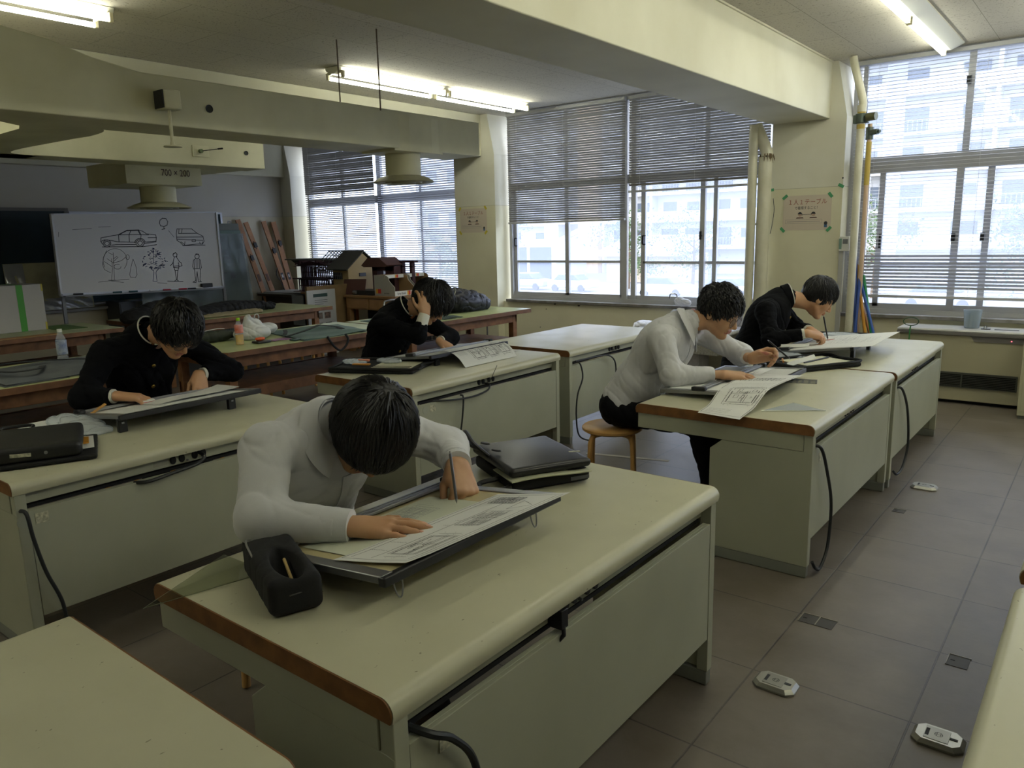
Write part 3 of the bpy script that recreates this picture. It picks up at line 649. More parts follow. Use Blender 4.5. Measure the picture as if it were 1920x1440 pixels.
        for ax in range(3):
            sl0 = [slice(1, -1)]*3; sl0[ax] = slice(0, -1); sl1 = list(sl0); sl1[ax] = slice(1, None)
            A = S[tuple(sl0)]; B = S[tuple(sl1)]; e = np.nonzero(A != B)
            if len(e[0]) == 0: continue
            P = np.stack(e, 1); off = np.ones(3, int); off[ax] = 0; P = P+off; u, v = [(1, 2), (2, 0), (0, 1)][ax]
            du = np.zeros(3, int); du[u] = 1; dv = np.zeros(3, int); dv[v] = 1
            g = lambda Q: ids[Q[:, 0], Q[:, 1], Q[:, 2]]
            q = np.stack([g(P-du-dv), g(P-dv), g(P), g(P-du)], 1); fl = ~A[e]; q[fl] = q[fl][:, ::-1]; quads.append(q)
        Q = np.concatenate(quads); Q = Q[(Q >= 0).all(1)]
        return vs, Q
def relax(vs, Q, it=2, lam=.5):
    E = np.concatenate([Q[:, [0, 1]], Q[:, [1, 2]], Q[:, [2, 3]], Q[:, [3, 0]]]); E = np.concatenate([E, E[:, ::-1]])
    n = np.bincount(E[:, 0], minlength=len(vs)).astype(np.float32); n[n == 0] = 1
    for t in range(it):
        for l_ in (lam, -lam*1.03):
            a = np.stack([np.bincount(E[:, 0], weights=vs[E[:, 1], i], minlength=len(vs)) for i in range(3)], 1)/n[:, None]
            vs = vs+l_*(a-vs)
    return vs
def field_obj(name, F, m, parent, it=2, matfn=None, keep=None):
    vs, Q = F.mesh(); vs = relax(vs, Q, it)
    if keep is not None:
        # drop islands that do not reach the largest one
        pass
    me = bpy.data.meshes.new(name); I = np.array(wm(parent).inverted()) if parent is not None else np.eye(4)
    W_ = vs; V = vs @ I[:3, :3].T+I[:3, 3]
    me.vertices.add(len(V)); me.vertices.foreach_set('co', V.astype(np.float32).ravel())
    me.loops.add(Q.size); me.loops.foreach_set('vertex_index', Q.astype(np.int32).ravel())
    me.polygons.add(len(Q)); me.polygons.foreach_set('loop_start', np.arange(0, Q.size, 4, dtype=np.int32)); me.polygons.foreach_set('loop_total', np.full(len(Q), 4, np.int32))
    ms = m if isinstance(m, (list, tuple)) else [m]
    for q in ms: me.materials.append(q)
    if matfn is not None:
        cen = W_[Q].mean(1); me.polygons.foreach_set('material_index', matfn(cen).astype(np.int32))
    me.update(calc_edges=True); me.validate()
    me.polygons.foreach_set('use_smooth', np.ones(len(me.polygons), bool))
    o = bpy.data.objects.new(name, me); C.objects.link(o); o.parent = parent
    return o
# ---------------------------------------------------------------- people
S = 1.12
M_skin = mat('skin', '#c09672', .5, noise='#b48762', scale=14); M_skin.node_tree.nodes['Principled BSDF'].inputs['Subsurface Weight'].default_value = .08
M_skin.node_tree.nodes['Principled BSDF'].inputs['Subsurface Radius'].default_value = (.01, .004, .002)
M_lip = mat('lip_skin', '#b06f5e', .45)
M_nail = mat('finger_nail', '#c9957c', .3)
M_hair = mat('black_hair', '#0b0a0b', .42, spec=.4)
M_shirt = mat('white_shirt_cotton', '#c9cacd', .75, bump=.15, scale=300, sheen=.2)
M_jacket = mat('black_uniform_wool', '#090a0e', .9, spec=.15)
M_trou = mat('black_trousers', '#0a0a0e', .8, spec=.2)
M_gold = mat('brass_button', '#a08540', .35, .9)
M_inner = mat('white_collar_band', '#cfcfc4', .5)
M_shoe = mat('indoor_shoe', '#3a3a40', .5)
def rotm(fwd, up):
    x = nrm(fwd); y = np.cross(nrm(up), x); y = y/np.linalg.norm(y); z = np.cross(x, y); return np.stack([x, y, z], 1)
def hand_prims(F, w, dirx, dorsal, side, curls, thumb, s=S, spread=1., nails=None):
    """side=+1: thumb on local +y (right hand, palm down). curls: per finger (a,b,c) degrees"""
    R = rotm(dirx, dorsal); w = np.array(w, float); L = lambda p: w+s*(R @ np.array([p[0], p[1]*side, p[2]]))
    kn = [(.088, .029, 0), (.092, .0085, .003), (.087, -.012, .001), (.078, -.031, -.004)]
    for i, p in enumerate(kn):
        F.cap(L((.0, .016-.011*i, 0)), L(p), .0165*s, .0125*s, k=.014*s)
    F.cap(L((.02, .02, -.006)), L((.05, .033, -.010)), .018*s, .014*s, k=.015)
    F.ell(L((.045, 0, -.004)), (.045*s, .036*s, .014*s), R, k=.012)
    lens = [(.040, .025, .020), (.045, .028, .021), (.041, .026, .020), (.032, .019, .018)]; tips = []
    for i, (p, ln) in enumerate(zip(kn, lens)):
        a = 0.; sp = math.radians((6, 1.5, -4, -10)[i])*spread; q = np.array(p, float); r = (.0098, .0100, .0095, .0084)[i]
        for j in range(3):
            a += math.radians(curls[i][j]); d = np.array([math.cos(a)*math.cos(sp), math.cos(a)*math.sin(sp), -math.sin(a)])
            q2 = q+ln[j]*d; F.cap(L(q), L(q2), r*s*(1.08-.07*j), r*s*(1.0-.06*j), k=.0035); q = q2
        tips.append(L(q))
        if nails is not None: nails.append((L(q-ln[2]*.35*d+np.array([math.sin(a), 0, math.cos(a)])*r*.80), R @ np.array([math.sin(a), 0, math.cos(a)]), R @ np.array([d[0], d[1]*side, d[2]]), r*s))
    t0 = np.array([.025, .026, -.008]); q = t0
    for j, (dx, dy, dz) in enumerate(thumb):
        d = nrm((dx, dy, dz)); ln = (.036, .030, .024)[j]; q2 = q+ln*d; F.cap(L(q), L(q2), (.0135, .0105, .0095)[j]*s, (.0105, .0095, .0075)[j]*s, k=.007 if j == 0 else .0035); q = q2
    tips.append(L(q)); return tips, L, R
FLAT = [(4, 10, 6), (2, 9, 5), (2, 10, 6), (2, 12, 8)]
RELAX = [(20, 30, 20), (28, 34, 22), (30, 38, 24), (30, 40, 25)]
FIST = [(62, 70, 35), (68, 82, 40), (70, 85, 42), (68, 85, 45)]
TH_FLAT = [(.6, .7, -.1), (.85, .5, -.05), (.97, .2, 0)]
TH_PINCH = [(.72, .38, -.5), (.9, .0, -.45), (.9, -.28, -.3)]
def head_prims(F, c, R, s=S, neck=None, mouth=.0):
    c = np.array(c, float); L = lambda *p: c+s*(R @ np.array(p, float))
    F.ell(L(-.012, 0, .045), (.096*s, .076*s, .088*s), R, k=.02)
    F.ell(L(.026, 0, -.026), (.064*s, .060*s, .086*s), R, k=.03)
    F.ell(L(.040, 0, .030), (.050*s, .066*s, .050*s), R, k=.03)
    for y in (-1, 1):
        F.cap(L(-.005, y*.054, -.045), L(.058, y*.018, -.094), .018*s, .016*s, k=.02)
        F.ell(L(.052, y*.042, -.022), (.028*s, .024*s, .026*s), R, k=.022)
        F.cap(L(.080, y*.012, .030), L(.066, y*.050, .027), .010*s, .010*s, k=.014)
        F.ell(L(.094, y*.032, .006), (.016*s, .020*s, .014*s), R, k=.012, mode='cut')
        F.ell(L(.073, y*.032, .005), (.015*s, .017*s, .013*s), R, k=.004)
        F.ell(L(-.008, y*.078, -.002), (.019*s, .008*s, .032*s), R @ rotm((1, y*.35, 0), (0, 0, 1)), k=.006)
        F.ell(L(-.003, y*.087, .002), (.010*s, .006*s, .018*s), R, k=.004, mode='cut')
        F.ell(L(.096, y*.013, -.035), (.010*s, .009*s, .007*s), R, k=.006)
    F.ell(L(.066, 0, -.098), (.022*s, .024*s, .018*s), R, k=.018)
    F.cap(L(.084, 0, .018), L(.108, 0, -.028), .0075*s, .0115*s, k=.010)
    F.cap(L(.088, -.016, -.0575), L(.088, .016, -.0575), .0075*s, .0075*s, k=.006)
    F.cap(L(.086, -.014, -.068), L(.086, .014, -.068), .0078*s, .0078*s, k=.006)
    F.ell(L(.099, 0, -.0625), (.010*s, .020*s, .0018*s), R, k=.003, mode='cut')
    return L
def tufts(mb, c, R, s, n, seed, cond, length=(.04, .07), lift=.012, whorl=(-.06, 0, .12), wd=.0045, grav=.25, rad=(.104, .084, .096), cen=(-.012, 0, .045), mess=.25, bang=None):
    rng = random.Random(seed); c = np.array(c, float); rad = np.array(rad); cen = np.array(cen); whorl = np.array(whorl)
    k = 0; tries = 0; gl = R.T @ np.array([0, 0, -1.])
    while k < n and tries < n*30:
        tries += 1
        u = nrm([rng.gauss(0, 1) for _ in range(3)]); p = cen+rad*u
        if not cond(p): continue
        k += 1; nn = nrm(u/rad); d = p-whorl; d = d-nn*d.dot(nn); d = nrm(d+1e-6)+mess*np.array([rng.gauss(0, 1) for _ in range(3)])+grav*gl; d = d-nn*d.dot(nn); d = nrm(d)
        ln = rng.uniform(*length); seg = 5; w0 = wd*rng.uniform(.6, 1.3); side = np.cross(nn, d); pts = []; q = p-nn*.004; lf = rng.uniform(.3, 1.2)*lift
        if bang is not None: q, d, ln = bang(q, d, ln, rng)
        for j in range(seg+1):
            t = j/seg; pts.append(q+nn*lf*math.sin(min(1., t*1.2)*PI*.5)*(1-.3*t)); q = q+d*ln/seg
            v = (q-cen)/rad; l_ = np.linalg.norm(v)
            if l_ < 1.: q = cen+rad*v/l_
            else: q = q-nrm(v/rad)*max(0, (l_-1.06))*.03
            nn2 = nrm(((q-cen)/rad)/rad); d = d-nn2*d.dot(nn2)*.8; d = nrm(d+.06*gl)
        base = len(mb.v)
        for j, q in enumerate(pts):
            w_ = w0*(1-(j/seg)**1.7)+.0003
            for a in (side*w_, nn*w_*.6, -side*w_): mb.v.append(tuple(c+s*(R @ (q+a))))
        for j in range(seg):
            for a in range(3):
                b_ = base+j*3; mb.f.append((b_+a, b_+(a+1) % 3, b_+3+(a+1) % 3, b_+3+a)); mb.mi.append(0)
    return mb
def torso_R(hip, neck, left):
    z = nrm(np.array(neck)-np.array(hip)); y = np.array(left, float); y = nrm(y-z*y.dot(z)); x = np.cross(y, z); return np.stack([x, y, z], 1)
def person(label, cat_group, J, hf, hu, top='shirt', h=.0045, wrinkles=.006, seed=1, hair=None, glasses=None, hands=None, cloth_r=1., legs=None, bare_arm=None, nail_parts=False, cuff_at=None):
    """J: joints in metres (room coordinates). returns the root"""
    g = {k: np.array(v, float) for k, v in J.items()}
    root = thing('person', label, 'person', (float(g['hip'][0]), float(g['hip'][1]), 0), 0, cat_group)
    allp = np.array([v for v in g.values()]); lo = allp.min(0)-.22; hi = allp.max(0)+.22; lo[2] = 0.0-.02
    HR = rotm(hf, hu)
    left = g['shL']-g['shR']; TR = torso_R(g['hip'], g['neck'], left)
    tx, ty, tz = TR[:, 0], TR[:, 1], TR[:, 2]
    F = Field(lo, hi, h)
    L = head_prims(F, g['head'], HR)
    nb = L(-.035, 0, -.05)
    F.cap(nb, g['neck'], .050*S, .056*S, k=.03)
    chest = g['hip']*.32+g['neck']*.68; belly = g['hip']*.72+g['neck']*.28
    F.ell(chest, (.085*S, .135*S, .17*S), TR, k=.05); F.ell(belly, (.085*S, .12*S, .15*S), TR, k=.05); F.ell(g['hip'], (.10*S, .135*S, .10*S), TR, k=.05)
    for sd in 'RL':
        F.cap(g['neck']*.6+chest*.4, g['sh'+sd], .055*S, .045*S, k=.04)
        F.cap(g['sh'+sd], g['el'+sd], .040*S, .032*S, k=.02); F.cap(g['el'+sd], g['wr'+sd], .034*S, .0215*S, k=.02)
    LG = legs or {}
    for sd, y in (('R', -1), ('L', 1)):
        hj = g['hip']+ty*y*.085*S+np.array([.0, 0, -.02]); kn = LG.get('kn'+sd); ft = LG.get('ft'+sd)
        if kn is None: kn = (g['hip'][0]+.42, hj[1]+y*.03, .50)
        if ft is None: ft = (kn[0]-.03, kn[1], .07)
        g['hj'+sd], g['kn'+sd], g['ft'+sd] = hj, np.array(kn, float), np.array(ft, float)
        F.cap(hj, kn, .070*S, .048*S, k=.03); F.cap(kn, ft, .048*S, .03*S, k=.02); F.cap(ft, g['ft'+sd]+np.array([.15, 0, -.03]), .032*S, .026*S, k=.02)
    nails = []; info = {}
    for sd, y in (('R', 1), ('L', -1)):
        hd = hands[sd]; tips, HL, HRm = hand_prims(F, g['wr'+sd], hd['dir'], hd['dor'], y, hd['curl'], hd['thumb'], s=hd.get('s', S), nails=nails, spread=hd.get('spread', 1.))
        info[sd] = (tips, HL, HRm)
    hc = g['head']
    def lipfn(P):
        q = (P-hc) @ HR/S; return ((q[:, 0] > .078) & (np.abs(q[:, 1]) < .021) & (q[:, 2] < -.052) & (q[:, 2] > -.075)).astype(int)
    body = field_obj('body', F, [M_skin, M_lip], root, 1, lipfn)
    if nail_parts:
        for (p, n_, d, r) in nails:
            MM = frameM(p, d, np.cross(n_, d)); MB().lathe([(0, .0012), (r*.55, .0009), (r*.72, 0)], (0, 0, 0), 10, MM @ Matrix.Diagonal((1.25, .95, 1, 1))).build('finger_nail', M_nail, body, smooth=True)
    # eyes and brows
    e = MB()
    for y in (-1, 1):
        e.tube([L(.0875+.0035*math.cos(a)-.003*abs(a), y*.032+.016*a, .002-.0035*math.cos(a*1.3)) for a in np.linspace(-1, 1, 9)], [.0004]+[.0012]*7+[.0004], 5)
    e.build('eyelashes', M_hair, body, smooth=True)
    e = MB()
    for y in (-1, 1):
        e.tube([L(.0895-.009*t*t, y*(.012+.036*t), .0285+.006*math.sin(t*PI*.9)) for t in np.linspace(0, 1, 8)], [.0008, .0028, .0034, .0034, .003, .0026, .0018, .0006], 6)
    e.build('eyebrows', M_hair, body, smooth=True)
    # hair: cap field plus many tapered tufts
    H = hair or {}
    fr = H.get('front', .048); bk = H.get('back', -.045); sdz = H.get('side', .004); thick = H.get('thick', .014)
    FH = Field(g['head']-.2, g['head']+.2, .0045)
    FH.ell(L(-.014, 0, .046), ((.097+thick)*S, (.077+thick)*S, (.089+thick)*S), HR, k=.02)
    FH.ell(L(-.045, 0, .0), ((.060+thick*.7)*S, (.062+thick*.6)*S, .070*S), HR, k=.02)
    # carve the face, ears and nape
    P0 = L(.085, 0, fr); n0 = HR @ nrm((.80, 0, -.62)); FH.half(P0, n0, .01)
    P0 = L(0.012, 0, sdz-.012); n0 = HR @ nrm((.55, 0, -.83)); FH.half(P0, n0, .01)
    P0 = L(-.06, 0, bk); n0 = HR @ nrm((.1, 0, -1)); FH.half(P0, n0, .01)
    for y in (-1, 1): FH.ell(L(-.004, y*.088, -.012), (.022*S, .020*S, .034*S), HR, k=.008, mode='cut')
    FH.wrinkle(.0035, 2.2, seed+3)
    hr = field_obj('hair', FH, M_hair, root, 0)
    def cond(p):
        if (p-np.array([.085, 0, fr])) @ np.array([.80, 0, -.62]) > -.004: return False
        if (p-np.array([.012, 0, sdz-.012])) @ np.array([.55, 0, -.83]) > .0: return False
        return not (p[2] < bk+.008)
    tm = MB(); tufts(tm, g['head'], HR, S, H.get('n', 900), seed, cond, H.get('len', (.03, .06)), H.get('lift', .012), grav=H.get('grav', .2), mess=H.get('mess', .25), rad=(.096+thick, .076+thick, .088+thick))
    if H.get('fringe'):
        # fringe locks hanging from the front hairline
        rng = random.Random(seed+7)
        for i in range(H['fringe']):
            y = rng.uniform(-.062, .062); z0 = fr+.018+rng.uniform(0, .02); x0 = .068-abs(y)*.35+rng.uniform(0, .012)
            ln = H.get('flen', .05)*rng.uniform(.6, 1.2); sw = rng.uniform(-.012, .012)+H.get('sweep', 0)
            pts = [L(x0+.022*math.sin(t*1.8)+.004*t, y+sw*t, z0-ln*t**1.15) for t in np.linspace(0, 1, 6)]
            tm.tube(pts, [.0045, .005, .0042, .003, .0018, .0004], 4)
    tm.build('hair_locks', M_hair, hr, smooth=False)
    # ---------------- clothes
    rng = np.random.RandomState(seed)
    lo2 = allp.min(0)-.2; hi2 = allp.max(0)+.2; lo2[2] = g['hip'][2]-.16
    K = Field(lo2, hi2, .0058); r_ = cloth_r
    K.ell(chest, (.125*S*r_, .175*S, .185*S), TR, k=.06); K.ell(chest-tx*.03, (.11*S, .15*S, .16*S), TR, k=.05)
    K.ell(belly, (.125*S*r_, .160*S, .165*S), TR, k=.06); K.ell(g['hip']+tz*.03, (.128*S, .165*S, .10*S), TR, k=.05)
    nk = g['neck']
    for sd in 'RL':
        K.cap(nk*.75+chest*.25, g['sh'+sd], .066*S, .060*S, k=.05)
        a = bare_arm.get(sd) if bare_arm else None; wr = g['wr'+sd]; el = g['el'+sd]; t_end = a if a else .86
        end = el+(wr-el)*t_end
        K.cap(g['sh'+sd], el, .060*S*r_, .047*S*r_, k=.03); K.cap(el, end, .047*S*r_, .037*S*r_, k=.05)
    K.cap(nb*.22+nk*.78, nk-tz*.02, .063*S, .080*S, k=.03)
    K.wrinkle(wrinkles, .62, seed); K.wrinkle(wrinkles*.45, 1.3, seed+11)
    # sleeve ends, hem, neck opening
    for sd in 'RL':
        a = bare_arm.get(sd) if bare_arm else None; wr = g['wr'+sd]; el = g['el'+sd]; t_end = a if a else .86
        d = nrm(wr-el); p = el+(wr-el)*t_end; K.half(p, d, .002, lo=p-.055*S-.03+d*.03, hi=p+.055*S+.03+d*.03)
    K.ell(nk+(nb-nk)*.66, (.053*S, .053*S, .080*S), TR, k=.012, mode='cut')
    m_top = M_shirt if top == 'shirt' else M_jacket
    garment = field_obj('shirt' if top == 'shirt' else 'uniform_jacket', K, m_top, root, 2)
    # trousers
    T = Field(np.array([lo[0], lo[1], -.01]), np.array([hi[0], hi[1], g['hip'][2]+.2]), .0075)
    T.ell(g['hip']+tz*.0, (.118*S, .155*S, .105*S), TR, k=.05)
    for sd in 'RL':
        T.cap(g['hj'+sd], g['kn'+sd], .088*S, .066*S, k=.04); T.cap(g['kn'+sd], g['ft'+sd], .066*S, .052*S, k=.03)
    T.wrinkle(.006, .6, seed+5)
    field_obj('trousers', T, M_trou, root, 2)
    for sd in 'RL':
        f = g['ft'+sd]; Q = Field(f-.25, f+.3, .008); Q.cap(f+np.array([-.03, 0, -.035]), f+np.array([.17, 0, -.038]), .034*S, .030*S, k=.02); Q.half(f*[1, 1, 0]+[0, 0, .004], (0, 0, -1), .004)
        field_obj('shoe', Q, M_shoe, root, 1)
    # cuffs
    for sd in 'RL':
        a = bare_arm.get(sd) if bare_arm else None; wr = g['wr'+sd]; el = g['el'+sd]
        if top == 'shirt':
            if a is None or a > .8:
                q0 = el+(wr-el)*.70; q1 = el+(wr-el)*.985
                MB().tube([q0, q0*.5+q1*.5, q1], [.0385*S*cloth_r, .0375*S*cloth_r, .036*S*cloth_r], 24).build('cuff', M_shirt, garment, smooth='auto')
        else:
            c_ = (cuff_at or {}).get(sd, (.80, .93, .033, .032)); q0 = el+(wr-el)*c_[0]; q1 = el+(wr-el)*c_[1]; MB().tube([q0, q1], [c_[2]*S, c_[3]*S], 24).build('cuff', M_inner, root, smooth='auto')
    # glasses
    if glasses:
        gm = MB(); rx, rz = glasses.get('r', (.024, .021)); gr = glasses.get('w', .0011)
        for y in (-1, 1):
            gm.tube([L(.104-.003*abs(math.cos(t)), y*.034+rx*math.cos(t), -.002+rz*math.sin(t)) for t in np.linspace(0, 2*PI, 25)], gr*S, 6, cap=False)
            gm.tube([L(.101, y*.058, .004), L(.06, y*.076, .006), L(.0, y*.084, .008), L(-.012, y*.084, -.006)], gr*S, 6)
        gm.tube([L(.104, -.010, .004), L(.107, 0, .007), L(.104, .010, .004)], gr*S, 6)
        gl = gm.build('glasses', glasses['m'], root, smooth=True)
        lm = MB()
        for y in (-1, 1): lm.lathe([(0, .0006), (rx*S*.96, .0006), (rx*S*.96, 0), (0, 0)], (0, 0, 0), 24, frameM(L(.1035, y*.034, -.002), HR[:, 1], HR[:, 2]) @ Matrix.Diagonal((1, rz/rx, 1, 1)))
        lm.build('lenses', M_glass, gl)
    return root, dict(g=g, L=L, HR=HR, TR=TR, chest=chest, belly=belly, nb=nb, garment=garment, info=info, root=root)
def shirt_collar(I, spread=1., lift=.0):
    """pointed collar leaves folded down round the neck"""
    g, TR, nb = I['g'], I['TR'], I['nb']; tx, ty, tz = TR[:, 0], TR[:, 1], TR[:, 2]; nk = g['neck']; ax = nrm(nrm(nb-nk)*.55+tz*.6)
    x = nrm(tx-ax*tx.dot(ax)); y = np.cross(ax, x); c0 = nk+ax*(.030+lift)*S+x*.012*S
    for sd in (-1, 1):
        def fn(u, v):
            a = PI-(PI-.30)*u
            r0 = .0665*S; out = (x*math.cos(a)+y*sd*math.sin(a)); p = c0+ax*(.016-.030*u)*S+out*r0*(1+.06*max(0, math.cos(a)))
            ln_ = (.030+.060*u**2)*S
            q = p+ln_*nrm(out*(.35+.65*u)-ax*.75+x*.35*u**2+y*sd*.10*u*spread)+out*.010*math.sin(PI*u)
            return p*(1-v)+q*v+out*.007*math.sin(v*PI)
        MB().sheet(fn, 16, 5, .003).build('collar', M_shirt, I['garment'], smooth='auto')
    st = MB().sheet(lambda u, v: c0+ax*(.012-.030*math.cos(PI*(1-abs(2*u-1)))*0-.034*v-.015*(1+math.cos(2*PI*u)))*S+(x*math.cos(2*PI*u)*.0625+y*math.sin(2*PI*u)*.0615)*S, 28, 2, .003)
    st.build('collar_stand', M_shirt, I['garment'], smooth='auto')
def stand_collar(I):
    g, TR, nb = I['g'], I['TR'], I['nb']; tx = TR[:, 0]; nk = g['neck']; ax = nrm(nrm(nb-nk)*.6+TR[:, 2]*.5); x = nrm(tx-ax*tx.dot(ax)); y = np.cross(ax, x); c0 = nk+ax*.042*S+x*.008*S
    f = lambda r, dz: [c0+ax*(dz-.010*math.cos(t))+(x*math.cos(t)*r*1.08+y*math.sin(t)*r) for t in np.linspace(.16, 2*PI-.16, 36)]
    MB().sheet(lambda u, v: c0+ax*(.016-.050*v-.010*math.cos(.16+u*(2*PI-.32)))+(x*math.cos(.16+u*(2*PI-.32))*.0735+y*math.sin(.16+u*(2*PI-.32))*.069)*S*(1+.05*v), 30, 3, .005).build('stand_collar', M_jacket, I['garment'], smooth='auto')
    MB().tube(f(.0685*S, .020), .0042, 8).build('collar_band', M_inner, I['garment'], smooth=True)
def surf_point(I, target_x, t, off_y=0.):
    """a point on the front of the chest at fraction t from neck to hip"""
    g, TR = I['g'], I['TR']; c = g['neck']*(1-t)+g['hip']*t; return c+TR[:, 0]*target_x+TR[:, 1]*off_y
def front_buttons(I, ts, m, r=.0105, name='button', flat=.006, off_y=0.):
    ob = I['garment']; bpy.context.view_layer.update(); inv = ob.matrix_world.inverted(); tx = I['TR'][:, 0]
    from mathutils.bvhtree import BVHTree
    bvh = BVHTree.FromPolygons([v.co[:] for v in ob.data.vertices], [p.vertices[:] for p in ob.data.polygons])
    w_inv = wm(ob).inverted(); w_ = wm(ob)
    for t in ts:
        p = surf_point(I, .45, t, off_y); hit, n_, _, _ = bvh.ray_cast(w_inv @ Vector(p), w_inv.to_3x3() @ Vector(-tx))
        if hit is None: continue
        q = w_ @ hit; MM = frameM(q, I['TR'][:, 1], np.cross(tx, I['TR'][:, 1]))
        MB().lathe([(r, 0), (r, flat*.4), (r*.7, flat*.9), (0, flat)], (0, 0, 0), 16, MM).build(name, m, ob, smooth='auto')
def placket(I, t0, t1, w=.032, off_y=0.):
    ob = I['garment']; tx, ty = I['TR'][:, 0], I['TR'][:, 1]
    from mathutils.bvhtree import BVHTree
    bvh = BVHTree.FromPolygons([v.co[:] for v in ob.data.vertices], [p.vertices[:] for p in ob.data.polygons]); wi = wm(ob).inverted(); w_ = wm(ob)
    rows = []
    for t in np.linspace(t0, t1, 26):
        row = []
        for yy in (-w/2, 0, w/2):
            hit, *_ = bvh.ray_cast(wi @ Vector(surf_point(I, .45, t, off_y+yy)), wi.to_3x3() @ Vector(-tx))
            row.append(None if hit is None else np.array(w_ @ hit))
        if all(r is not None for r in row): rows.append(row)
    if len(rows) < 3: return
    rows = np.array(rows)
    for _ in range(3): rows[1:-1] = rows[1:-1]*.5+(rows[:-2]+rows[2:])*.25
    n = len(rows)-1
    MB().sheet(lambda u, v: rows[int(round(u*n))][int(round(v*2))]+tx*.0028, n, 2, .004).build('placket', M_shirt, ob, smooth='auto')
# ================================================================ the five students
def pencil(label, a, b, m, r=.0042, group=None):
    a, b = Vector(a), Vector(b); t = thing('mechanical_pencil', label, 'pencil', b)
    d = (b-a).normalized(); MB().tube([a, a+d*.004, b-d*.014], [r*.8, r, r], 10).build('barrel', m, t, smooth='auto')
    MB().tube([b-d*.014, b-d*.003, b], [r, r*.3, r*.15], 10).build('tip', M_alu, t, smooth='auto')
    MB().tube([a-d*.007, a], [r*.55, r*.55], 8).build('push_button', M_alu, t, smooth='auto')
    return t
R1, I1 = person('student in white shirt bent low over the foreground drawing board, face hidden by black hair', 'students drawing at the desks',
    dict(hip=(-2.20, 1.52, .55), neck=(-1.925, 1.47, .995), head=(-1.765, 1.503, .985), shR=(-1.93, 1.26, .965), elR=(-1.80, 1.135, .812), wrR=(-1.575, 1.272, .800),
         shL=(-1.93, 1.68, .96), elL=(-1.785, 1.885, .845), wrL=(-1.615, 1.745, .845)),
    (.45, -.12, -.88), (.86, -.02, .45), 'shirt', h=.0036, wrinkles=.0042, seed=4, cloth_r=1.16, nail_parts=True,
    hair=dict(front=.022, back=-.085, side=-.045, thick=.029, n=2500, len=(.05, .09), lift=.010, mess=.16, fringe=120, flen=.075),
    hands=dict(R=dict(dir=(.80, .60, -.03), dor=(.02, -.10, 1), curl=FLAT, thumb=TH_FLAT, spread=.75, s=1.14), L=dict(s=1.24, dir=(.62, -.42, -.50), dor=(.42, .10, .85), curl=FIST, thumb=TH_PINCH)))
shirt_collar(I1, 1., .018); placket(I1, .16, .95)
R2, I2 = person('student in black gakuran uniform and glasses looking down at the board on the left desk', 'students drawing at the desks',
    dict(hip=(-4.38, 2.03, .55), neck=(-4.14, 2.0, 1.08), head=(-3.945, 2.085, 1.105), shR=(-4.12, 1.78, 1.01), elR=(-4.08, 1.63, .81), wrR=(-3.93, 1.735, .815),
         shL=(-4.12, 2.24, 1.01), elL=(-4.02, 2.44, .83), wrL=(-3.99, 2.22, .845)),
    (.72, .05, -.70), (.70, .08, .70), 'jacket', wrinkles=.006, seed=8,
    hair=dict(front=.040, back=-.06, side=-.002, thick=.024, n=1500, len=(.04, .075), lift=.018, mess=.40, fringe=70, flen=.045),
    glasses=dict(m=mat('glasses_black', '#1c1a1c', .4), r=(.026, .016), w=.0014),
    hands=dict(R=dict(dir=(.55, .80, -.12), dor=(-.1, -.1, 1), curl=RELAX, thumb=TH_FLAT), L=dict(dir=(.55, -.35, -.72), dor=(.70, .1, .65), curl=[(12, 20, 10), (35, 45, 25), (40, 50, 30), (45, 50, 30)], thumb=TH_PINCH)))
stand_collar(I2); front_buttons(I2, (.20, .42, .64, .86), M_gold)
R3, I3 = person('student in white shirt and thin round glasses leaning on the right hand desk', 'students drawing at the desks',
    dict(hip=(-2.24, 3.90, .56), neck=(-1.92, 4.00, 1.055), head=(-1.755, 4.115, 1.110), shR=(-1.94, 3.77, .99), elR=(-1.84, 3.715, .805), wrR=(-1.62, 3.885, .802),
         shL=(-1.92, 4.21, .99), elL=(-1.72, 4.38, .835), wrL=(-1.575, 4.16, .855)),
    (.91, -.06, -.42), (.42, -.02, .90), 'shirt', h=.0036, wrinkles=.0045, seed=15, cloth_r=1.08, nail_parts=True,
    hair=dict(front=.040, back=-.045, side=.006, thick=.014, n=1700, len=(.022, .042), lift=.016, mess=.45, fringe=70, flen=.03),
    glasses=dict(m=mat('glasses_gold', '#5e4436', .35, .6), r=(.026, .0245), w=.0013), bare_arm=dict(R=.80, L=.66),
    hands=dict(R=dict(dir=(.80, .60, -.05), dor=(0, -.15, 1), curl=[(14, 18, 10), (14, 20, 12), (16, 20, 12), (16, 22, 12)], thumb=TH_FLAT), L=dict(dir=(.74, .22, .28), dor=(.05, .78, .60), curl=[(35, 40, 25), (45, 55, 30), (55, 60, 30), (60, 60, 30)], thumb=TH_PINCH)),
    legs=dict(knR=(-1.78, 3.95, .50), ftR=(-1.72, 4.02, .07), knL=(-1.74, 4.16, .50), ftL=(-1.70, 4.25, .07)))
shirt_collar(I3, 1.2); placket(I3, .14, .95)
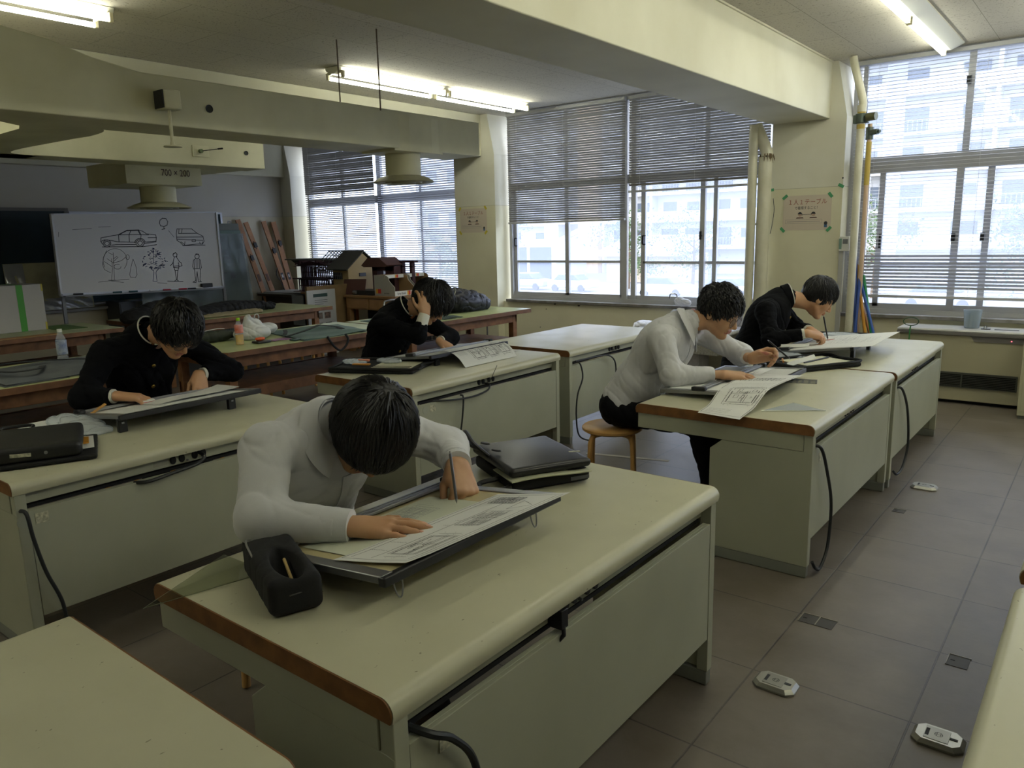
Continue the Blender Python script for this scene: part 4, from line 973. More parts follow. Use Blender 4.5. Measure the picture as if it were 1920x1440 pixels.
R4, I4 = person('student in black uniform seen in profile bent over the desk beside the poster pillar', 'students drawing at the desks',
    dict(hip=(-2.15, 5.43, .55), neck=(-1.915, 5.60, 1.08), head=(-1.70, 5.745, 1.065), shR=(-1.93, 5.33, 1.0), elR=(-1.84, 5.21, .82), wrR=(-1.63, 5.305, .865),
         shL=(-1.96, 5.70, .99), elL=(-1.86, 5.80, .83), wrL=(-1.70, 5.60, .85)),
    (.72, .45, -.56), (.50, .26, .82), 'jacket', seed=23,
    hair=dict(front=.046, back=-.05, side=.004, thick=.013, n=1200, len=(.03, .055), lift=.006, mess=.12, fringe=80, flen=.052),
    hands=dict(R=dict(dir=(.72, .62, -.18), dor=(0, -.35, .93), curl=[(38, 45, 25), (45, 52, 30), (50, 55, 30), (52, 58, 30)], thumb=TH_PINCH), L=dict(dir=(.7, -.5, -.2), dor=(0, .1, 1), curl=RELAX, thumb=TH_FLAT)))
stand_collar(I4); front_buttons(I4, (.17, .36, .56, .78), M_gold)
R5, I5 = person('student in black uniform with one hand in his hair at the middle desk', 'students drawing at the desks',
    dict(hip=(-4.36, 3.86, .55), neck=(-4.13, 3.90, 1.05), head=(-3.945, 4.035, 1.085), shR=(-4.11, 3.70, .97), elR=(-3.87, 3.82, .885), wrR=(-3.865, 3.895, 1.035),
         shL=(-4.10, 4.10, .97), elL=(-3.92, 4.22, .82), wrL=(-3.865, 4.03, .82)),
    (.62, .42, -.66), (.62, .36, .70), 'jacket', seed=31, bare_arm=dict(R=.55), cuff_at=dict(R=(.45, .95, .040, .036)),
    hair=dict(front=.036, back=-.055, side=-.004, thick=.032, n=1700, len=(.05, .09), lift=.02, mess=.35, fringe=90, flen=.06, sweep=.02),
    hands=dict(R=dict(dir=(-.20, .22, .95), dor=(.86, -.42, .28), curl=[(14, 30, 25), (12, 34, 28), (12, 34, 28), (10, 32, 25)], thumb=TH_FLAT, spread=1.9), L=dict(dir=(.60, .35, -.35), dor=(.3, 0, .95), curl=RELAX, thumb=TH_FLAT)))
stand_collar(I5); front_buttons(I5, (.22, .5, .78), M_gold)
# ---- stools
M_birch = mat('birch_stool', '#cfa262', .4, noise='#bd9050', scale=14)
def stool(label, x, y, dup_of=None):
    t = thing('wooden_stool', label, 'stool', (x, y, 0), .5, 'round wooden stools')
    MB().lathe([(0, .405), (.165, .405), (.18, .415), (.18, .428), (.168, .437), (0, .437)], (x, y, 0), 32).build('seat', M_birch, t, smooth='auto')
    for k in range(4):
        a = PI/4+k*PI/2+.5; c, s_ = math.cos(a), math.sin(a)
        p = spline([(x+c*.06, y+s_*.06, .396), (x+c*.14, y+s_*.14, .393), (x+c*.168, y+s_*.168, .365), (x+c*.176, y+s_*.176, .30), (x+c*.185, y+s_*.185, .004)], 6)
        MB().tube(p, .0155, 10).build('leg', M_birch, t, smooth='auto')
    return t
stool('round wooden stool under the student in white shirt and round glasses', -2.30, 3.86)
stool('wooden stool under the white-shirted student at the foreground desk', -2.26, 1.52)
stool('wooden stool under the bespectacled student in black', -4.42, 2.03)
stool('wooden stool under the student in profile', -2.19, 5.43)
stool('wooden stool under the student holding his head', -4.40, 3.86)
# ================================================================ things on the desks
M_paper = mat('drawing_paper', '#d9dad6', .7)
M_trace = mat('tracing_sheet', '#c9cdb9', .6)
M_ink = mat('pencil_ink', '#34363a', .8)
M_inkl = mat('pencil_ink_light', '#7b7d80', .8)
M_boardtop = mat('board_surface', '#b9ae84', .5)
M_rail = mat('board_rail', '#8f9092', .35, .7)
M_blackp = mat('board_black_trim', '#1b1c20', .4)
M_zip = mat('zip_metal', '#9d9d9d', .35, .8)
M_leather = mat('black_vinyl', '#16171b', .33, bump=.08, scale=120)
M_nylon = mat('black_nylon', '#0c0d10', .8, bump=.2, scale=200)
M_clear = bpy.data.materials.new('clear_plastic'); M_clear.use_nodes = True; _glass(M_clear, (.86, .88, .84), .10)
M_film = bpy.data.materials.new('plastic_film'); M_film.use_nodes = True
def _film(m, tint, op, col=(.75, .8, .85)):
    n = m.node_tree.nodes; l = m.node_tree.links; n.clear()
    o = n.new('ShaderNodeOutputMaterial'); t = n.new('ShaderNodeBsdfTransparent'); t.inputs[0].default_value = (*tint, 1)
    p = n.new('ShaderNodeBsdfPrincipled'); p.inputs['Base Color'].default_value = (*col, 1); p.inputs['Roughness'].default_value = .2
    x = n.new('ShaderNodeMixShader'); x.inputs[0].default_value = op; l.new(t.outputs[0], x.inputs[1]); l.new(p.outputs[0], x.inputs[2]); l.new(x.outputs[0], o.inputs[0])
_film(M_film, (.9, .93, .95), .45)
def draw_on(mb, fn, lines, w=.0016, off=.0007, step=.06):
    """ribbons on a surface fn(u,v); lines: ((u0,v0),(u1,v1)) or longer polylines"""
    e = 1e-3
    def P(u, v):
        p = Vector(fn(u, v)); a = Vector(fn(u+e, v))-p; b = Vector(fn(u, v+e))-p; n = a.cross(b).normalized()
        if n.z < 0 and abs(n.z) > .05: n = -n
        return p, n
    for ln in lines:
        pts = []
        for (a, b) in zip(ln, ln[1:]):
            k = max(1, int(math.hypot(b[0]-a[0], b[1]-a[1])/step))
            for i in range(k): pts.append((a[0]+(b[0]-a[0])*i/k, a[1]+(b[1]-a[1])*i/k))
        pts.append(ln[-1]); Q = [P(*p) for p in pts]; base = len(mb.v)
        for i, (p, n) in enumerate(Q):
            t = (Q[min(i+1, len(Q)-1)][0]-Q[max(i-1, 0)][0])
            if t.length < 1e-9: t = Vector((1, 0, 0))
            s = n.cross(t.normalized())*w/2; q = p+n*off; mb.v += [tuple(q-s), tuple(q+s)]
        for i in range(len(Q)-1): mb.f.append((base+2*i, base+2*i+2, base+2*i+3, base+2*i+1)); mb.mi.append(0)
    return mb
def plan_lines(u0, v0, u1, v1, rng, dense=1.):
    """floor plan: outer walls, rooms, door swings, dimension lines, notes"""
    L_ = []; R_ = lambda a, b: a+(b-a)*rng.random(); W_, H_ = u1-u0, v1-v0
    def U(x): return u0+W_*x
    def V(y): return v0+H_*y
    def rect(a, b, c, d): return [(U(a), V(b)), (U(c), V(b)), (U(c), V(d)), (U(a), V(d)), (U(a), V(b))]
    L_.append(rect(.12, .15, .88, .85)); L_.append(rect(.135, .175, .865, .825))
    xs = sorted([.12, .88]+[R_(.25, .75) for _ in range(2)]); ys = [.15, R_(.42, .58), .85]
    for x in xs[1:-1]: L_.append([(U(x), V(.15)), (U(x), V(.85))])
    L_.append([(U(.12), V(ys[1])), (U(.88), V(ys[1]))])
    for i in range(int(5*dense)):
        a, b = R_(.15, .75), R_(.2, .7); c, d = a+R_(.05, .13), b+R_(.05, .13); L_.append(rect(a, b, min(c, .87), min(d, .83)))
    for i in range(int(3*dense)):
        cx, cy = R_(.2, .8), R_(.25, .75); r = R_(.04, .07); L_.append([(U(cx), V(cy))]+[(U(cx+r*math.cos(t)), V(cy+r*math.sin(t))) for t in np.linspace(0, PI/2, 5)])
    for y in (.05, .93): L_.append([(U(.12), V(y)), (U(.88), V(y))])
    for x in (.04, .95): L_.append([(U(x), V(.15)), (U(x), V(.85))])
    for i in range(int(22*dense)):
        if rng.random() < .5: x, y = R_(.1, .9), rng.choice((.0, .085, .9, .98))
        else: x, y = rng.choice((.0, .07, .93, .99)), R_(.1, .9)
        L_.append([(U(x), V(y)), (U(x+R_(.01, .035)), V(y+R_(-.01, .01)))])
    return L_
def elevation_lines(u0, v0, u1, v1, rng):
    U = lambda x: u0+(u1-u0)*x; V = lambda y: v0+(v1-v0)*y; L_ = []
    for y in (.2, .23, .5, .53, .8): L_.append([(U(.05), V(y)), (U(.95), V(y))])
    for x in np.linspace(.05, .95, 10):
        if rng.random() < .8: L_.append([(U(x), V(.2)), (U(x), V(.8))])
    for x in np.linspace(.1, .85, 7):
        for y in (.28, .58):
            if rng.random() < .75: L_.append([(U(x), V(y)), (U(x+.06), V(y)), (U(x+.06), V(y+.14)), (U(x), V(y+.14)), (U(x), V(y))])
    return L_
def note_lines(u0, v0, u1, v1, rng, rows=5):
    L_ = []
    for r in range(rows):
        v = v0+(v1-v0)*(r+.5)/rows; u = u0
        while u < u1:
            w_ = rng.uniform(.006, .02); L_.append([(u, v), (u+w_, v+rng.uniform(-.003, .003))]); u += w_+rng.uniform(.004, .01)
    return L_
def drafting_board(label, xl, xh, y0, y1, zl, zh, leg='wire', bar_t=.06, legy=(.10, .88), top=M_boardtop):
    t = thing('drawing_board', label, 'drawing board', ((xl+xh)/2, (y0+y1)/2, .72), 0, 'tilted drawing boards')
    dx, dz = xh-xl, zh-zl; L_ = math.hypot(dx, dz); Mx = frameM((xl, y0, zl), (dx, 0, dz), (0, 1, 0))   # x: away from the student, y along, z up (flipped below)
    w_ = y1-y0
    up = Mx.to_3x3() @ Vector((0, 0, 1)); sg = 1 if up.z > 0 else -1
    def B(a, b, c, d, e, f): return MB().box(a, b, c, d, sg*e, sg*f, Mx)
    B(0, L_, 0, w_, -.012, 0).build('panel', top, t)
    B(.0, L_, -.004, .035, -.016, .004).build('side_rail', M_rail, t, bevel=.003); B(.0, L_, w_-.035, w_+.004, -.016, .004).build('side_rail', M_rail, t, bevel=.003)
    B(L_-.012, L_+.012, -.006, w_+.006, -.022, .003).build('edge_trim', M_blackp, t, bevel=.004)
    B(-.012, .012, -.004, w_+.004, -.020, .004).build('front_rail', M_rail, t, bevel=.004)
    bx = L_*bar_t
    r = B(bx, bx+.045, -.012, w_+.012, .006, .016).build('parallel_rule', M_rail, t, bevel=.002)
    B(bx+.010, bx+.016, 0, w_, .016, .019).build('rule_rib', M_alu, r); B(bx+.030, bx+.036, 0, w_, .016, .018).build('rule_rib', M_alu, r)
    for yy in (-.02, w_-.012): B(bx-.015, bx+.06, yy, yy+.032, .004, .026).build('end_block', M_blackp, r, bevel=.006)
    for f in legy:
        y = y0+w_*f; X = xh-.03; zt = zh-.018-.03*dz/dx
        if leg == 'wire': MB().tube(spline([(X, y-.014, zt), (X+.006, y-.012, .745), (X+.01, y-.004, .7235), (X+.01, y+.006, .7235), (X+.006, y+.013, .745), (X, y+.015, zt)], 5), .0022, 6).build('wire_leg', M_alu, t, smooth='auto')
        else:
            o = MB().box(X-.02, X+.004, y-.02, y+.02, .7215, zt).build('folding_leg', M_blackp, t, bevel=.003)
            MB().box(X+.0045, X+.006, y-.006, y+.006, zt-.022, zt-.014).build('leg_slot', M_alu, o)
    def surf(u, v, h=0.):
        """u across the board 0..1 away from student, v along y 0..1"""
        q = Mx @ Vector((u*L_, v*w_, sg*(.001+h))); return q
    return t, surf
def sheet_thing(label, fn, lines, nu=10, nv=10, m=None, th=.0006, w=.0015, cat='drawing', name='plan_sheet', group=None, side=1, inkm=None):
    c = fn(.5, .5); t = thing(name, label, cat, tuple(c), 0, group)
    MB().sheet(fn, nu, nv, th).build('sheet', m or M_paper, t, smooth='auto')
    if lines:
        d = MB(); draw_on(d, fn, lines, w); d.build('drawn_lines', inkm or M_ink, t)
    return t
RNG = random.Random(5)
# ---------------- foreground desk
b1, s1 = drafting_board('tilted drawing board with wire legs on the foreground desk', -1.735, -1.262, 1.095, 1.795, .745, .802, bar_t=.03)
g1 = lambda u, v: s1(.16+.50*u, .10+.70*v, .0012)
ln = plan_lines(.05, .05, .45, .9, RNG)+elevation_lines(.1, .45, .6, .9, RNG)
sheet_thing('tracing paper taped to the foreground drawing board under the big plan sheet', g1, ln, 4, 4, M_trace, inkm=M_inkl, w=.0012)
def f1(u, v):    # u: away from student, v: along +y. sheet lies on the board and juts past its far edge
    p = Vector((-1.47, 1.118, 0)).lerp(Vector((-1.44, 1.735, 0)), v); q = Vector((-1.258, 1.165, 0)).lerp(Vector((-1.215, 1.80, 0)), v)
    r = p.lerp(q, u); z = .745+(r.x+1.735)/.473*.057+.0042+.004*max(0, (u-.6)/.4)
    if v < .12: z += .004*(1-v/.12)
    return (r.x, r.y, z)
ln = []
ln += [[(.04, .03), (.96, .03), (.96, .97), (.04, .97), (.04, .03)]]
ln += elevation_lines(.42, .42, .80, .78, RNG)+plan_lines(.45, .06, .85, .40, RNG, 1.4)+elevation_lines(.15, .80, .55, .97, RNG)
ln += [[(.62, .74), (.85, .80), (.60, .88), (.62, .74)]]+note_lines(.12, .1, .35, .3, RNG, 2)+note_lines(.86, .1, .93, .9, RNG, 2)+note_lines(.3, .45, .38, .6, RNG, 2)
ln += [[(a, .05), (a, .95)] for a in (.12, .40, .90)]
sheet_thing('large white plan sheet hanging past the far edge of the foreground drawing board', f1, ln, 12, 16, w=.0017)
pencil('silver mechanical pencil in the fist of the student in the foreground', (-1.525, 1.617, .93), (-1.49, 1.600, .785), mat('pencil_silver', '#77787c', .3, .8), .0045)
def soft_box(name, m, parent, c, ax_, hx, hy, hz, r, bulge=0., h=.007, wr=0., seed=0, post=None):
    ax_ = np.array(Vector(ax_).normalized()); az = np.array((0, 0, 1.)); ay_ = np.cross(az, ax_); c = np.array(c, float); m_ = max(hx, hy)+hz+.05
    F = Field(c-(m_, m_, hz+.06), c+(m_, m_, hz+.06), h)
    sl, X, Y, Z = F.sub(F.lo, F.lo+F.h*F.n); X = X-c[0]; Y = Y-c[1]; Z = Z-c[2]
    u = X*ax_[0]+Y*ax_[1]; v = X*ay_[0]+Y*ay_[1]; w_ = Z+0*u
    hz_ = hz*(1+bulge*(np.cos(np.clip(u/hx, -1, 1)*PI/2)*np.cos(np.clip(v/hy, -1, 1)*PI/2)-.5)); w_ = np.where(w_ > 0, w_*hz/hz_, w_) if bulge else w_
    qx, qy, qz = np.abs(u)-hx+r, np.abs(v)-hy+r, np.abs(w_)-hz+r
    d = np.sqrt(np.maximum(qx, 0)**2+np.maximum(qy, 0)**2+np.maximum(qz, 0)**2)+np.minimum(np.maximum(qx, np.maximum(qy, qz)), 0)-r
    F.F = np.minimum(F.F, d.astype(np.float32))
    if wr: F.wrinkle(wr, 1., seed)
    if post: post(F)
    return field_obj(name, F, m, parent, 1)
# zipped pencil case, open
pc = thing('pencil_case', 'open black zipped pencil case in front of the foreground drawing board', 'pencil case', (-1.53, 1.04, .72), 0)
ax = Vector((.93, -.37, 0)).normalized(); ay = Vector((.37, .93, 0))
MP = frameM((-1.535, 1.015, .722), ax, ay) @ Matrix.Diagonal((1.22, 1.2, 1.15, 1))
def wp(x, y, z): return MP @ Vector((x, y, z))
def _pc(F):
    F.ell(wp(.022, .004, .080), (.100, .034, .060), np.array([ax[:], ay[:], (0, 0, 1)]).T, k=.008, mode='cut')
soft_box('pouch', M_nylon, pc, tuple(wp(-.012, 0, .040)), ax, .152, .062, .044, .018, h=.0045, wr=.0015, seed=3, post=_pc)
zp = spline([wp(-.15, -.030, .070), wp(-.12, -.045, .079), wp(-.06, -.047, .073), wp(.0, -.044, .064), wp(.05, -.040, .056)], 6); MB().tube(zp, .0028, 6).build('zip', M_zip, pc, smooth=True)
zp = spline([wp(-.045, .03, .075), wp(-.02, .047, .066), (wp(.04, .050, .056)), wp(.095, .040, .050), wp(.110, .015, .047), wp(.112, -.015, .045)], 6); MB().tube(zp, .0024, 6).build('zip_edge', mat('zip_dark', '#4b4b4b', .4, .5), pc, smooth=True)
MB().box(.048, .068, -.045, -.035, .055, .061, MP).build('zip_puller', M_zip, pc, bevel=.002)
e = thing('eraser', 'white eraser poking out of the open pencil case', 'eraser', tuple(wp(.085, -.01, .05)))
MB().box(.055, .115, -.022, -.004, .036, .050, MP @ Matrix.Rotation(.5, 4, 'Z')).build('block', M_white, e, bevel=.003)
p_ = thing('wooden_pencil', 'pale wooden pencil inside the open pencil case', 'pencil', tuple(wp(.0, .02, .05)))
MB().tube([wp(-.03, .012, .060), wp(.07, .006, .040)], .004, 6).build('shaft', mat('pencil_wood', '#b39a63', .5), p_)
# set square overhanging the desk end
def plate(mb, pts, z0, z1, hole=None): mb.prism(pts, z0, z1, 'z'); return mb
t = thing('set_square', 'clear plastic triangle ruler overhanging the near corner of the foreground desk', 'ruler', (-1.75, .88, .722))
o = MB(); P3 = [(-1.735, .765), (-1.665, 1.06), (-1.865, 1.055)]
o.prism(P3, .7215, .7235, 'z'); o.build('plate', M_clear, t, bevel=.0005)
e_ = MB(); e_.tube([(*P3[0], .7236), (*P3[1], .7236)], .0008, 4).tube([(*P3[0], .7236), (*P3[2], .7236)], .0005, 4); e_.build('edge', mat('plastic_edge', '#6f7358', .4), t)
# briefcase lying on the desk
bc = thing('briefcase', 'shiny black document briefcase lying on the foreground desk', 'bag', (-1.60, 2.10, .72))
bx_, by_ = Vector((.30, -.10, 0)), Vector((.55, .83, 0))
CA = np.array((-1.60, 2.115)); du = np.array((.47, .88)); du = du/np.linalg.norm(du); dv = np.array((du[1], -du[0]))
def bcp(u, v, z): return (CA[0]+du[0]*u+dv[0]*v, CA[1]+du[1]*u+dv[1]*v, z)
soft_box('lower_body', M_nylon, bc, (CA[0], CA[1], .746), (du[0], du[1], 0), .150, .172, .022, .012)
soft_box('top_flap', M_leather, bc, (CA[0]-.006, CA[1]+.004, .790), (du[0], du[1], 0), .155, .182, .017, .014, bulge=.45)
MB().sheet(lambda a, b: bcp(-.158+.30*a, .03+.165*b, .768+.004*math.sin(a*5)), 6, 3, .004).build('paper_inside', mat('paper_greenish', '#b8bba0', .6), bc)
def handle(pts, r=.008):
    return MB().tube(spline(pts, 6), r, 8)
# carrying handles on the -u side
handle([bcp(-.15, -.135, .80), bcp(-.20, -.13, .84), bcp(-.215, -.085, .885), bcp(-.20, -.04, .85), bcp(-.15, -.03, .80)]).build('handle', M_blackp, bc, smooth='auto')
handle([bcp(-.15, .065, .745), bcp(-.215, .06, .738), bcp(-.235, .09, .735), bcp(-.235, .14, .735), bcp(-.205, .17, .738), bcp(-.15, .165, .745)], .009).build('handle', M_blackp, bc, smooth='auto')
for v in (-.135, -.03): MB().lathe([(0, .006), (.012, .005), (.014, 0)], bcp(-.12, v, .816), 12, None, 1.6, .8).build('handle_tab', M_blackp, bc, smooth='auto')
MB().box(-.02, .02, -.005, .005, 0, .0012, frameM(bcp(.115, .12, .8185), (.45, .5, 0), (-.5, .45, 0))).build('name_sticker', mat('sticker_cream', '#d4d2b8', .5), bc)
MB().box(-.035, .035, -.0005, .0008, -.006, .006, frameM(bcp(.09, .206, .752), (du[0], du[1], 0), (dv[0], dv[1], 0)) @ Matrix.Rotation(0, 4, 'X')).build('label_strip', mat('strip_grey', '#4d4f55', .4), bc)
# ---------------- left desk
b2, s2 = drafting_board('dark edged drawing board of the bespectacled student on the left desk', -3.985, -3.50, 1.545, 2.27, .750, .805, leg='block', legy=(.03, .80), bar_t=.10, top=mat('board_white', '#c9cac4', .5))
sheet_thing('white drawing sheet lying on the left drawing board', lambda u, v: s2(.22+.7*u, .05+.86*v, .0012), elevation_lines(.1, .1, .5, .9, RNG), 3, 3, inkm=M_inkl)
def f2(u, v): p = s2(.25+.45*u, .42+.55*v, .004); return (p.x, p.y, p.z+.05*max(0, v-.55)**1.5*2.2*(1-.4*u)+.008*math.sin(v*4))
sheet_thing('curled sheet of paper under the fingers of the bespectacled student', f2, [], 6, 14)
sheet_thing('second folded sheet lying beneath the curled one on the left drawing board', lambda u, v: (lambda p: (p.x, p.y, p.z+.010*math.sin(v*3.1)))(s2(.30+.4*u, .36+.4*v, .003)), [], 5, 8)
e = thing('eraser', 'white eraser with red band beside the hand of the bespectacled student', 'eraser', tuple(s2(.35, .38, .01)))
Me = frameM(s2(.28, .36, .003), (.15, 1, .03), (1, -.15, 0)); MB().box(0, .07, -.017, .017, -.016, -.001, Me).build('block', M_white, e, bevel=.002); MB().box(.002, .068, -.0175, .0175, -.0085, -.0055, Me).build('red_band', mat('red_band', '#a3262c', .5), e)
bf = thing('briefcase', 'dull black briefcase with papers sticking out at the left edge of the photo', 'bag', (-3.5, 1.12, .72))
soft_box('body', mat('dull_black_vinyl', '#1a1b1b', .5, bump=.1, scale=150), bf, (-3.475, 1.10, .776), (.44, 1, 0), .25, .20, .034, .022, bulge=.3)
soft_box('base_flap', M_nylon, bf, (-3.455, 1.125, .733), (.44, 1, 0), .27, .195, .010, .008)
q = lambda u, v, z: (-3.475+.403*u+.915*v*.0+.915*v, 1.10+.915*u-.403*v, z)
MB().tube(spline([q(-.06, -.19, .80), q(-.05, -.225, .806), q(.05, -.225, .806), q(.06, -.19, .80)], 6), .008, 8).build('handle', M_blackp, bf, smooth='auto')
MB().prism([q(.19, -.14, 0)[:2], q(.285, -.12, 0)[:2], q(.29, .10, 0)[:2], q(.2, .12, 0)[:2]], .748, .7495, 'z').build('paper_inside', M_paper, bf)
MB().prism([q(.2, -.10, 0)[:2], q(.268, -.08, 0)[:2], q(.27, .03, 0)[:2], q(.2, .05, 0)[:2]], .752, .756, 'z').build('orange_folder', mat('orange_folder', '#c98a1c', .5), bf)
MB().box(-.035, .035, -.007, .007, 0, .001, frameM(q(.04, .2005, .776), (.403, .915, -.06), (0, 0, 1)) ).build('name_sticker', mat('sticker_cream', '#d4d2b8', .5), bf)
MB().lathe([(0, .003), (.006, .002), (.007, 0)], (0, 0, 0), 12, frameM(q(.125, .2, .775), (.403, .915, 0), (0, 0, 1))).build('stud', M_alu, bf, smooth='auto')
t = thing('loose_papers', 'white papers behind the briefcase at the left edge', 'paper', (-4.0, 1.42, .722)); MB().sheet(lambda u, v: (-4.10+.26*u, 1.30+.22*v+.04*u, .724+.018*math.sin(v*3)*u), 6, 6, .001).build('sheet', M_paper, t, smooth='auto')
t = thing('plastic_bag', 'crumpled clear plastic bag between the briefcase and the left drawing board', 'plastic bag', (-3.80, 1.50, .72))
F = Field((-4.05, 1.28, .71), (-3.5, 1.75, .82), .007); F.ell((-3.80, 1.49, .735), (.16, .085, .035), None, .03); F.ell((-3.66, 1.49, .728), (.10, .075, .018), None, .03); F.ell((-3.90, 1.46, .745), (.09, .07, .03), None, .02); F.half((0, 0, .7225), (0, 0, -1), .003); F.wrinkle(.009, 1.4, 9)
field_obj('film', F, M_film, t, 0)
t = thing('wooden_ruler', 'wooden stick leaning out of the clear plastic bag on the left desk', 'ruler', (-3.86, 1.58, .74)); MB().box(-.06, .06, -.011, .011, -.003, .003, frameM((-3.85, 1.585, .775), (.1, .80, .45), (1, 0, -.05))).build('stick', mat('ruler_wood', '#b98a45', .5), t, bevel=.002)
# ---------------- desk of the student with round glasses
b3, s3 = drafting_board('drawing board at the elbow of the student with round glasses', -1.84, -1.37, 3.60, 4.44, .748, .775, leg='block', bar_t=.40, legy=(.1, .9), top=mat('board_white', '#c9cac4', .5))
sheet_thing('white drawing sheet on the board of the student with round glasses', lambda u, v: s3(.05+.62*u, .05+.9*v, .0012), plan_lines(.2, .4, .9, .9, RNG), 3, 3, inkm=M_inkl)
def f3(u, v):
    a = Vector((-1.585, 4.08, .800)).lerp(Vector((-1.30, 4.20, .772)), u); b = Vector((-1.50, 3.30, .738)).lerp(Vector((-1.285, 3.275, .728)), u)
    p = a.lerp(b, v**.95); z = .748+(p.x+1.84)/.47*.027+.018 if p.y > 3.60 and p.x < -1.37 else .7225
    t_ = min(1, max(0, (p.y-3.42)/.25)); z2 = .7235+(.052)*t_*t_*(3-2*t_)
    sag = -.05*max(0, (3.345-p.y))
    return (p.x, p.y, z2+.022*u*math.sin(v*PI)*.8+sag+.004)
ln = plan_lines(.22, .50, .95, .78, RNG, 1.6)+[[(.25, .52), (.9, .52), (.9, .76), (.25, .76), (.25, .52)]]+elevation_lines(.1, .12, .9, .3, RNG)+note_lines(.1, .84, .6, .95, RNG, 5)+[[(.03, .03), (.97, .03), (.97, .97), (.03, .97), (.03, .03)]]+note_lines(.1, .34, .9, .44, RNG, 3)
sheet_thing('floor plan sheet drooping over the brown end of the right hand desk', f3, ln, 8, 22, w=.0022)
pencil('black mechanical pencil held by the student with round glasses', (-1.50, 4.21, .955), (-1.405, 4.30, .845), M_black, .005)
t = thing('template_plate', 'grey perforated drawing template lying on the right hand desk', 'template', (-1.35, 4.32, .722)); MT = frameM((-1.35, 4.33, .7215), (.9, .25, 0), (-.25, .9, 0))
o = MB()
for a, b in ((-.085, -.075), (.075, .085)): o.box(a, b, -.06, .06, 0, .001, MT)
for a in (-.06, -.03, 0, .03, .055): o.box(-.085, .085, a-.004 if a < .055 else .05, a+.004 if a < .055 else .06, 0, .001, MT)
for a in (-.05, -.02, .01, .045): o.box(a-.006, a+.006, -.06, .06, 0, .001, MT)
o.build('plate', mat('template_grey', '#6d6f6c', .4), t)
t = thing('set_square', 'clear plastic triangle ruler lying on the desk beside the drooping plan sheet', 'ruler', (-1.2, 3.6, .722))
P3 = [(-1.27, 3.50), (-1.02, 3.66), (-1.20, 3.75)]; MB().prism(P3, .7215, .7235, 'z').build('plate', M_film, t)
MB().tube([(*P3[0], .7238), (*P3[1], .7238)], .0012, 4).build('edge', M_white, t)
def open_case(label, c, a, L_, W_, items=1):
    t = thing('zip_organizer', label, 'organizer', (c[0], c[1], .72)); u = np.array((math.cos(a), math.sin(a))); v = np.array((-u[1], u[0]))
    P = lambda x, y, z: (c[0]+u[0]*x+v[0]*y, c[1]+u[1]*x+v[1]*y, z)
    soft_box('cover', M_nylon, t, (c[0], c[1], .734), (u[0], u[1], 0), L_/2, W_/2, .0125, .010)
    rim = [P(-L_/2+.01, -W_/2+.01, .752), P(L_/2-.01, -W_/2+.01, .752), P(L_/2-.006, 0, .752), P(L_/2-.01, W_/2-.01, .752), P(-L_/2+.01, W_/2-.01, .752), P(-L_/2+.006, 0, .752), P(-L_/2+.01, -W_/2+.01, .752)]
    MB().tube(spline(rim, 5), .0085, 8).build('zip_rim', M_nylon, t, smooth='auto')
    return t, P, u, v
oc, P, u, v = open_case('open black zip organizer full of papers near the elbow end of the right hand desk', (-1.46, 4.86), 1.05, .50, .33)
Mx = frameM(P(0, 0, .7475), (u[0], u[1], 0), (v[0], v[1], 0))
MB().box(-.14, .20, -.12, .12, 0, .004, Mx).build('paper_stack', mat('paper_cream', '#c9c7ae', .6), oc)
t = thing('ruler_tube', 'white triangular scale ruler resting across the organizer', 'ruler', P(-.1, 0, .77)); MB().prism([(-.014, 0), (.014, 0), (0, .024)], -.13, .13, 'y', frameM(P(-.10, -.02, .755), (.85, -.3, 0), (.3, .9, .10))).build('body', M_paper, t)
t = thing('black_pen', 'thin black pen lying in the open organizer', 'pen', P(.05, 0, .755)); MB().tube([P(-.10, -.05, .756), P(.17, .03, .758)], .005, 8).build('barrel', M_black, t)
t = thing('orange_pen', 'orange wooden pen at the left of the open organizer', 'pen', P(-.2, .05, .755)); MB().tube([P(-.19, .03, .757), P(-.12, .12, .757)], .006, 8).build('barrel', mat('orange_wood', '#b87a3c', .5), t)
for i, (c, r, lb) in enumerate((((-1.86, 5.02, .735), (.10, .10, .025), 'blue tinted crumpled plastic pouch between the two right hand students'), ((-1.66, 5.03, .738), (.12, .07, .028), 'clear plastic wrap lying in front of the profile student'))):
    t = thing('plastic_pouch', lb, 'plastic bag', (c[0], c[1], .72)); F = Field(np.array(c)-.17, np.array(c)+.17, .007); F.ell(c, r, None, .02); F.half((0, 0, .7225), (0, 0, -1), .003); F.wrinkle(.007, 1.5, 20+i); field_obj('film', F, M_film, t, 0)
t = thing('ruler_blue', 'dark blue ruler lying under the plastic pouches', 'ruler', (-1.75, 4.98, .722)); MB().box(-.12, .12, -.015, .015, 0, .003, frameM((-1.74, 4.95, .7215), (.9, .35, 0), (-.35, .9, 0))).build('strip', mat('navy_plastic', '#20305f', .4), t)
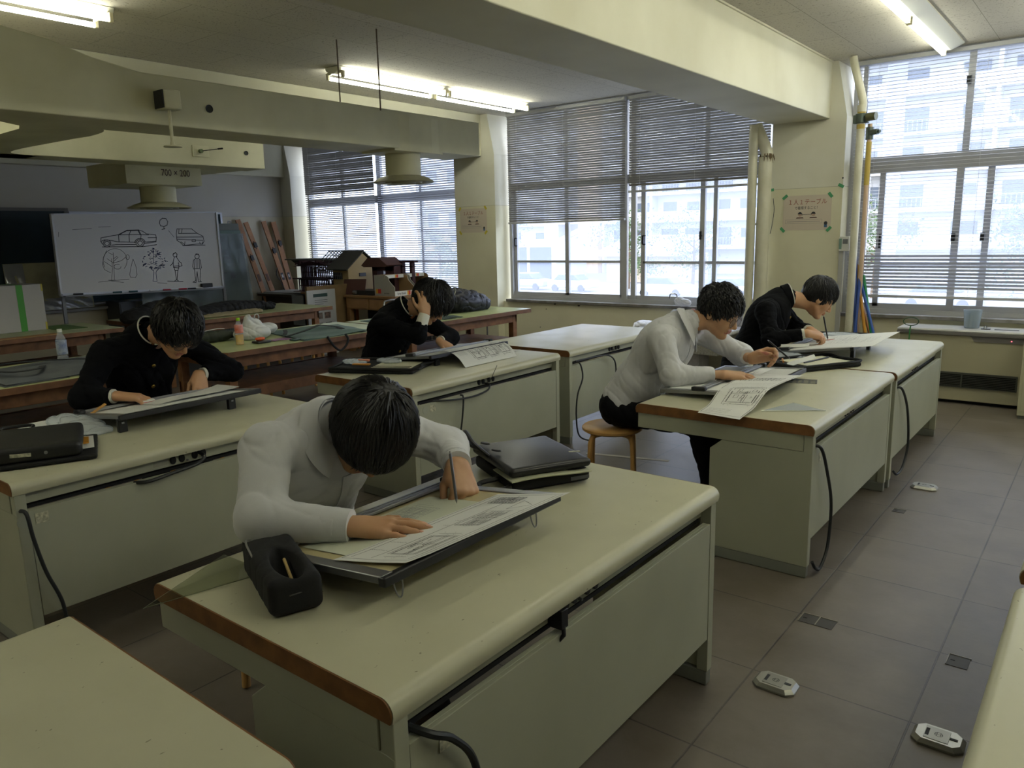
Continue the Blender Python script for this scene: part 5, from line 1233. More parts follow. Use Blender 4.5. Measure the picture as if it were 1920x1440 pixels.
# ---------------- desk of the student in profile
b4, s4 = drafting_board('drawing board of the student in profile, nearest the heater', -1.80, -1.29, 5.12, 5.86, .750, .815, leg='block', bar_t=.12, legy=(.25, .8), top=mat('board_white', '#c9cac4', .5))
def f4(u, v): p = s4(.22+1.02*u, -.02+1.05*v, .0025); return (p.x, p.y, p.z+.004*v)
sheet_thing('plan sheet spread over the drawing board nearest the heater', f4, elevation_lines(.3, .2, .9, .8, RNG)+plan_lines(.2, .5, .6, .95, RNG), 6, 6, inkm=M_inkl)
pencil('black pencil in the hand of the student in profile', (-1.575, 5.475, .965), (-1.545, 5.50, .80), M_black, .005)
e = thing('eraser', 'small white eraser with red band by the fingers of the profile student', 'eraser', tuple(s4(.45, .6, .01)))
Me = frameM(s4(.42, .62, .004), (.5, .85, .03), (.85, -.5, 0)); MB().box(0, .075, -.014, .014, -.014, -.001, Me).build('block', M_white, e, bevel=.002); MB().box(.002, .073, -.0145, .0145, -.008, -.004, Me).build('red_band', mat('red_band', '#a3262c', .5), e)
t = thing('scale_ruler', 'white scale ruler on the near side of the profile students board', 'ruler', tuple(s4(.3, .05, .01))); MB().prism([(-.013, 0), (.013, 0), (0, .02)], -.09, .09, 'y', frameM(s4(.24, .14, .012), (.3, -.9, 0), (.9, .3, .06))).build('body', M_paper, t)
oc, P, u, v = open_case('open black zip organizer behind the board nearest the heater', (-1.60, 6.16), .15, .40, .28)
Mx = frameM(P(0, 0, .7475), (u[0], u[1], 0), (v[0], v[1], 0)); MB().box(-.17, .17, -.10, .10, 0, .006, Mx).build('paper_stack', M_paper, oc)
F = Field((-1.85, 6.0, .74), (-1.35, 6.3, .80), .007); F.ell((-1.62, 6.14, .758), (.15, .08, .016), None, .02); F.wrinkle(.006, 1.6, 33); field_obj('plastic_wrap', F, M_film, oc, 0)
# ---------------- middle desk
b5, s5 = drafting_board('drawing board of the student holding his head on the middle desk', -3.95, -3.50, 3.56, 4.36, .750, .800, leg='block', bar_t=.55, legy=(.12, .9), top=mat('board_white', '#c9cac4', .5))
sheet_thing('white sheet taped on the middle drawing board', lambda u, v: s5(.05+.8*u, .05+.9*v, .0012), elevation_lines(.1, .1, .5, .9, RNG), 3, 3, inkm=M_inkl)
def f5(u, v):
    a = s5(.72, .28+.74*v, .010); t_ = u; x = a.x+.12*t_+.36*t_*(1-.30*t_)*.8; z = a.z*(1-t_)**1.0+.7235*t_+.035*math.sin(t_*PI)*(1-.3*t_)
    if t_ > .75: z = max(.7235, z-.02*(t_-.75))
    return (x, a.y-.10*t_-.04*t_*v, z)
ln = plan_lines(.30, .24, .85, .50, RNG, 1.5)+plan_lines(.30, .50, .85, .74, RNG, 1.2)+plan_lines(.15, .74, .85, .98, RNG, 1.5)+note_lines(.2, .05, .6, .2, RNG, 6)
sheet_thing('curved plan sheet sliding off the middle drawing board onto the desk', f5, ln, 14, 12, w=.0024)
oc, P, u, v = open_case('open black zip organizer with pens and plastic pouches on the middle desk', (-3.78, 3.38), -.45+.9, .58, .40)
for n_ in [c_ for c_ in oc.children]: pass
Mx = frameM(P(0, 0, .7475), (u[0], u[1], 0), (v[0], v[1], 0)); MB().box(-.02, .25, -.16, .12, 0, .003, Mx).build('paper_stack', mat('paper_cream', '#c9c7ae', .6), oc)
for k in range(3): MB().box(-.05, .24, -.15+.035*k, -.148+.035*k, .003, .006, Mx).build('page_edge', M_black, oc)
for i, (x, y, lb) in enumerate(((-.20, .03, 'clear plastic pouch in the organizer on the middle desk, left one'), (.02, .09, 'milky plastic sleeve lying on the organizer of the middle desk'))):
    c = P(x, y, .762); t = thing('plastic_pouch', lb, 'plastic bag', c); F = Field(np.array(c)-.16, np.array(c)+.16, .007); F.ell(c, (.10, .07, .014), None, .02); F.wrinkle(.006, 1.6, 40+i); field_obj('film', F, M_film, t, 0)
t = thing('yellow_ruler', 'yellow orange plastic case in the organizer on the middle desk', 'ruler', P(-.1, -.06, .757)); MB().box(-.06, .06, -.015, .015, 0, .010, frameM(P(-.11, -.07, .755), (u[0], u[1], 0), (v[0], v[1], 0))).build('strip', mat('amber_plastic', '#c0801c', .4), t, bevel=.003)
t = thing('orange_eraser', 'salmon coloured eraser in the organizer on the middle desk', 'eraser', P(-.16, .12, .757)); MB().box(-.04, .04, -.012, .012, 0, .014, frameM(P(-.13, .02, .765), (u[0], u[1], 0), (v[0], v[1], 0))).build('block', mat('salmon', '#c0785a', .5), t, bevel=.003)
t = thing('scale_ruler', 'grey scale ruler block beside the curved plan sheet on the middle desk', 'ruler', (-3.68, 4.46, .722)); MB().box(-.05, .05, -.02, .02, 0, .028, frameM((-3.72, 4.47, .7215), (.8, -.2, 0), (.2, .8, 0))).build('block', mat('scale_grey', '#7e8184', .4), t, bevel=.002)
t = thing('memo_sheet', 'small white memo sheet on the middle desk beside the scale ruler', 'paper', (-3.6, 4.44, .722)); MB().box(-.07, .07, -.05, .05, 0, .0015, frameM((-3.53, 4.43, .7215), (.8, .25, 0), (-.25, .8, 0))).build('sheet', M_paper, t)
WB_K = [[(4.452,1.654),(4.595,1.679),(4.665,1.688),(4.785,1.745),(4.932,1.747),(4.982,1.73),(5.031,1.695),(5.149,1.681),(5.156,1.644),(5.145,1.59),(5.071,1.582),(4.984,1.573)],[(4.452,1.654),(4.444,1.608),(4.461,1.577)],[(4.569,1.562),(4.625,1.567),(4.872,1.563)],[(4.665,1.688),(4.9,1.689),(5.056,1.682)],[(4.453,1.614),(4.491,1.629),(4.564,1.62),(4.66,1.601),(4.882,1.592)],[(4.563,1.583),(4.558,1.568),(4.548,1.555),(4.535,1.545),(4.519,1.541),(4.503,1.541),(4.489,1.547),(4.478,1.557),(4.471,1.57),(4.47,1.585),(4.475,1.6),(4.485,1.613),(4.498,1.623),(4.514,1.628),(4.53,1.628),(4.544,1.622),(4.555,1.612),(4.562,1.598),(4.563,1.583)],[(4.546,1.584),(4.541,1.572),(4.532,1.563),(4.52,1.558),(4.507,1.558),(4.496,1.564),(4.489,1.573),(4.487,1.585),(4.492,1.597),(4.501,1.606),(4.513,1.611),(4.526,1.61),(4.537,1.605),(4.544,1.595),(4.546,1.584)],[(4.984,1.577),(4.979,1.562),(4.968,1.548),(4.953,1.538),(4.936,1.533),(4.918,1.534),(4.901,1.54),(4.889,1.55),(4.881,1.564),(4.88,1.58),(4.885,1.595),(4.896,1.609),(4.911,1.619),(4.928,1.624),(4.946,1.623),(4.963,1.617),(4.975,1.607),(4.983,1.593),(4.984,1.577)],[(4.963,1.578),(4.959,1.566),(4.949,1.556),(4.936,1.551),(4.922,1.551),(4.91,1.557),(4.902,1.567),(4.901,1.579),(4.905,1.591),(4.915,1.601),(4.928,1.606),(4.942,1.606),(4.954,1.6),(4.962,1.59),(4.963,1.578)],[(4.865,1.586),(4.87,1.602),(4.88,1.616),(4.895,1.627),(4.913,1.635),(4.933,1.638),(4.953,1.637),(4.971,1.631),(4.986,1.621),(4.996,1.608),(5.001,1.593)],[(4.457,1.543),(4.972,1.533),(5.148,1.554)],[(4.671,1.688),(4.667,1.601)],[(4.835,1.74),(4.803,1.688),(4.796,1.598)],[(4.932,1.743),(4.958,1.686),(4.944,1.625)],[(5.045,1.646),(5.152,1.645)],[(4.979,1.59),(5.14,1.6)],[(4.684,1.692),(4.777,1.736),(4.925,1.737),(4.945,1.692)],[(5.453,1.755),(5.66,1.753),(5.733,1.695),(5.817,1.653),(5.825,1.585),(5.798,1.545),(5.747,1.55),(5.513,1.535),(5.482,1.573),(5.436,1.603),(5.436,1.692),(5.453,1.755)],[(5.48,1.747),(5.467,1.695),(5.733,1.695)],[(5.524,1.755),(5.51,1.698)],[(5.441,1.646),(5.816,1.644)],[(5.445,1.62),(5.811,1.595)],[(5.651,1.609),(5.702,1.608),(5.699,1.584),(5.648,1.585),(5.651,1.609)],[(5.513,1.532),(5.834,1.532)],[(5.49,1.583),(5.536,1.545),(5.547,1.584)],[(5.76,1.573),(5.766,1.546),(5.796,1.549),(5.802,1.576)],[(5.22,1.831),(5.231,1.869),(5.268,1.895),(5.315,1.889),(5.334,1.85),(5.32,1.804),(5.277,1.788),(5.23,1.796),(5.22,1.831)],[(5.272,1.788),(5.273,1.753)],[(5.245,1.749),(5.287,1.762)],[(5.414,1.413),(5.409,1.4),(5.398,1.39),(5.383,1.387),(5.37,1.391),(5.361,1.401),(5.358,1.415),(5.364,1.428),(5.375,1.437),(5.389,1.44),(5.403,1.436),(5.412,1.426),(5.414,1.413)],[(5.366,1.424),(5.397,1.445),(5.415,1.422),(5.408,1.389)],[(5.373,1.384),(5.347,1.312),(5.308,1.274)],[(5.404,1.382),(5.437,1.321),(5.459,1.307),(5.469,1.266),(5.425,1.255),(5.421,1.309)],[(5.351,1.312),(5.346,1.265),(5.426,1.266)],[(5.351,1.259),(5.363,1.205),(5.37,1.084),(5.34,1.066)],[(5.421,1.255),(5.399,1.189),(5.377,1.077),(5.397,1.069)],[(5.347,1.248),(5.423,1.239)],[(5.363,1.205),(5.405,1.205)],[(5.246,1.072),(5.459,1.052)],[(5.731,1.38),(5.725,1.365),(5.712,1.355),(5.696,1.351),(5.68,1.356),(5.669,1.367),(5.667,1.382),(5.673,1.397),(5.686,1.407),(5.702,1.411),(5.718,1.406),(5.729,1.395),(5.731,1.38)],[(5.671,1.393),(5.688,1.417),(5.724,1.411),(5.731,1.388)],[(5.674,1.352),(5.642,1.333),(5.621,1.246),(5.632,1.212)],[(5.721,1.35),(5.742,1.329),(5.746,1.227),(5.728,1.2)],[(5.664,1.332),(5.644,1.218),(5.718,1.214),(5.724,1.33)],[(5.696,1.345),(5.683,1.223)],[(5.644,1.211),(5.641,1.054),(5.602,1.036),(5.646,1.029),(5.656,1.06),(5.678,1.175),(5.681,1.066),(5.683,1.035),(5.725,1.033),(5.708,1.057),(5.732,1.207)]]
WB_G = [[(4.453,1.3),(4.444,1.327),(4.441,1.356),(4.444,1.385),(4.452,1.414),(4.466,1.441),(4.484,1.465),(4.507,1.485),(4.533,1.501),(4.561,1.512),(4.59,1.517),(4.62,1.517),(4.648,1.51),(4.674,1.499),(4.697,1.481),(4.716,1.46),(4.729,1.435),(4.738,1.407),(4.74,1.377),(4.736,1.347),(4.727,1.318),(4.712,1.291),(4.692,1.267)],[(4.516,1.129),(4.546,1.271),(4.549,1.395)],[(4.551,1.126),(4.564,1.27),(4.577,1.469)],[(4.555,1.345),(4.631,1.411)],[(4.56,1.339),(4.67,1.366),(4.725,1.407)],[(4.543,1.296),(4.459,1.362)],[(4.544,1.358),(4.494,1.397)],[(4.567,1.444),(4.521,1.471)],[(4.576,1.394),(4.62,1.424)],[(4.48,1.131),(4.572,1.125)],[(4.356,1.113),(4.515,1.122),(4.736,1.128)],[(4.515,1.116),(4.662,1.091)],[(4.773,1.406),(4.767,1.387),(4.754,1.376),(4.74,1.377),(4.73,1.389),(4.728,1.407),(4.734,1.426),(4.747,1.437),(4.761,1.436),(4.771,1.424),(4.773,1.406)],[(4.5,1.496),(4.453,1.411),(4.43,1.326),(4.447,1.263),(4.515,1.222)],[(4.654,1.291),(4.647,1.275),(4.629,1.265),(4.607,1.262),(4.586,1.267),(4.571,1.279),(4.567,1.295),(4.575,1.31),(4.592,1.321),(4.614,1.324),(4.636,1.319)],[(4.818,1.379),(4.781,1.285),(4.752,1.185),(4.759,1.152),(4.822,1.145),(4.846,1.179),(4.845,1.282),(4.818,1.379)],[(5.104,1.06),(5.233,1.042)],[(4.131,1.757),(4.353,1.769)],[(4.438,1.785),(4.584,1.79)],[(3.97,1.729),(3.963,1.677)],[(5.332,1.733),(5.399,1.647)]]
WB_B = [[(5.089,1.243),(5.083,1.241),(5.096,1.241)],[(5.245,1.339),(5.236,1.345),(5.274,1.329)],[(5.147,1.467),(5.154,1.474),(5.153,1.451)],[(4.947,1.382),(4.955,1.39),(4.961,1.37)],[(5.044,1.268),(5.06,1.268),(5.055,1.252)],[(5.087,1.504),(5.082,1.498),(5.082,1.487)],[(5.153,1.433),(5.138,1.44),(5.18,1.424)],[(5.047,1.446),(5.048,1.448),(5.038,1.436)],[(5.019,1.434),(5.026,1.425),(5.038,1.416)],[(5.068,1.461),(5.083,1.451),(5.091,1.45)],[(5.088,1.473),(5.102,1.471),(5.075,1.472)],[(5.164,1.477),(5.146,1.471),(5.159,1.474)],[(5.037,1.241),(5.054,1.25),(5.043,1.24)],[(5.09,1.479),(5.105,1.469),(5.088,1.461)],[(5.038,1.269),(5.043,1.278),(5.019,1.262)],[(5.044,1.433),(5.023,1.426),(5.031,1.416)],[(5.164,1.43),(5.162,1.43),(5.171,1.419)],[(4.964,1.41),(4.983,1.41),(4.959,1.398)],[(5.089,1.252),(5.11,1.25),(5.092,1.251)],[(4.963,1.303),(4.943,1.301),(4.971,1.301)],[(5.045,1.452),(5.053,1.454),(5.056,1.438)],[(5.208,1.337),(5.214,1.327),(5.192,1.329)],[(5.034,1.426),(5.029,1.43),(5.025,1.416)],[(5.038,1.256),(5.051,1.265),(5.041,1.243)],[(5.034,1.264),(5.048,1.269),(5.015,1.257)],[(5.081,1.466),(5.074,1.469),(5.1,1.457)],[(5.148,1.447),(5.14,1.444),(5.17,1.438)],[(5.099,1.259),(5.101,1.265),(5.115,1.243)],[(5.133,1.259),(5.145,1.255),(5.15,1.252)],[(5.172,1.276),(5.185,1.28),(5.162,1.269)],[(4.969,1.308),(4.987,1.315),(4.938,1.293)],[(5.174,1.459),(5.17,1.45),(5.199,1.454)],[(5.106,1.504),(5.113,1.503),(5.093,1.498)],[(5.097,1.261),(5.101,1.265),(5.115,1.259)],[(5.174,1.434),(5.191,1.425),(5.196,1.422)],[(5.241,1.339),(5.227,1.344),(5.25,1.329)],[(4.949,1.296),(4.954,1.299),(4.933,1.281)],[(4.941,1.344),(4.935,1.35),(4.941,1.329)],[(5.151,1.245),(5.169,1.237),(5.171,1.244)],[(5.04,1.465),(5.021,1.471),(5.025,1.456)],[(4.965,1.309),(4.978,1.319),(4.939,1.308)],[(5.168,1.284),(5.188,1.276),(5.142,1.276)],[(5.028,1.263),(5.021,1.26),(5.032,1.256)],[(5.127,1.256),(5.111,1.255),(5.139,1.248)],[(5.195,1.303),(5.189,1.301),(5.211,1.295)],[(5.134,1.486),(5.131,1.489),(5.132,1.473)],[(4.956,1.304),(4.955,1.31),(4.957,1.292)],[(5.209,1.303),(5.204,1.295),(5.234,1.295)],[(5.175,1.44),(5.165,1.441),(5.151,1.426)],[(5.057,1.485),(5.069,1.481),(5.07,1.474)],[(5.198,1.281),(5.177,1.29),(5.214,1.28)],[(5.187,1.298),(5.204,1.304),(5.156,1.284)],[(5.194,1.265),(5.201,1.257),(5.22,1.253)],[(5.125,1.462),(5.136,1.462),(5.137,1.46)],[(5.108,1.508),(5.09,1.512),(5.11,1.493)],[(5.086,1.256),(5.075,1.254),(5.1,1.248)],[(4.993,1.28),(4.987,1.282),(4.967,1.272)],[(5.228,1.372),(5.239,1.379),(5.238,1.358)],[(5.067,1.476),(5.066,1.473),(5.09,1.472)],[(5.208,1.282),(5.226,1.28),(5.203,1.269)],[(5.033,1.399),(5.044,1.397),(5.055,1.397)],[(5.118,1.253),(5.131,1.248),(5.141,1.239)],[(5.113,1.396),(5.126,1.406),(5.139,1.391)],[(5.028,1.38),(5.042,1.374),(5.044,1.364)],[(5.084,1.328),(5.101,1.321),(5.119,1.319)],[(5.081,1.303),(5.108,1.304),(5.113,1.287)],[(5.09,1.405),(5.102,1.4),(5.12,1.389)],[(5.168,1.399),(5.18,1.404),(5.185,1.388)],[(5.153,1.262),(5.165,1.254),(5.175,1.256)],[(5.146,1.433),(5.155,1.425),(5.167,1.428)],[(5.102,1.312),(5.11,1.315),(5.127,1.304)],[(5.03,1.333),(5.059,1.334),(5.058,1.333)],[(5.041,1.316),(5.05,1.308),(5.079,1.316)],[(5.183,1.371),(5.207,1.365),(5.203,1.361)],[(5.114,1.284),(5.126,1.278),(5.152,1.272)],[(5.107,1.428),(5.125,1.431),(5.139,1.417)],[(5.111,1.414),(5.133,1.41),(5.128,1.4)],[(5.131,1.425),(5.16,1.432),(5.152,1.414)],[(5.109,1.336),(5.13,1.336),(5.13,1.335)],[(4.999,1.308),(5.023,1.306),(5.032,1.302)],[(5.046,1.375),(5.074,1.383),(5.073,1.372)],[(5.148,1.377),(5.163,1.378),(5.175,1.364)],[(5.064,1.239),(5.072,1.193),(5.046,1.084),(5.1,1.077),(5.099,1.192),(5.122,1.236)],[(5.102,1.504),(5.078,1.323)],[(5.027,1.261),(5.062,1.22)],[(5.153,1.248),(5.108,1.211)]]
# ================================================================ back of the room
M_frame_w = mat('white_board_frame', '#b9bcc4', .4, .3)
M_wb = mat('whiteboard_surface', '#c4c1bc', .3, spec=.5)
M_bb = mat('blackboard_green', '#0e2228', .55, noise='#14303a', scale=1.5)
M_post = mat('grey_steel', '#77787a', .5, .3)
t = thing('blackboard', 'dark green blackboard on the left part of the far wall', 'blackboard', (-11.0, 3.0, .75))
MB().box(-11.045, -11.01, .4, 4.47, .80, 2.02).build('writing_surface', M_bb, t)
for b in ((-11.045, -10.99, .35, 4.52, 2.015, 2.055), (-11.045, -10.99, 4.47, 4.52, .76, 2.015)): MB().box(*b).build('frame_rail', mat('grey_wood_frame', '#6f6c66', .6), t)
MB().box(-11.045, -10.93, .35, 4.95, .70, .735).build('chalk_tray', mat('tray_grey', '#7c7c7a', .5), t)
t = thing('blackboard', 'white framed green blackboard behind the portable whiteboard', 'blackboard', (-11.0, 5.6, .75))
MB().box(-11.045, -11.01, 4.55, 6.72, .80, 1.99).build('writing_surface', mat('board_teal', '#1d4048', .5), t)
for b in ((-11.045, -10.99, 4.53, 6.75, 1.99, 2.015), (-11.045, -10.99, 6.72, 6.75, .76, 1.99), (-11.045, -10.99, 4.53, 6.75, .765, .79), (-11.045, -10.99, 4.53, 4.555, .79, 1.99)): MB().box(*b).build('frame_rail', M_frame_w, t)
# portable whiteboard
t = thing('whiteboard', 'portable whiteboard with pen drawings of two cars, trees and two standing figures', 'whiteboard', (-10.0, 5.0, 0))
MB().prism([(3.91, .99), (6.03, .945), (6.045, 1.975), (3.925, 1.935)], -10.02, -9.99, 'x').build('panel', M_wb, t)
def rail(a, b, w=.03, x0=-10.03, x1=-9.975):
    d = Vector((0, b[0]-a[0], b[1]-a[1])).normalized(); n = Vector((0, -d.z, d.y))*w/2; A, B_ = Vector((0, *a)), Vector((0, *b)); q = [A-n, B_-n, B_+n, A+n]
    return MB().prism([(p.y, p.z) for p in q], x0, x1, 'x')
rail((3.90, .985), (6.05, .94), .035).build('frame_rail', M_frame_w, t); rail((3.91, 1.94), (6.05, 1.98), .012).build('frame_rail', M_frame_w, t)
rail((3.905, .98), (3.92, 1.945), .022).build('frame_rail', mat('frame_bright', '#d4d6da', .4), t); rail((6.045, .94), (6.05, 1.98), .025).build('frame_rail', MATS['frame_bright'], t)
MB().prism([(3.92, .965), (6.02, .92), (6.02, .935), (3.92, .98)], -9.985, -9.90, 'x').build('pen_tray', M_post, t)
for y in (3.935, 6.08): 
    MB().box(-10.04, -10.01, y-.018, y+.018, .05, 1.56).build('upright', M_post, t); MB().box(-10.25, -9.75, y-.02, y+.02, .02, .06).build('foot', M_post, t, bevel=.004)
def wbs(name, L_, w_, m):
    o = MB(); 
    for s in L_: stroke(o, s, w_, frameM((-9.9885, 0, 0), (0, 1, 0), (0, 0, 1)))
    o.build(name, m, t)
wbs('ink_drawing', WB_K, .0085, mat('marker_black', '#232326', .6)); wbs('faint_drawing', WB_G, .0058, mat('marker_faint', '#5c5b5a', .6)); wbs('blue_drawing', WB_B, .0062, mat('marker_blue', '#30385e', .6))
mk = None
for i, (y, c, lb) in enumerate(((5.02, '#d8d8d8', 'white marker pen on the whiteboard tray, left of the red capped one'), (5.20, '#a8283a', 'red capped marker pen near the middle of the whiteboard tray'), (5.30, '#cfcfcf', 'white marker pen between the two red ones on the tray'), (5.42, '#a8283a', 'red marker pen nearer the eraser on the tray'), (5.55, '#25262c', 'black marker pen beside the white one on the tray'), (5.66, '#d8d8d8', 'white marker pen just left of the board eraser'), (4.75, '#1d4a50', 'dark teal marker pen at the left of the tray'), (4.55, '#1d4a50', 'second teal marker pen on the tray'), (4.08, '#1a1a1c', 'black marker pen at the far left end of the tray'))):
    z = .99-.0214*(y-3.92)*1; o = thing('marker_pen', lb, 'marker', (-9.95, y, z), 0, 'marker pens on the whiteboard tray')
    MB().tube([(-9.94, y-.055, z+.002), (-9.94, y+.055, z-.001)], .010, 8).build('barrel', mat('marker_'+c, c, .4), o, smooth='auto')
o = thing('board_eraser', 'black felt eraser on the right part of the whiteboard tray', 'eraser', (-9.95, 5.78, .96)); MB().box(-9.985, -9.93, 5.70, 5.86, .955, 1.01).build('block', M_black, o, bevel=.008)
# plastic covered picture panel
t = thing('picture_panel', 'pale brown picture panel in glossy plastic leaning under the left blackboard', 'panel', (-10.9, 4.1, .74))
Mp = frameM((-10.90, 3.66, .745), (0, 1, 0), (-.14, 0, 1))
MB().box(0, 1.0, 0, .62, -.01, .01, Mp).build('panel', mat('panel_pale', '#aaa582', .6, noise='#6f6e58', scale=2.5), t)
F = mat('gloss_film', '#8f9192', .12, spec=.8, bump=.6, scale=7)
MB().sheet(lambda u, v: Mp @ Vector((.22*u, .005+.61*v, .014+.006*math.sin(9*u+4*v)*math.sin(7*v))), 12, 16, .001).build('plastic_cover', F, t, smooth='auto')
MB().sheet(lambda u, v: Mp @ Vector((.02+.96*u, .005+.15*v, .014+.008*math.sin(19*u+4*v)*math.sin(5*v+u*7))), 30, 6, .001).build('plastic_cover', F, t, smooth='auto')
# green boards in plastic wrap
M_gb = mat('green_board', '#6a8274', .5, noise='#4b5f58', scale=3)
def wrapped(label, y0, y1, z0, z1, x=-10.45, rake=.12, clip=False):
    t = thing('wrapped_board', label, 'panel', (x, (y0+y1)/2, z0)); Mp = frameM((x, y0, z0), (0, 1, 0), (-rake, 0, 1)); w_, h_ = y1-y0, (z1-z0)*math.hypot(1, rake)
    MB().box(0, w_, 0, h_, -.02, .0, Mp).build('board', M_gb, t)
    MB().sheet(lambda u, v: Mp @ Vector((-.02+(w_+.05)*u+.03*(1-v)*(u-.5), v*h_*.97, .012+.007*math.sin(14*u+6*v)*math.sin(9*v+3*u))), 18, 26, .001).build('plastic_cover', M_film2, t, smooth='auto')
    o = MB(); R = random.Random(int(y0*10))
    for k in range(7): a, b = R.uniform(.02, w_-.15), R.uniform(.05, h_-.15); o.box(a, a+R.uniform(.05, .14), b, b+R.uniform(.02, .10), .001, .003, Mp)
    o.build('printed_blocks', mat('print_dark', '#2d3a3c', .5), t)
    if clip: MB().box(.0, w_*.95, h_, h_+.10, -.02, .01, Mp).build('clip_bar', mat('clip_greygreen', '#5e6258', .5), t, bevel=.004); MB().tube([Mp @ Vector((w_*.62+.03*math.cos(a), h_+.11+.03*math.sin(a), 0)) for a in np.linspace(0, 2*PI, 16)], .006, 6).build('hook_ring', M_alu, t)
    return t
M_film2 = bpy.data.materials.new('wrap_film'); M_film2.use_nodes = True; _film(M_film2, (.8, .86, .86), .30, (.42, .46, .47))
wrapped('tall green board wrapped in plastic with a hook, right of the whiteboard', 6.40, 6.83, .004, 1.74, clip=True)
wrapped('green board wrapped in plastic under the left half of the whiteboard', 5.12, 5.62, .004, 1.0, -10.36)
wrapped('dark board wrapped in plastic under the right half of the whiteboard', 5.66, 6.35, .004, 1.02, -10.36)
t = thing('steel_cabinet', 'dark grey cabinet between the whiteboard and the wooden table', 'cabinet', (-10.6, 4.9, 0)); MB().box(-10.98, -10.6, 4.85, 5.08, 0, .80).build('body', mat('cabinet_dark', '#3b3f44', .5), t, bevel=.005); MB().box(-10.598, -10.59, 4.87, 5.06, .05, .77).build('door', mat('cabinet_door', '#42464b', .5), t)
# leaning wooden planks with black clamps
M_pl = mat('plank_wood', '#a97a52', .55, noise='#946744', scale=8)
for i, (ya, za, yb, w_, lb, lo) in enumerate(((7.01, 1.905, 7.42, .085, 'leftmost leaning wooden plank, partly hidden by the wrapped board', 1.30), (7.15, 1.865, 7.62, .080, 'leaning wooden plank second from the left with black clamp', 1.50), (7.475, 1.88, 7.86, .085, 'leaning wooden plank second from the right with black clamp', 1.40), (7.66, 1.87, 7.92, .095, 'rightmost leaning wooden plank in the corner', 1.52))):
    t = thing('wooden_plank', lb, 'plank', (-10.6, yb-.03, 0), 0, 'leaning wooden planks')
    top = Vector((-11.0, ya, za)); bot = Vector((-10.72, yb, 0.01)); d = (top-bot); L_ = d.length; Mp = frameM(bot, d, (0, 1, 0)); sg = 1 if (Mp.to_3x3() @ Vector((0, 0, 1))).x > 0 else -1
    MB().box(0, L_, -w_/2, w_/2, 0, sg*.022, Mp).build('board', M_pl, t, bevel=.003)
    f = 1-(za-lo)/za; MB().box(L_*f-.04, L_*f+.04, -.028, .028, sg*.022, sg*.045, Mp).box(L_*f-.065, L_*f+.065, -.006, .006, sg*.022, sg*.03, Mp).build('clamp', M_black, t, bevel=.004)
    f = 1-(za-.98)/za; MB().box(L_*f-.06, L_*f+.06, -.024, .024, sg*.0215, sg*.024, Mp).build('socket_plate', M_black if i > 1 else mat('slot_wood', '#5b4030', .6), t)
    if i > 1: MB().box(L_*f-.02, L_*f+.03, -.014, .014, sg*.024, sg*.026, Mp).build('label', mat('label_white', '#a9a8a2', .5), t)
    if i == 2: MB().tube(spline([top.lerp(bot, .40)+Vector((.03, -.05, 0)), top.lerp(bot, .46)+Vector((.03, -.11, 0)), top.lerp(bot, .53)+Vector((.03, -.07, 0)), top.lerp(bot, .6)+Vector((.03, -.05, 0))], 6), .006, 6).build('flex', M_black, t, smooth='auto')
# side desk in the corner
t = thing('side_desk', 'dark side desk in the far corner with flat boards on it', 'desk', (-10.3, 7.5, 0)); MB().box(-10.95, -9.75, 7.22, 7.88, .70, .735).build('top', mat('sidedesk_top', '#57493a', .6), t, bevel=.003); MB().box(-10.9, -9.8, 7.27, 7.29, .2, .70).box(-10.9, -10.87, 7.27, 7.85, 0, .70).box(-9.83, -9.8, 7.27, 7.85, 0, .70).build('carcass', mat('sidedesk_body', '#3d3025', .7), t)
t = thing('flat_board', 'grey white flat boards stacked on the corner side desk', 'board', (-10.4, 7.5, .735)); MB().box(-10.93, -9.95, 7.20, 7.75, .7365, .750).box(-10.85, -10.0, 7.25, 7.8, .751, .766).build('boards', mat('board_grey', '#8b8c88', .6), t)
t = thing('white_cloth', 'grey white sheet hanging over the front of the corner desk', 'sheet', (-9.85, 7.2, .73)); MB().box(-10.0, -9.72, 7.195, 7.205, .28, .735).build('sheet', mat('cloth_grey', '#8d8f8e', .7), t)
# display boards
t = thing('plywood_board', 'large brown plywood board leaning behind the poster board', 'board', (-8.62, 6.9, 0)); MB().box(-8.64, -8.60, 6.44, 7.28, .0, .945).build('sheet', mat('ply_brown', '#7b6442', .6, noise='#6c5637', scale=6), t); MB().box(-8.642, -8.58, 7.262, 7.30, .0, .94).build('edge', mat('ply_orange', '#b4763a', .55), t)
t = thing('poster_board', 'white exhibition poster board with green title bar and four photographs', 'poster', (-8.55, 6.66, 0))
MB().box(-8.575, -8.555, 6.40, 6.875, .0, .895).build('board', mat('poster_white', '#a9abad', .5), t)
PX = -8.554
MB().box(PX, PX+.001, 6.50, 6.74, .80, .845).build('title_bar', mat('poster_green', '#1f3a34', .5), t)
o = MB(); R = random.Random(2)
for k in range(4): o.box(PX, PX+.001, 6.52, 6.60+R.uniform(.06, .14), .755-k*.028, .760-k*.028)
o.build('text_lines', M_ink, t)
for y, z, c in ((6.53, .50, '#8d7f74'), (6.67, .50, '#8a6f63'), (6.53, .36, '#55534f'), (6.68, .36, '#5d6058')): MB().box(PX, PX+.001, y, y+.105, z, z+.085).build('photograph', mat('photo'+c, c, .5, noise='#3c3b39', scale=30), t)
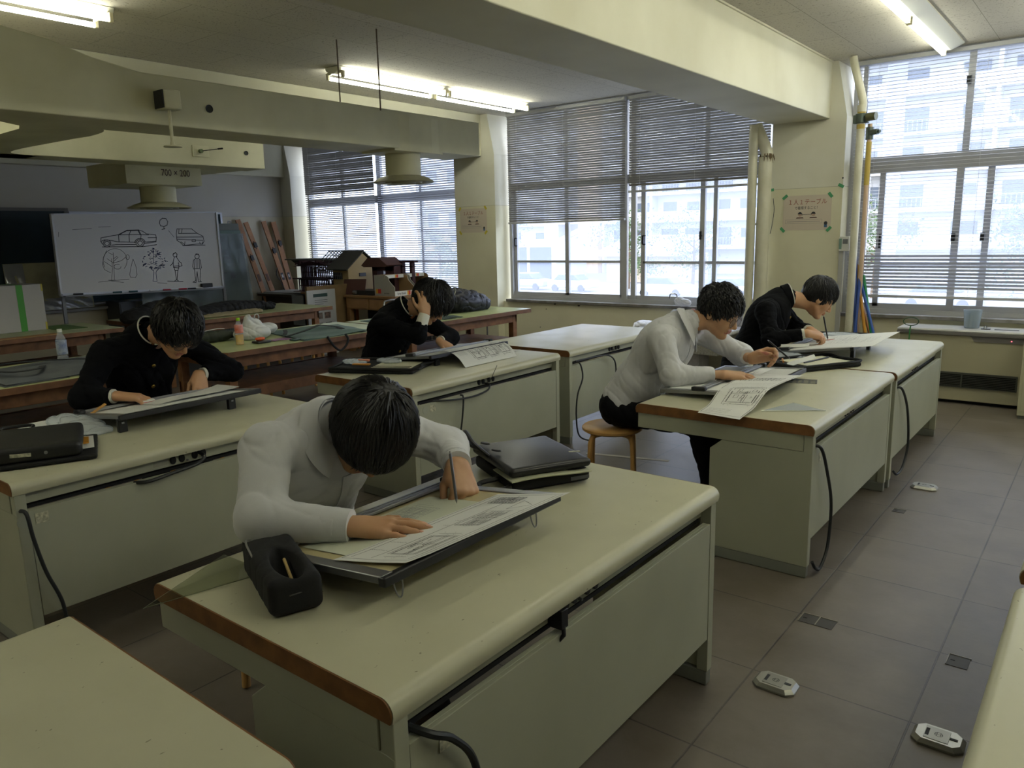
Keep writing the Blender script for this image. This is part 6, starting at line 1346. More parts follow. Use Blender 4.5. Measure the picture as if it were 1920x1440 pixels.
# long bench with drawers
M_bench = mat('bench_wood', '#96714a', .5, noise='#80603d', scale=7)
t = thing('wooden_bench', 'honey coloured wooden bench with drawers under the house model', 'bench', (-8.6, 7.5, 0))
MB().box(-8.56, -7.50, 7.02, 7.86, .765, .795).build('top', M_bench, t, bevel=.003)
MB().box(-8.54, -7.55, 7.05, 7.84, .60, .765).build('drawer_case', M_bench, t, bevel=.002)
for a, b in ((-8.52, -8.06), (-8.03, -7.62)): MB().box(a, b, 7.035, 7.05, .62, .755).build('drawer', mat('drawer_wood', '#a07a50', .5, noise='#8a6741', scale=7), t, bevel=.002)
MB().box(-7.55, -7.545, 7.15, 7.80, .05, .58).box(-8.5, -7.6, 7.4, 7.42, .05, .6).build('void_shade', mat('void_shade_dark', '#17161a', .8), t)  # dark sheets standing in for the shade of the open void below the drawers
for x in (-7.62, -8.54): MB().box(x, x+.07, 7.05, 7.12, 0, .60).build('leg', M_bench, t, bevel=.003)
for x in (-7.62, -8.54): MB().box(x, x+.07, 7.77, 7.84, 0, .60).build('leg', M_bench, t, bevel=.003)
t = thing('wooden_bench', 'second wooden bench behind the plywood board carrying the timber frame model', 'bench', (-9.2, 7.5, 0))
MB().box(-9.75, -8.66, 7.18, 7.86, .765, .795).build('top', M_bench, t, bevel=.003); MB().box(-9.7, -8.7, 7.22, 7.82, .60, .765).build('drawer_case', M_bench, t)
for x, y in ((-9.7, 7.22), (-8.77, 7.22), (-9.7, 7.75), (-8.77, 7.75)): MB().box(x, x+.07, y, y+.07, 0, .60).build('leg', M_bench, t)
# architectural models
M_bur = mat('model_burgundy', '#3f2026', .7); M_card = mat('model_card', '#ab9468', .8, noise='#9c865c', scale=5); M_roof = mat('model_roof', '#45443f', .8); M_brn = mat('model_brown', '#5a3c36', .7)
t = thing('timber_frame_model', 'small burgundy two storey timber frame house model', 'model', (-9.5, 7.45, .80))
def lattice(parent, x0, x1, y0, y1, z0, z1, nx, name='storey_frame'):
    o = MB(); r = .006
    for y in (y0, y1):
        for k in range(nx+1): x = x0+(x1-x0)*k/nx; o.box(x-r, x+r, y-r, y+r, z0, z1)
        for z in (z0, (z0+z1)/2, z1): o.box(x0, x1, y-r, y+r, z-r, z+r)
    for x in (x0, x1):
        for k in range(6): y = y0+(y1-y0)*k/5; o.box(x-r, x+r, y-r, y+r, z0, z1)
    o.build(name, M_bur, parent)
lattice(t, -9.85, -9.15, 7.25, 7.62, .80, .98, 16); lattice(t, -9.82, -9.15, 7.28, 7.60, 1.01, 1.17, 15)
MB().box(-9.95, -9.12, 7.20, 7.66, .985, .997).prism([(-9.92, 1.175), (-9.5, 1.26), (-9.12, 1.20)], 7.2, 7.66, 'y').build('eaves', M_bur, t)
MB().box(-9.95, -9.12, 7.2, 7.66, .796, .803).build('base', M_brn, t)
o = MB()
for k in range(9): x = -9.86+k*.08; o.box(x, x+.03, 7.2, 7.66, 1.2, 1.235+.03*math.sin(k*1.3))
o.build('rafters', M_bur, t)
t = thing('house_model', 'large beige card house model with dark gable roof and open roof truss', 'model', (-8.75, 7.5, .80))
HP = lambda e=0., z=0.: [(7.22-e, .797), (7.76+e, .797), (7.76+e, 1.16+z), (7.49, 1.37+z), (7.22-e, 1.16+z)]
MB().prism(HP(), -9.0, -8.675, 'x').build('walls', M_card, t)
MB().prism([(7.22, .797), (7.76, .797), (7.76, 1.16), (7.49, 1.37), (7.22, 1.16)], -8.675, -8.66, 'x').build('gable_wall', mat('model_card_light', '#b7a27a', .8), t)
MB().prism([(7.16, 1.125), (7.50, 1.385), (7.50, 1.402), (7.15, 1.142)], -9.06, -8.62, 'x').build('roof_slope', M_roof, t)
MB().prism([(7.49, 1.385), (7.83, 1.125), (7.84, 1.142), (7.49, 1.402)], -9.06, -8.62, 'x').build('roof_slope', M_roof, t)
o = MB()
for k in range(5): x = -9.09-k*.075; o.tube([(x, 7.15, 1.13), (x, 7.49, 1.395)], .007, 5).tube([(x, 7.49, 1.395), (x, 7.83, 1.13)], .007, 5)
for k in range(5): f = k/4; o.tube([(-9.42, 7.15+.34*f, 1.13+.265*f), (-9.06, 7.15+.34*f, 1.13+.265*f)], .006, 5)
o.build('roof_truss', M_roof, t)
MB().box(-8.98, -8.79, 7.205, 7.222, 1.0, 1.095).build('window', mat('model_window', '#24242c', .4), t)
w_ = MB()
for k in range(5): w_.box(-8.975+k*.042, -8.97+k*.042, 7.2, 7.206, 1.0, 1.095)
w_.box(-8.98, -8.79, 7.2, 7.206, 1.044, 1.051); w_.build('window_bars', M_alu, t)
MB().box(-8.661, -8.65, 7.42, 7.54, 1.03, 1.08).build('door_opening', M_black, t)
t = thing('brown_card', 'plain brown card panel leaning in front of the house model', 'card', (-8.5, 7.1, .80)); MB().box(0, .44, 0, .215, 0, .006, frameM((-8.66, 7.10, .797), (1, 0.05, 0.02), (0, .25, 1))).build('panel', M_brn, t)
t = thing('pavilion_model', 'brown model of a roofed gate with thick posts', 'model', (-8.2, 7.5, .80))
MB().prism([(-8.47, 1.195), (-8.33, 1.30), (-8.10, 1.305), (-7.93, 1.20), (-7.98, 1.175), (-8.42, 1.17)], 7.30, 7.62, 'y').build('roof', M_brn, t, bevel=.004)
for x in (-8.33, -8.06, -7.98): MB().box(x, x+.10, 7.38, 7.5, .797, 1.18).build('post', M_bur, t)
MB().box(-8.33, -7.9, 7.38, 7.5, 1.12, 1.18).build('beam', M_bur, t)
t = thing('gate_model', 'thin dark red model gate standing behind the cardboard trays', 'model', (-7.85, 7.6, .80))
for x in (-7.99, -7.80): MB().box(x, x+.045, 7.60, 7.66, .797, 1.25).build('post', M_bur, t)
MB().box(-8.02, -7.70, 7.59, 7.67, 1.225, 1.25).box(-7.99, -7.74, 7.6, 7.66, 1.16, 1.175).build('crossbar', M_bur, t)
t = thing('roof_slab_model', 'model of a flat roof slab on a translucent column in the corner', 'model', (-10.1, 7.5, .77))
MB().box(-10.42, -9.30, 7.42, 7.78, 1.262, 1.28).build('slab', mat('slab_grey', '#77796f', .6), t); MB().prism([(-10.3, 1.262), (-9.85, 1.262), (-9.92, 1.20), (-10.05, 1.18), (-10.22, 1.22)], 7.45, 7.55, 'y').build('rough_underside', mat('slab_dark', '#3a3b36', .8), t)
MB().box(-10.13, -9.98, 7.50, 7.62, .767, 1.20).build('column', mat('column_lilac', '#8e8fa3', .5), t)
# cardboard display trays with printed branding
M_tray = mat('tray_white', '#a6a49c', .6); M_kraft = mat('kraft_card', '#8f7450', .8); M_red = mat('print_red', '#c8362a', .5); M_yel = mat('print_yellow', '#d9a22b', .5)
def tray(label, x0, y0):
    t = thing('cardboard_tray', label, 'box', (x0+.2, y0+.18, .797)); x1, y1 = x0+.40, y0+.36; z0, z1 = .797, 1.075
    prof = [(x0, z0), (x1, z0), (x1, z0+.12), (x1-.10, z0+.20), (x1-.12, z1-.02), (x1-.18, z1), (x0, z1)]
    for y in (y0, y1-.006):
        MB().prism(prof, y, y+.006, 'y').build('side_panel', M_tray, t)
    MB().prism(prof, y1-.012, y1-.0065, 'y').prism([(p[0]-.003, p[1]) for p in prof], y0+.0065, y0+.010, 'y').build('inner_lining', M_kraft, t)
    MB().box(x0, x0+.006, y0+.006, y1-.006, z0, z1).box(x0, x1-.01, y0+.01, y1-.012, z0, z0+.006).box(x0, x1-.19, y0+.01, y1-.012, z1-.006, z1).build('back_and_base', M_kraft, t)
    MB().box(x1, x1+.005, y0, y1, z0, z0+.065).build('front_lip', M_white, t)
    MB().box(x1-.185, x1-.18, y0, y1, z1-.045, z1+.001).build('header_strip', M_white, t)
    fx = x1+.0052
    text('brand_text', 'Spray Booth', .040, M_black, frameM((fx, y0+.12, z0+.032), (0, 1, 0), (0, 0, 1)), t, sx=.8)
    text('brand_text', '3M', .045, M_red, frameM((fx, y0+.315, z0+.032), (0, 1, 0), (0, 0, 1)), t)
    for a, b, m in ((.225, .25, M_yel), (.25, .285, M_red)):
        MB().box(fx, fx+.0005, y0+a, y0+b, z0+.004, z0+.062).build('colour_patch', m, t); MB().box(x1-.18, x1-.1795, y0+a-.04, y0+b-.04, z1-.043, z1-.002).build('colour_patch', m, t)
    MB().box(x0+.03, x0+.07, y0-.0006, y0, z0+.03, z0+.09).build('colour_patch', M_yel, t); MB().box(x0+.07, x0+.13, y0-.0006, y0, z0+.03, z0+.09).build('colour_patch', M_red, t)
    text('brand_text', 'Spray Booth', .026, M_black, frameM((x0+.24, y0-.0008, z0+.035), (1, 0, 0), (0, 0, 1)), t, sx=.8)
tray('left cardboard tray printed with spray booth lettering on the bench corner', -8.0, 7.11); tray('right cardboard tray half hidden behind the dark backpack', -7.98, 7.49)
t = thing('black_box', 'flat black box with a roll on the bench left of the cardboard trays', 'box', (-8.2, 7.15, .80)); MB().box(-8.45, -8.02, 7.10, 7.4, .797, .86).build('body', M_black, t, bevel=.006); MB().tube([(-8.42, 7.09, .835), (-8.36, 7.09, .835)], .022, 12).build('roll', M_alu, t)
# ---------------- things on the wooden tables
def blob(name, label, cat, prims, m, k=.05, h=.012, wr=.008, seed=0, floor=.7215, extra=None, group=None, f=1.):
    lo = np.min([np.array(p[0])-max(p[1]) for p in prims], 0)-.05; hi = np.max([np.array(p[0])+max(p[1]) for p in prims], 0)+.05
    c = np.mean([p[0] for p in prims], 0); t = thing(name, label, cat, (float(c[0]), float(c[1]), floor), 0, group)
    F = Field(lo, hi, h)
    for p in prims: F.ell(p[0], p[1], rotm(p[2], (0, 0, 1)) if len(p) > 2 else None, k)
    F.wrinkle(wr, f, seed); F.half((0, 0, floor), (0, 0, -1), .004); field_obj('body' if extra is None else extra, F, m, t, 1); return t
M_navy = mat('puffer_navy', '#14151f', .5, noise='#1b1c28', scale=5); M_bpk = mat('backpack_black', '#101014', .7, bump=.2)
t = blob('backpack', 'black backpack with pale cords standing on the far right wooden table', 'bag', [((-5.93, 6.22, .88), (.16, .20, .17)), ((-5.93, 6.10, .80), (.15, .18, .10))], M_bpk, wr=.010, seed=2)
MB().tube(spline([(-5.79, 6.20, 1.0), (-5.765, 6.26, 1.03), (-5.77, 6.31, .98), (-5.765, 6.28, .93)], 6), .006, 6).build('cord', mat('cord_cream', '#a9a794', .6), t, smooth=True)
MB().tube(spline([(-5.80, 6.05, .93), (-5.77, 6.08, .99), (-5.79, 6.10, 1.02)], 6), .005, 6).build('cord', MATS['cord_cream'], t, smooth=True)
blob('puffer_jacket', 'dark navy puffer jacket heaped beside the black backpack', 'jacket', [((-5.92, 6.60, .82), (.20, .30, .14)), ((-5.92, 6.80, .79), (.18, .20, .11)), ((-5.92, 6.45, .86), (.17, .18, .13))], M_navy, wr=.018, seed=5, f=.6)
M_tgreen = mat('tote_green', '#3d5a50', .7, noise='#334c44', scale=10, bump=.2, sheen=.1); M_strap = mat('strap_black', '#17191a', .8)
def tote(label, pts, strap_pts, m, h0=.012, seed=0, straps=True):
    c = np.mean(np.array(pts), 0); t = thing('tote_bag', label, 'bag', (float(c[0]), float(c[1]), .72)); R = random.Random(seed); a = [R.uniform(0, 6) for _ in range(4)]
    P = [Vector((*p, 0)) for p in pts]
    def fn(u, v):
        p = P[0].lerp(P[1], u).lerp(P[3].lerp(P[2], u), v); e = min(u, 1-u, v, 1-v)
        return (p.x, p.y, .7235+h0*(.3+.7*min(1, e*6))*(1+.6*math.sin(7*u+a[0]+3*v)+.4*math.sin(11*v+a[1]+5*u)))
    MB().sheet(fn, 26, 26, .004).build('fabric', m, t, smooth='auto'); MB().sheet(lambda u, v: (lambda q: (q[0]+.02, q[1]-.015, .7225+.004*math.sin(6*u)))(fn(u*.97, v*.97)), 10, 10, .002).build('under_layer', m, t, smooth='auto')
    for s in strap_pts:
        q = spline(s, 8); MB().sheet(lambda u, v: (lambda p, d: p+Vector((-d.y, d.x, 0)).normalized()*(.018*(2*v-1)))(q[min(len(q)-1, int(u*(len(q)-1)))], (q[min(len(q)-1, int(u*(len(q)-1))+1)]-q[max(0, min(len(q)-2, int(u*(len(q)-1))-1))])+Vector((1e-5, 0, 0))), len(q)-1, 2, .005).build('strap', M_strap, t, smooth='auto')
    return t
t = tote('dark green tote bag with black handles hanging over the table edge', [(-5.42, 3.99), (-5.45, 4.74), (-6.15, 4.95), (-6.30, 4.20)], [[(-5.62, 3.95, .75), (-5.60, 4.15, .785), (-5.72, 4.38, .80), (-5.85, 4.50, .78), (-5.78, 4.62, .76), (-5.62, 4.58, .75)], [(-6.05, 4.25, .75), (-5.9, 4.15, .75), (-5.7, 4.0, .76)]], M_tgreen, .016, 3)
q = spline([(-5.395, 4.22, .735), (-5.375, 4.235, .69), (-5.37, 4.27, .64), (-5.37, 4.335, .60), (-5.37, 4.40, .635), (-5.375, 4.43, .69), (-5.395, 4.42, .735)], 6); MB().tube(q, .010, 6).build('hanging_handle', M_strap, t, smooth=True)
tote('flat green tote bag lying beside the student holding his head', [(-5.62, 5.18), (-5.66, 5.62), (-6.05, 5.72), (-6.20, 5.28)], [[(-5.75, 5.25, .75), (-5.9, 5.35, .755), (-6.05, 5.5, .75)]], M_tgreen, .012, 4)
tote('green tote bag corner sticking out right of the bowed student', [(-5.47, 5.80), (-5.47, 6.08), (-5.70, 6.05), (-5.70, 5.80)], [], mat('tote_green_dark', '#22352f', .7), .014, 6)
tote('grey tote bag with black handles spread on the far left table', [(-5.33, 1.70), (-5.38, 2.30), (-6.22, 2.60), (-6.12, 1.70)], [[(-5.75, 1.78, .76), (-5.95, 1.80, .775), (-6.0, 2.0, .775), (-5.85, 2.30, .77), (-5.7, 2.42, .765), (-5.6, 2.36, .76)], [(-5.78, 1.80, .76), (-5.62, 1.86, .765), (-5.64, 2.0, .765), (-5.78, 2.08, .76)]], mat('tote_grey', '#54585a', .7, noise='#484c4f', scale=10, bump=.2), .018, 8)
blob('dark_coat', 'black coat with beige lining thrown on the table behind the orange drink', 'coat', [((-8.35, 4.70, .76), (.22, .35, .07)), ((-8.45, 5.20, .78), (.24, .40, .085)), ((-8.50, 5.62, .76), (.16, .22, .06))], mat('coat_black', '#121317', .8), wr=.014, seed=7, f=.7, k=.06)
blob('beige_cloth', 'beige cloth showing under the black coat', 'cloth', [((-8.14, 4.95, .735), (.09, .42, .035)), ((-8.12, 5.25, .735), (.07, .15, .035))], mat('cloth_beige', '#877c5e', .8), wr=.008, seed=9)
blob('dark_hat', 'black coat heap rising behind the bespectacled student', 'coat', [((-8.45, 4.30, .80), (.20, .24, .14)), ((-8.4, 4.05, .78), (.18, .2, .10))], mat('coat_black', '#121317', .8), wr=.012, seed=12, k=.08)
blob('rolled_jacket', 'dark olive rolled jacket left of the orange drink bottle', 'jacket', [((-6.12, 3.55, .765), (.085, .24, .055))], mat('olive', '#262c20', .8), wr=.006, seed=10)
t = thing('earphone_cord', 'white earphone cord lying on the olive jacket', 'cord', (-6.15, 3.55, .82)); MB().tube(spline([(-6.06, 3.40, .812), (-6.08, 3.47, .825), (-6.12, 3.52, .823), (-6.10, 3.60, .832), (-6.12, 3.68, .822)], 6), .003, 5).build('cord', M_white, t)
def bottle(label, x, y, h_, r, liquid, lvl, cap, lab, labz):
    t = thing('plastic_bottle', label, 'bottle', (x, y, .7205)); z = .7212
    body = [(0, 0), (r*.8, 0), (r, .008), (r, .03), (r*.93, .035), (r, .045), (r, h_*.60), (r*.92, h_*.68), (r*.45, h_*.86), (r*.40, h_*.90), (r*.40, h_*.93), (0, h_*.93)]
    MB().lathe(body, (x, y, z), 24).build('shell', M_clear2, t, smooth='auto')
    if lvl: MB().lathe([(0, .002), (r*.94, .004), (r*.94, lvl), (0, lvl)], (x, y, z), 24).build('drink', liquid, t, smooth='auto')
    MB().lathe([(r*.46, h_*.90), (r*.47, h_), (0, h_)], (x, y, z), 20).build('cap', cap, t, smooth='auto')
    MB().lathe([(r*1.015, labz[0]), (r*1.02, labz[0]+.002), (r*1.02, labz[1]), (r*1.0, labz[1]+.002)], (x, y, z), 24).build('label', lab, t, smooth='auto')
    return t
M_clear2 = bpy.data.materials.new('bottle_plastic'); M_clear2.use_nodes = True; _film(M_clear2, (.92, .95, .97), .22, (.8, .85, .9))
bottle('small orange drink bottle with lime green cap and pink label', -5.73, 3.575, .225, .034, mat('orange_juice', '#d9a51e', .2), .085, mat('cap_lime', '#9ccc1f', .4), mat('label_pink', '#d59a90', .4, noise='#c8502f', scale=26), (.10, .165))
bottle('empty water bottle with white cap on the far left wooden table', -6.22, 2.385, .235, .037, mat('water', '#b7c2cc', .1), 0, M_white, mat('label_blue', '#a8b0bc', .4, noise='#4d5f8e', scale=22), (.045, .15))
t = blob('shopping_bag', 'crumpled white plastic shopping bag beside the orange drink bottle', 'plastic bag', [((-5.98, 3.86, .77), (.13, .17, .07)), ((-6.03, 3.90, .83), (.07, .09, .07)), ((-6.05, 4.06, .79), (.08, .10, .05)), ((-6.0, 3.84, .88), (.03, .035, .06))], mat('bag_white', '#b7b9b6', .4, sheen=.2), wr=.008, seed=14, k=.04, h=.008, f=.7)
MB().tube([(-6.0, 3.93+.022*math.cos(a), .905+.028*math.sin(a)) for a in np.linspace(-.6, 3.6, 14)], .006, 6).build('handle_loop', MATS['bag_white'], t, smooth=True)
t = thing('black_wallet', 'black wallet in front of the white shopping bag', 'wallet', (-5.66, 3.74, .72)); MB().box(-5.71, -5.61, 3.67, 3.80, .7212, .742).build('body', M_leather, t, bevel=.008)
t = thing('orange_pouch', 'small bright orange pouch lying on the black wallet', 'pouch', (-5.67, 3.73, .742)); MB().lathe([(0, 0), (.035, .002), (.045, .012), (.038, .024), (0, .028)], (-5.67, 3.73, .7425), 20, None, .7, 1.).build('body', mat('orange_plastic', '#d95a22', .4), t, smooth='auto')
t = thing('candy_pack', 'pink and purple printed packet beside the wallet', 'packet', (-5.66, 3.93, .72)); MB().sheet(lambda u, v: (-5.73+.10*u, 3.84+.17*v, .7265+.004*math.sin(v*6)*u), 6, 8, .008).build('packet', mat('packet_pink', '#9b7a90', .4, noise='#7a4a78', scale=28), t, smooth='auto')
t = thing('green_phone', 'dark green phone at the edge of the tote bag', 'phone', (-5.52, 3.99, .72)); MB().box(-5.56, -5.49, 3.94, 4.07, .7212, .733).build('body', mat('dark_teal', '#22403c', .4), t, bevel=.004)
# white carton with green stripe
t = thing('storage_carton', 'large white carton with a vertical green stripe on the left back table', 'box', (-8.98, 2.85, .7205)); MB().box(-9.08, -8.70, 2.45, 3.23, .7212, 1.19).build('carton', mat('carton_white', '#a8a5a0', .6), t, bevel=.003)
MB().box(-8.70, -8.6985, 2.985, 3.045, .722, 1.189).build('green_tape', mat('tape_green', '#3f8f2c', .4), t)
MB().box(-9.081, -8.6982, 2.985, 3.045, 1.19, 1.1912).build('green_tape', MATS['tape_green'], t)
MB().box(-8.7005, -8.6982, 3.215, 3.232, .722, .80).box(-8.7005, -8.6982, 3.215, 3.232, 1.12, 1.19).build('yellow_tape', mat('tape_yellow', '#b3a52c', .4), t)
t = thing('cutting_mat', 'green cutting mat sticking out behind the white carton', 'mat', (-8.6, 3.35, .7205)); MB().box(-9.0, -8.45, 3.24, 3.52, .7212, .725).build('mat', mat('mat_green', '#4c6a2c', .6), t)
t = thing('orange_board', 'honey coloured strip of wood along the front edge of the left back table', 'board', (-8.11, 2.6, .72)); MB().box(-8.22, -8.10, 1.76, 3.1, .7212, .727).build('strip', mat('honey_wood', '#a5763f', .5), t)
# chairs with chrome frames behind the right wooden table
M_chrome = mat('chrome_tube', '#a9aaad', .25, .9)
def chrome_chair(label, x, y):
    t = thing('tube_chair', label, 'chair', (x, y, 0), 0, 'chrome tube chairs')
    MB().tube(spline([(x-.02, y-.2, .42), (x-.03, y-.2, .70), (x-.035, y-.185, .80), (x-.04, y-.14, .835), (x-.04, y+.14, .835), (x-.035, y+.185, .80), (x-.03, y+.2, .70), (x-.02, y+.2, .42)], 6), .011, 8).build('back_frame', M_chrome, t, smooth='auto')
    MB().tube([(x-.035, y-.19, .72), (x-.035, y+.19, .72)], .008, 6).build('back_rail', M_chrome, t)
    MB().box(x, x+.38, y-.2, y+.2, .42, .45).build('seat', mat('seat_brown', '#4c3a2e', .6), t, bevel=.01)
    for a, b in ((-.01, -.19), (-.01, .19), (.36, -.19), (.36, .19)): MB().tube([(x+a, y+b, .43), (x+a, y+b, .003)], .010, 8).build('leg', M_chrome, t)
chrome_chair('chrome framed chair behind the navy puffer jacket', -6.85, 7.62-.12); chrome_chair('chrome framed chair behind the bowed student and the long bench', -6.75, 6.35)
# stools and crossbars glimpsed below the wooden tables
for i, (x, y, lb) in enumerate(((-6.75, 4.45, 'wooden stool glimpsed below the table with the orange drink'), (-6.95, 5.15, 'wooden stool seen through the legs of the back tables'), (-4.75, 2.95, 'wooden stool beside the middle desk, legs visible behind the foreground student'))):
    stool(lb, x, y)
# ================================================================ posters, pillar fittings, window side
def poster(label, x0, x1, z0, z1, y, tape, tapes, tcol):
    t = thing('notice_poster', label, 'poster', ((x0+x1)/2, y, z0)); w_, h_ = x1-x0, z1-z0; P = lambda a, b, d=0.: (x0+w_*a, y-.0035-d, z0+h_*b)
    MB().box(x0, x1, y-.003, y-.0005, z0, z1).build('sheet', mat('poster_paper', '#cbbfae', .35), t)
    T = lambda a, b: frameM(P(a, b), (1, 0, 0), (0, 0, 1))
    text('title_text', '１人１テーブル', h_*.17, mat('print_brown', '#8c4a3c', .6), T(.50, .80), t, sx=.95 if w_ > .4 else .9)
    text('subtitle_text', 'で着席すること！', h_*.10, M_ink, T(.50, .635), t, sx=.9)
    for sx_ in (.36, .64):
        o = MB(); cx, cz = x0+w_*sx_, z0+h_*.45; r = h_*.055
        MB().prism([(cx+r*math.cos(a), cz+r*math.sin(a)) for a in np.linspace(0, 2*PI, 16)[:-1]], y-.0045, y-.003, 'y').build('figure_face', mat('print_skin', '#b59a86', .6), t)
        MB().prism([(cx+r*1.15*math.cos(a), cz+r*.2+r*1.15*math.sin(a)) for a in np.linspace(0, PI, 10)], y-.0052, y-.0045, 'y').build('figure_hair', M_ink, t)
        MB().prism([(cx-r*2, cz-r*2.0), (cx+r*2, cz-r*2.0), (cx+r*1.6, cz-r*1.4), (cx-r*1.6, cz-r*1.4)], y-.0045, y-.003, 'y').build('figure_table', mat('print_brown2', '#5a4038', .6), t)
    o = MB(); stroke(o, [(-.05, 0), (.05, 0)], .004, frameM(P(.5, .45), (1, 0, 0), (0, 0, 1)) @ Matrix.Scale(w_/.47, 4)); stroke(o, [(-.04, .008), (-.052, 0), (-.04, -.008)], .003, frameM(P(.5, .45), (1, 0, 0), (0, 0, 1))); stroke(o, [(.04, .008), (.052, 0), (.04, -.008)], .003, frameM(P(.5, .45), (1, 0, 0), (0, 0, 1))); o.build('arrow', M_ink, t)
    o = MB(); fr = frameM(P(.44, .25), (1, 0, 0), (0, 0, 1)); a, b = w_*.38, h_*.055; stroke(o, [(-a, -b), (a, -b), (a, b), (-a, b)], .0018, fr, closed=True)
    R = random.Random(3); u = -a+.015
    while u < a-.02: stroke(o, [(u, 0), (u+.006, 0)], .004, fr); u += .0095
    o.build('caption_box', M_inkl, t)
    MB().box(x0+w_*.87, x0+w_*.93, y-.0042, y-.003, z0+h_*.07, z0+h_*.16).build('small_figure', mat('print_blue', '#3f5f86', .6), t); MB().prism([(x0+w_*.90+h_*.05*math.cos(a), z0+h_*.19+h_*.05*math.sin(a)) for a in np.linspace(0, 2*PI, 12)[:-1]], y-.0046, y-.003, 'y').build('small_figure', M_ink, t)
    for (a, b, an) in tapes: MB().box(-.028, .028, -.014, .014, 0, .0012, frameM(P(a, b, .001), (math.cos(an), 0, math.sin(an)), (-math.sin(an), 0, math.cos(an)))).build('tape', tcol, t)
M_tg = mat('tape_mint', '#4c9a6a', .5); M_ty = mat('tape_lemon', '#c2b230', .5)
poster('white notice poster held by green tape on the right pillar', -2.72, -2.255, 1.548, 1.885, 7.9, None, [(.03, .97, .7), (.97, .98, -.9), (.0, .02, -.8), (.97, .02, .8), (-.28, 1.2, 0.1), (1.17, 1.22, -.5)], M_tg)
poster('notice poster held by yellow tape on the left pillar', -7.085, -6.62, 1.612, 1.925, 7.9, None, [(.0, 1.0, .9), (.97, 1.02, -.9), (0, .0, -.9), (.97, 0, .8)], M_ty)
# pipes
M_pipe = mat('cream_pipe', '#d2cfbc', .4, noise='#c4c1aa', scale=6); M_pipe2 = mat('pink_pipe', '#c9ad90', .5); M_valve = mat('valve_grey', '#55605a', .4, .5)
t = thing('riser_pipe', 'cream vertical pipe with elbow and valve right of the poster pillar', 'pipe', (-2.0, 7.8, 0))
MB().tube(spline([(-2.10, 7.78, 3.09), (-2.08, 7.78, 3.0), (-2.0, 7.78, 2.72), (-1.995, 7.78, 2.62), (-2.0, 7.78, 2.5), (-2.0, 7.78, 1.2), (-2.0, 7.78, 0.01)], 8), .035, 16).build('pipe', M_pipe, t, smooth='auto')
MB().tube([(-2.0, 7.78, 2.66), (-2.0, 7.78, 2.60)], .040, 16).build('collar', M_pipe, t, smooth='auto')
MB().tube([(-2.0, 7.78, 2.585), (-2.0, 7.78, 2.50)], .052, 16).box(-2.065, -1.935, 7.75, 7.81, 2.50, 2.575).build('union', M_valve, t, bevel=.004)
MB().tube([(-1.94, 7.74, 2.545), (-1.86, 7.72, 2.545)], .036, 14).build('valve_knob', mat('valve_olive', '#5f6044', .4, .4), t, smooth='auto')
for z, r in ((2.6, .037), (2.47, .037)): MB().tube([(-2.0, 7.78, z-.02), (-2.0, 7.78, z+.02)], r, 16).build('yellow_band', mat('pipe_yellow', '#b8a04c', .5), t)
t = thing('gas_pipe', 'thin pinkish pipe with grey valve beside the cream pipe', 'pipe', (-1.95, 7.9, 0))
MB().tube([(-1.945, 7.88, 2.50), (-1.945, 7.88, 0.01)], .021, 12).build('pipe', M_pipe2, t, smooth='auto'); MB().tube([(-1.945, 7.88, 2.47), (-1.945, 7.88, 2.36)], .035, 12).build('valve', M_valve, t, smooth='auto'); MB().tube([(-1.93, 7.85, 2.42), (-1.86, 7.82, 2.42)], .025, 12).tube([(-1.86, 7.82, 2.42), (-1.84, 7.81, 2.42)], .015, 8).build('valve_stem', M_valve, t)
MB().tube([(-1.945, 7.88, 2.34), (-1.945, 7.88, 1.95)], .025, 12).build('yellow_sleeve', MATS['pipe_yellow'], t, smooth='auto')
t = thing('riser_pipe', 'slim cream pipe in front of the middle window beside the poster pillar', 'pipe', (-2.99, 7.75, 0)); MB().tube([(-2.995, 7.75, 2.583), (-2.995, 7.75, .01)], .045, 16).build('pipe', M_pipe, t, smooth='auto')
MB().tube([(-2.96, 7.76, 1.62), (-2.90, 7.80, 1.62)], .012, 8).build('bracket', M_alu, t)
t = thing('flue_pipe', 'thick cream flue with torn elbow hugging the left side of the poster pillar', 'pipe', (-2.86, 7.8, 0))
MB().tube(spline([(-2.99, 7.80, 2.583), (-2.94, 7.80, 2.47), (-2.88, 7.80, 2.33), (-2.872, 7.80, 2.28)], 6), .058, 18).build('elbow', M_pipe, t, smooth='auto')
MB().tube([(-2.885, 7.80, 2.27), (-2.895, 7.80, .01)], .066, 20).build('pipe', M_pipe, t, smooth='auto')
R = random.Random(4); o = MB()
for k in range(26): a = R.uniform(0, 6.28); c, s_ = math.cos(a), math.sin(a); o.tube([(-2.877+.058*c, 7.80+.058*s_, 2.30), (-2.877+.073*c, 7.80+.073*s_, 2.27+R.uniform(-.02, .01)), (-2.877+.075*c+R.uniform(-.01, .01), 7.80+.075*s_, 2.24+R.uniform(-.03, .02))], [.006, .005, .001], 4)
o.build('torn_lagging', mat('lagging_brown', '#75654a', .9), t)
t = thing('loose_wire', 'thin black wire hanging along the pillar left of the poster', 'wire', (-2.83, 7.74, 1.5)); MB().tube(spline([(-2.825, 7.893, 1.87), (-2.81, 7.888, 1.75), (-2.822, 7.885, 1.62), (-2.84, 7.888, 1.52)], 6), .003, 5).build('wire', M_black, t)
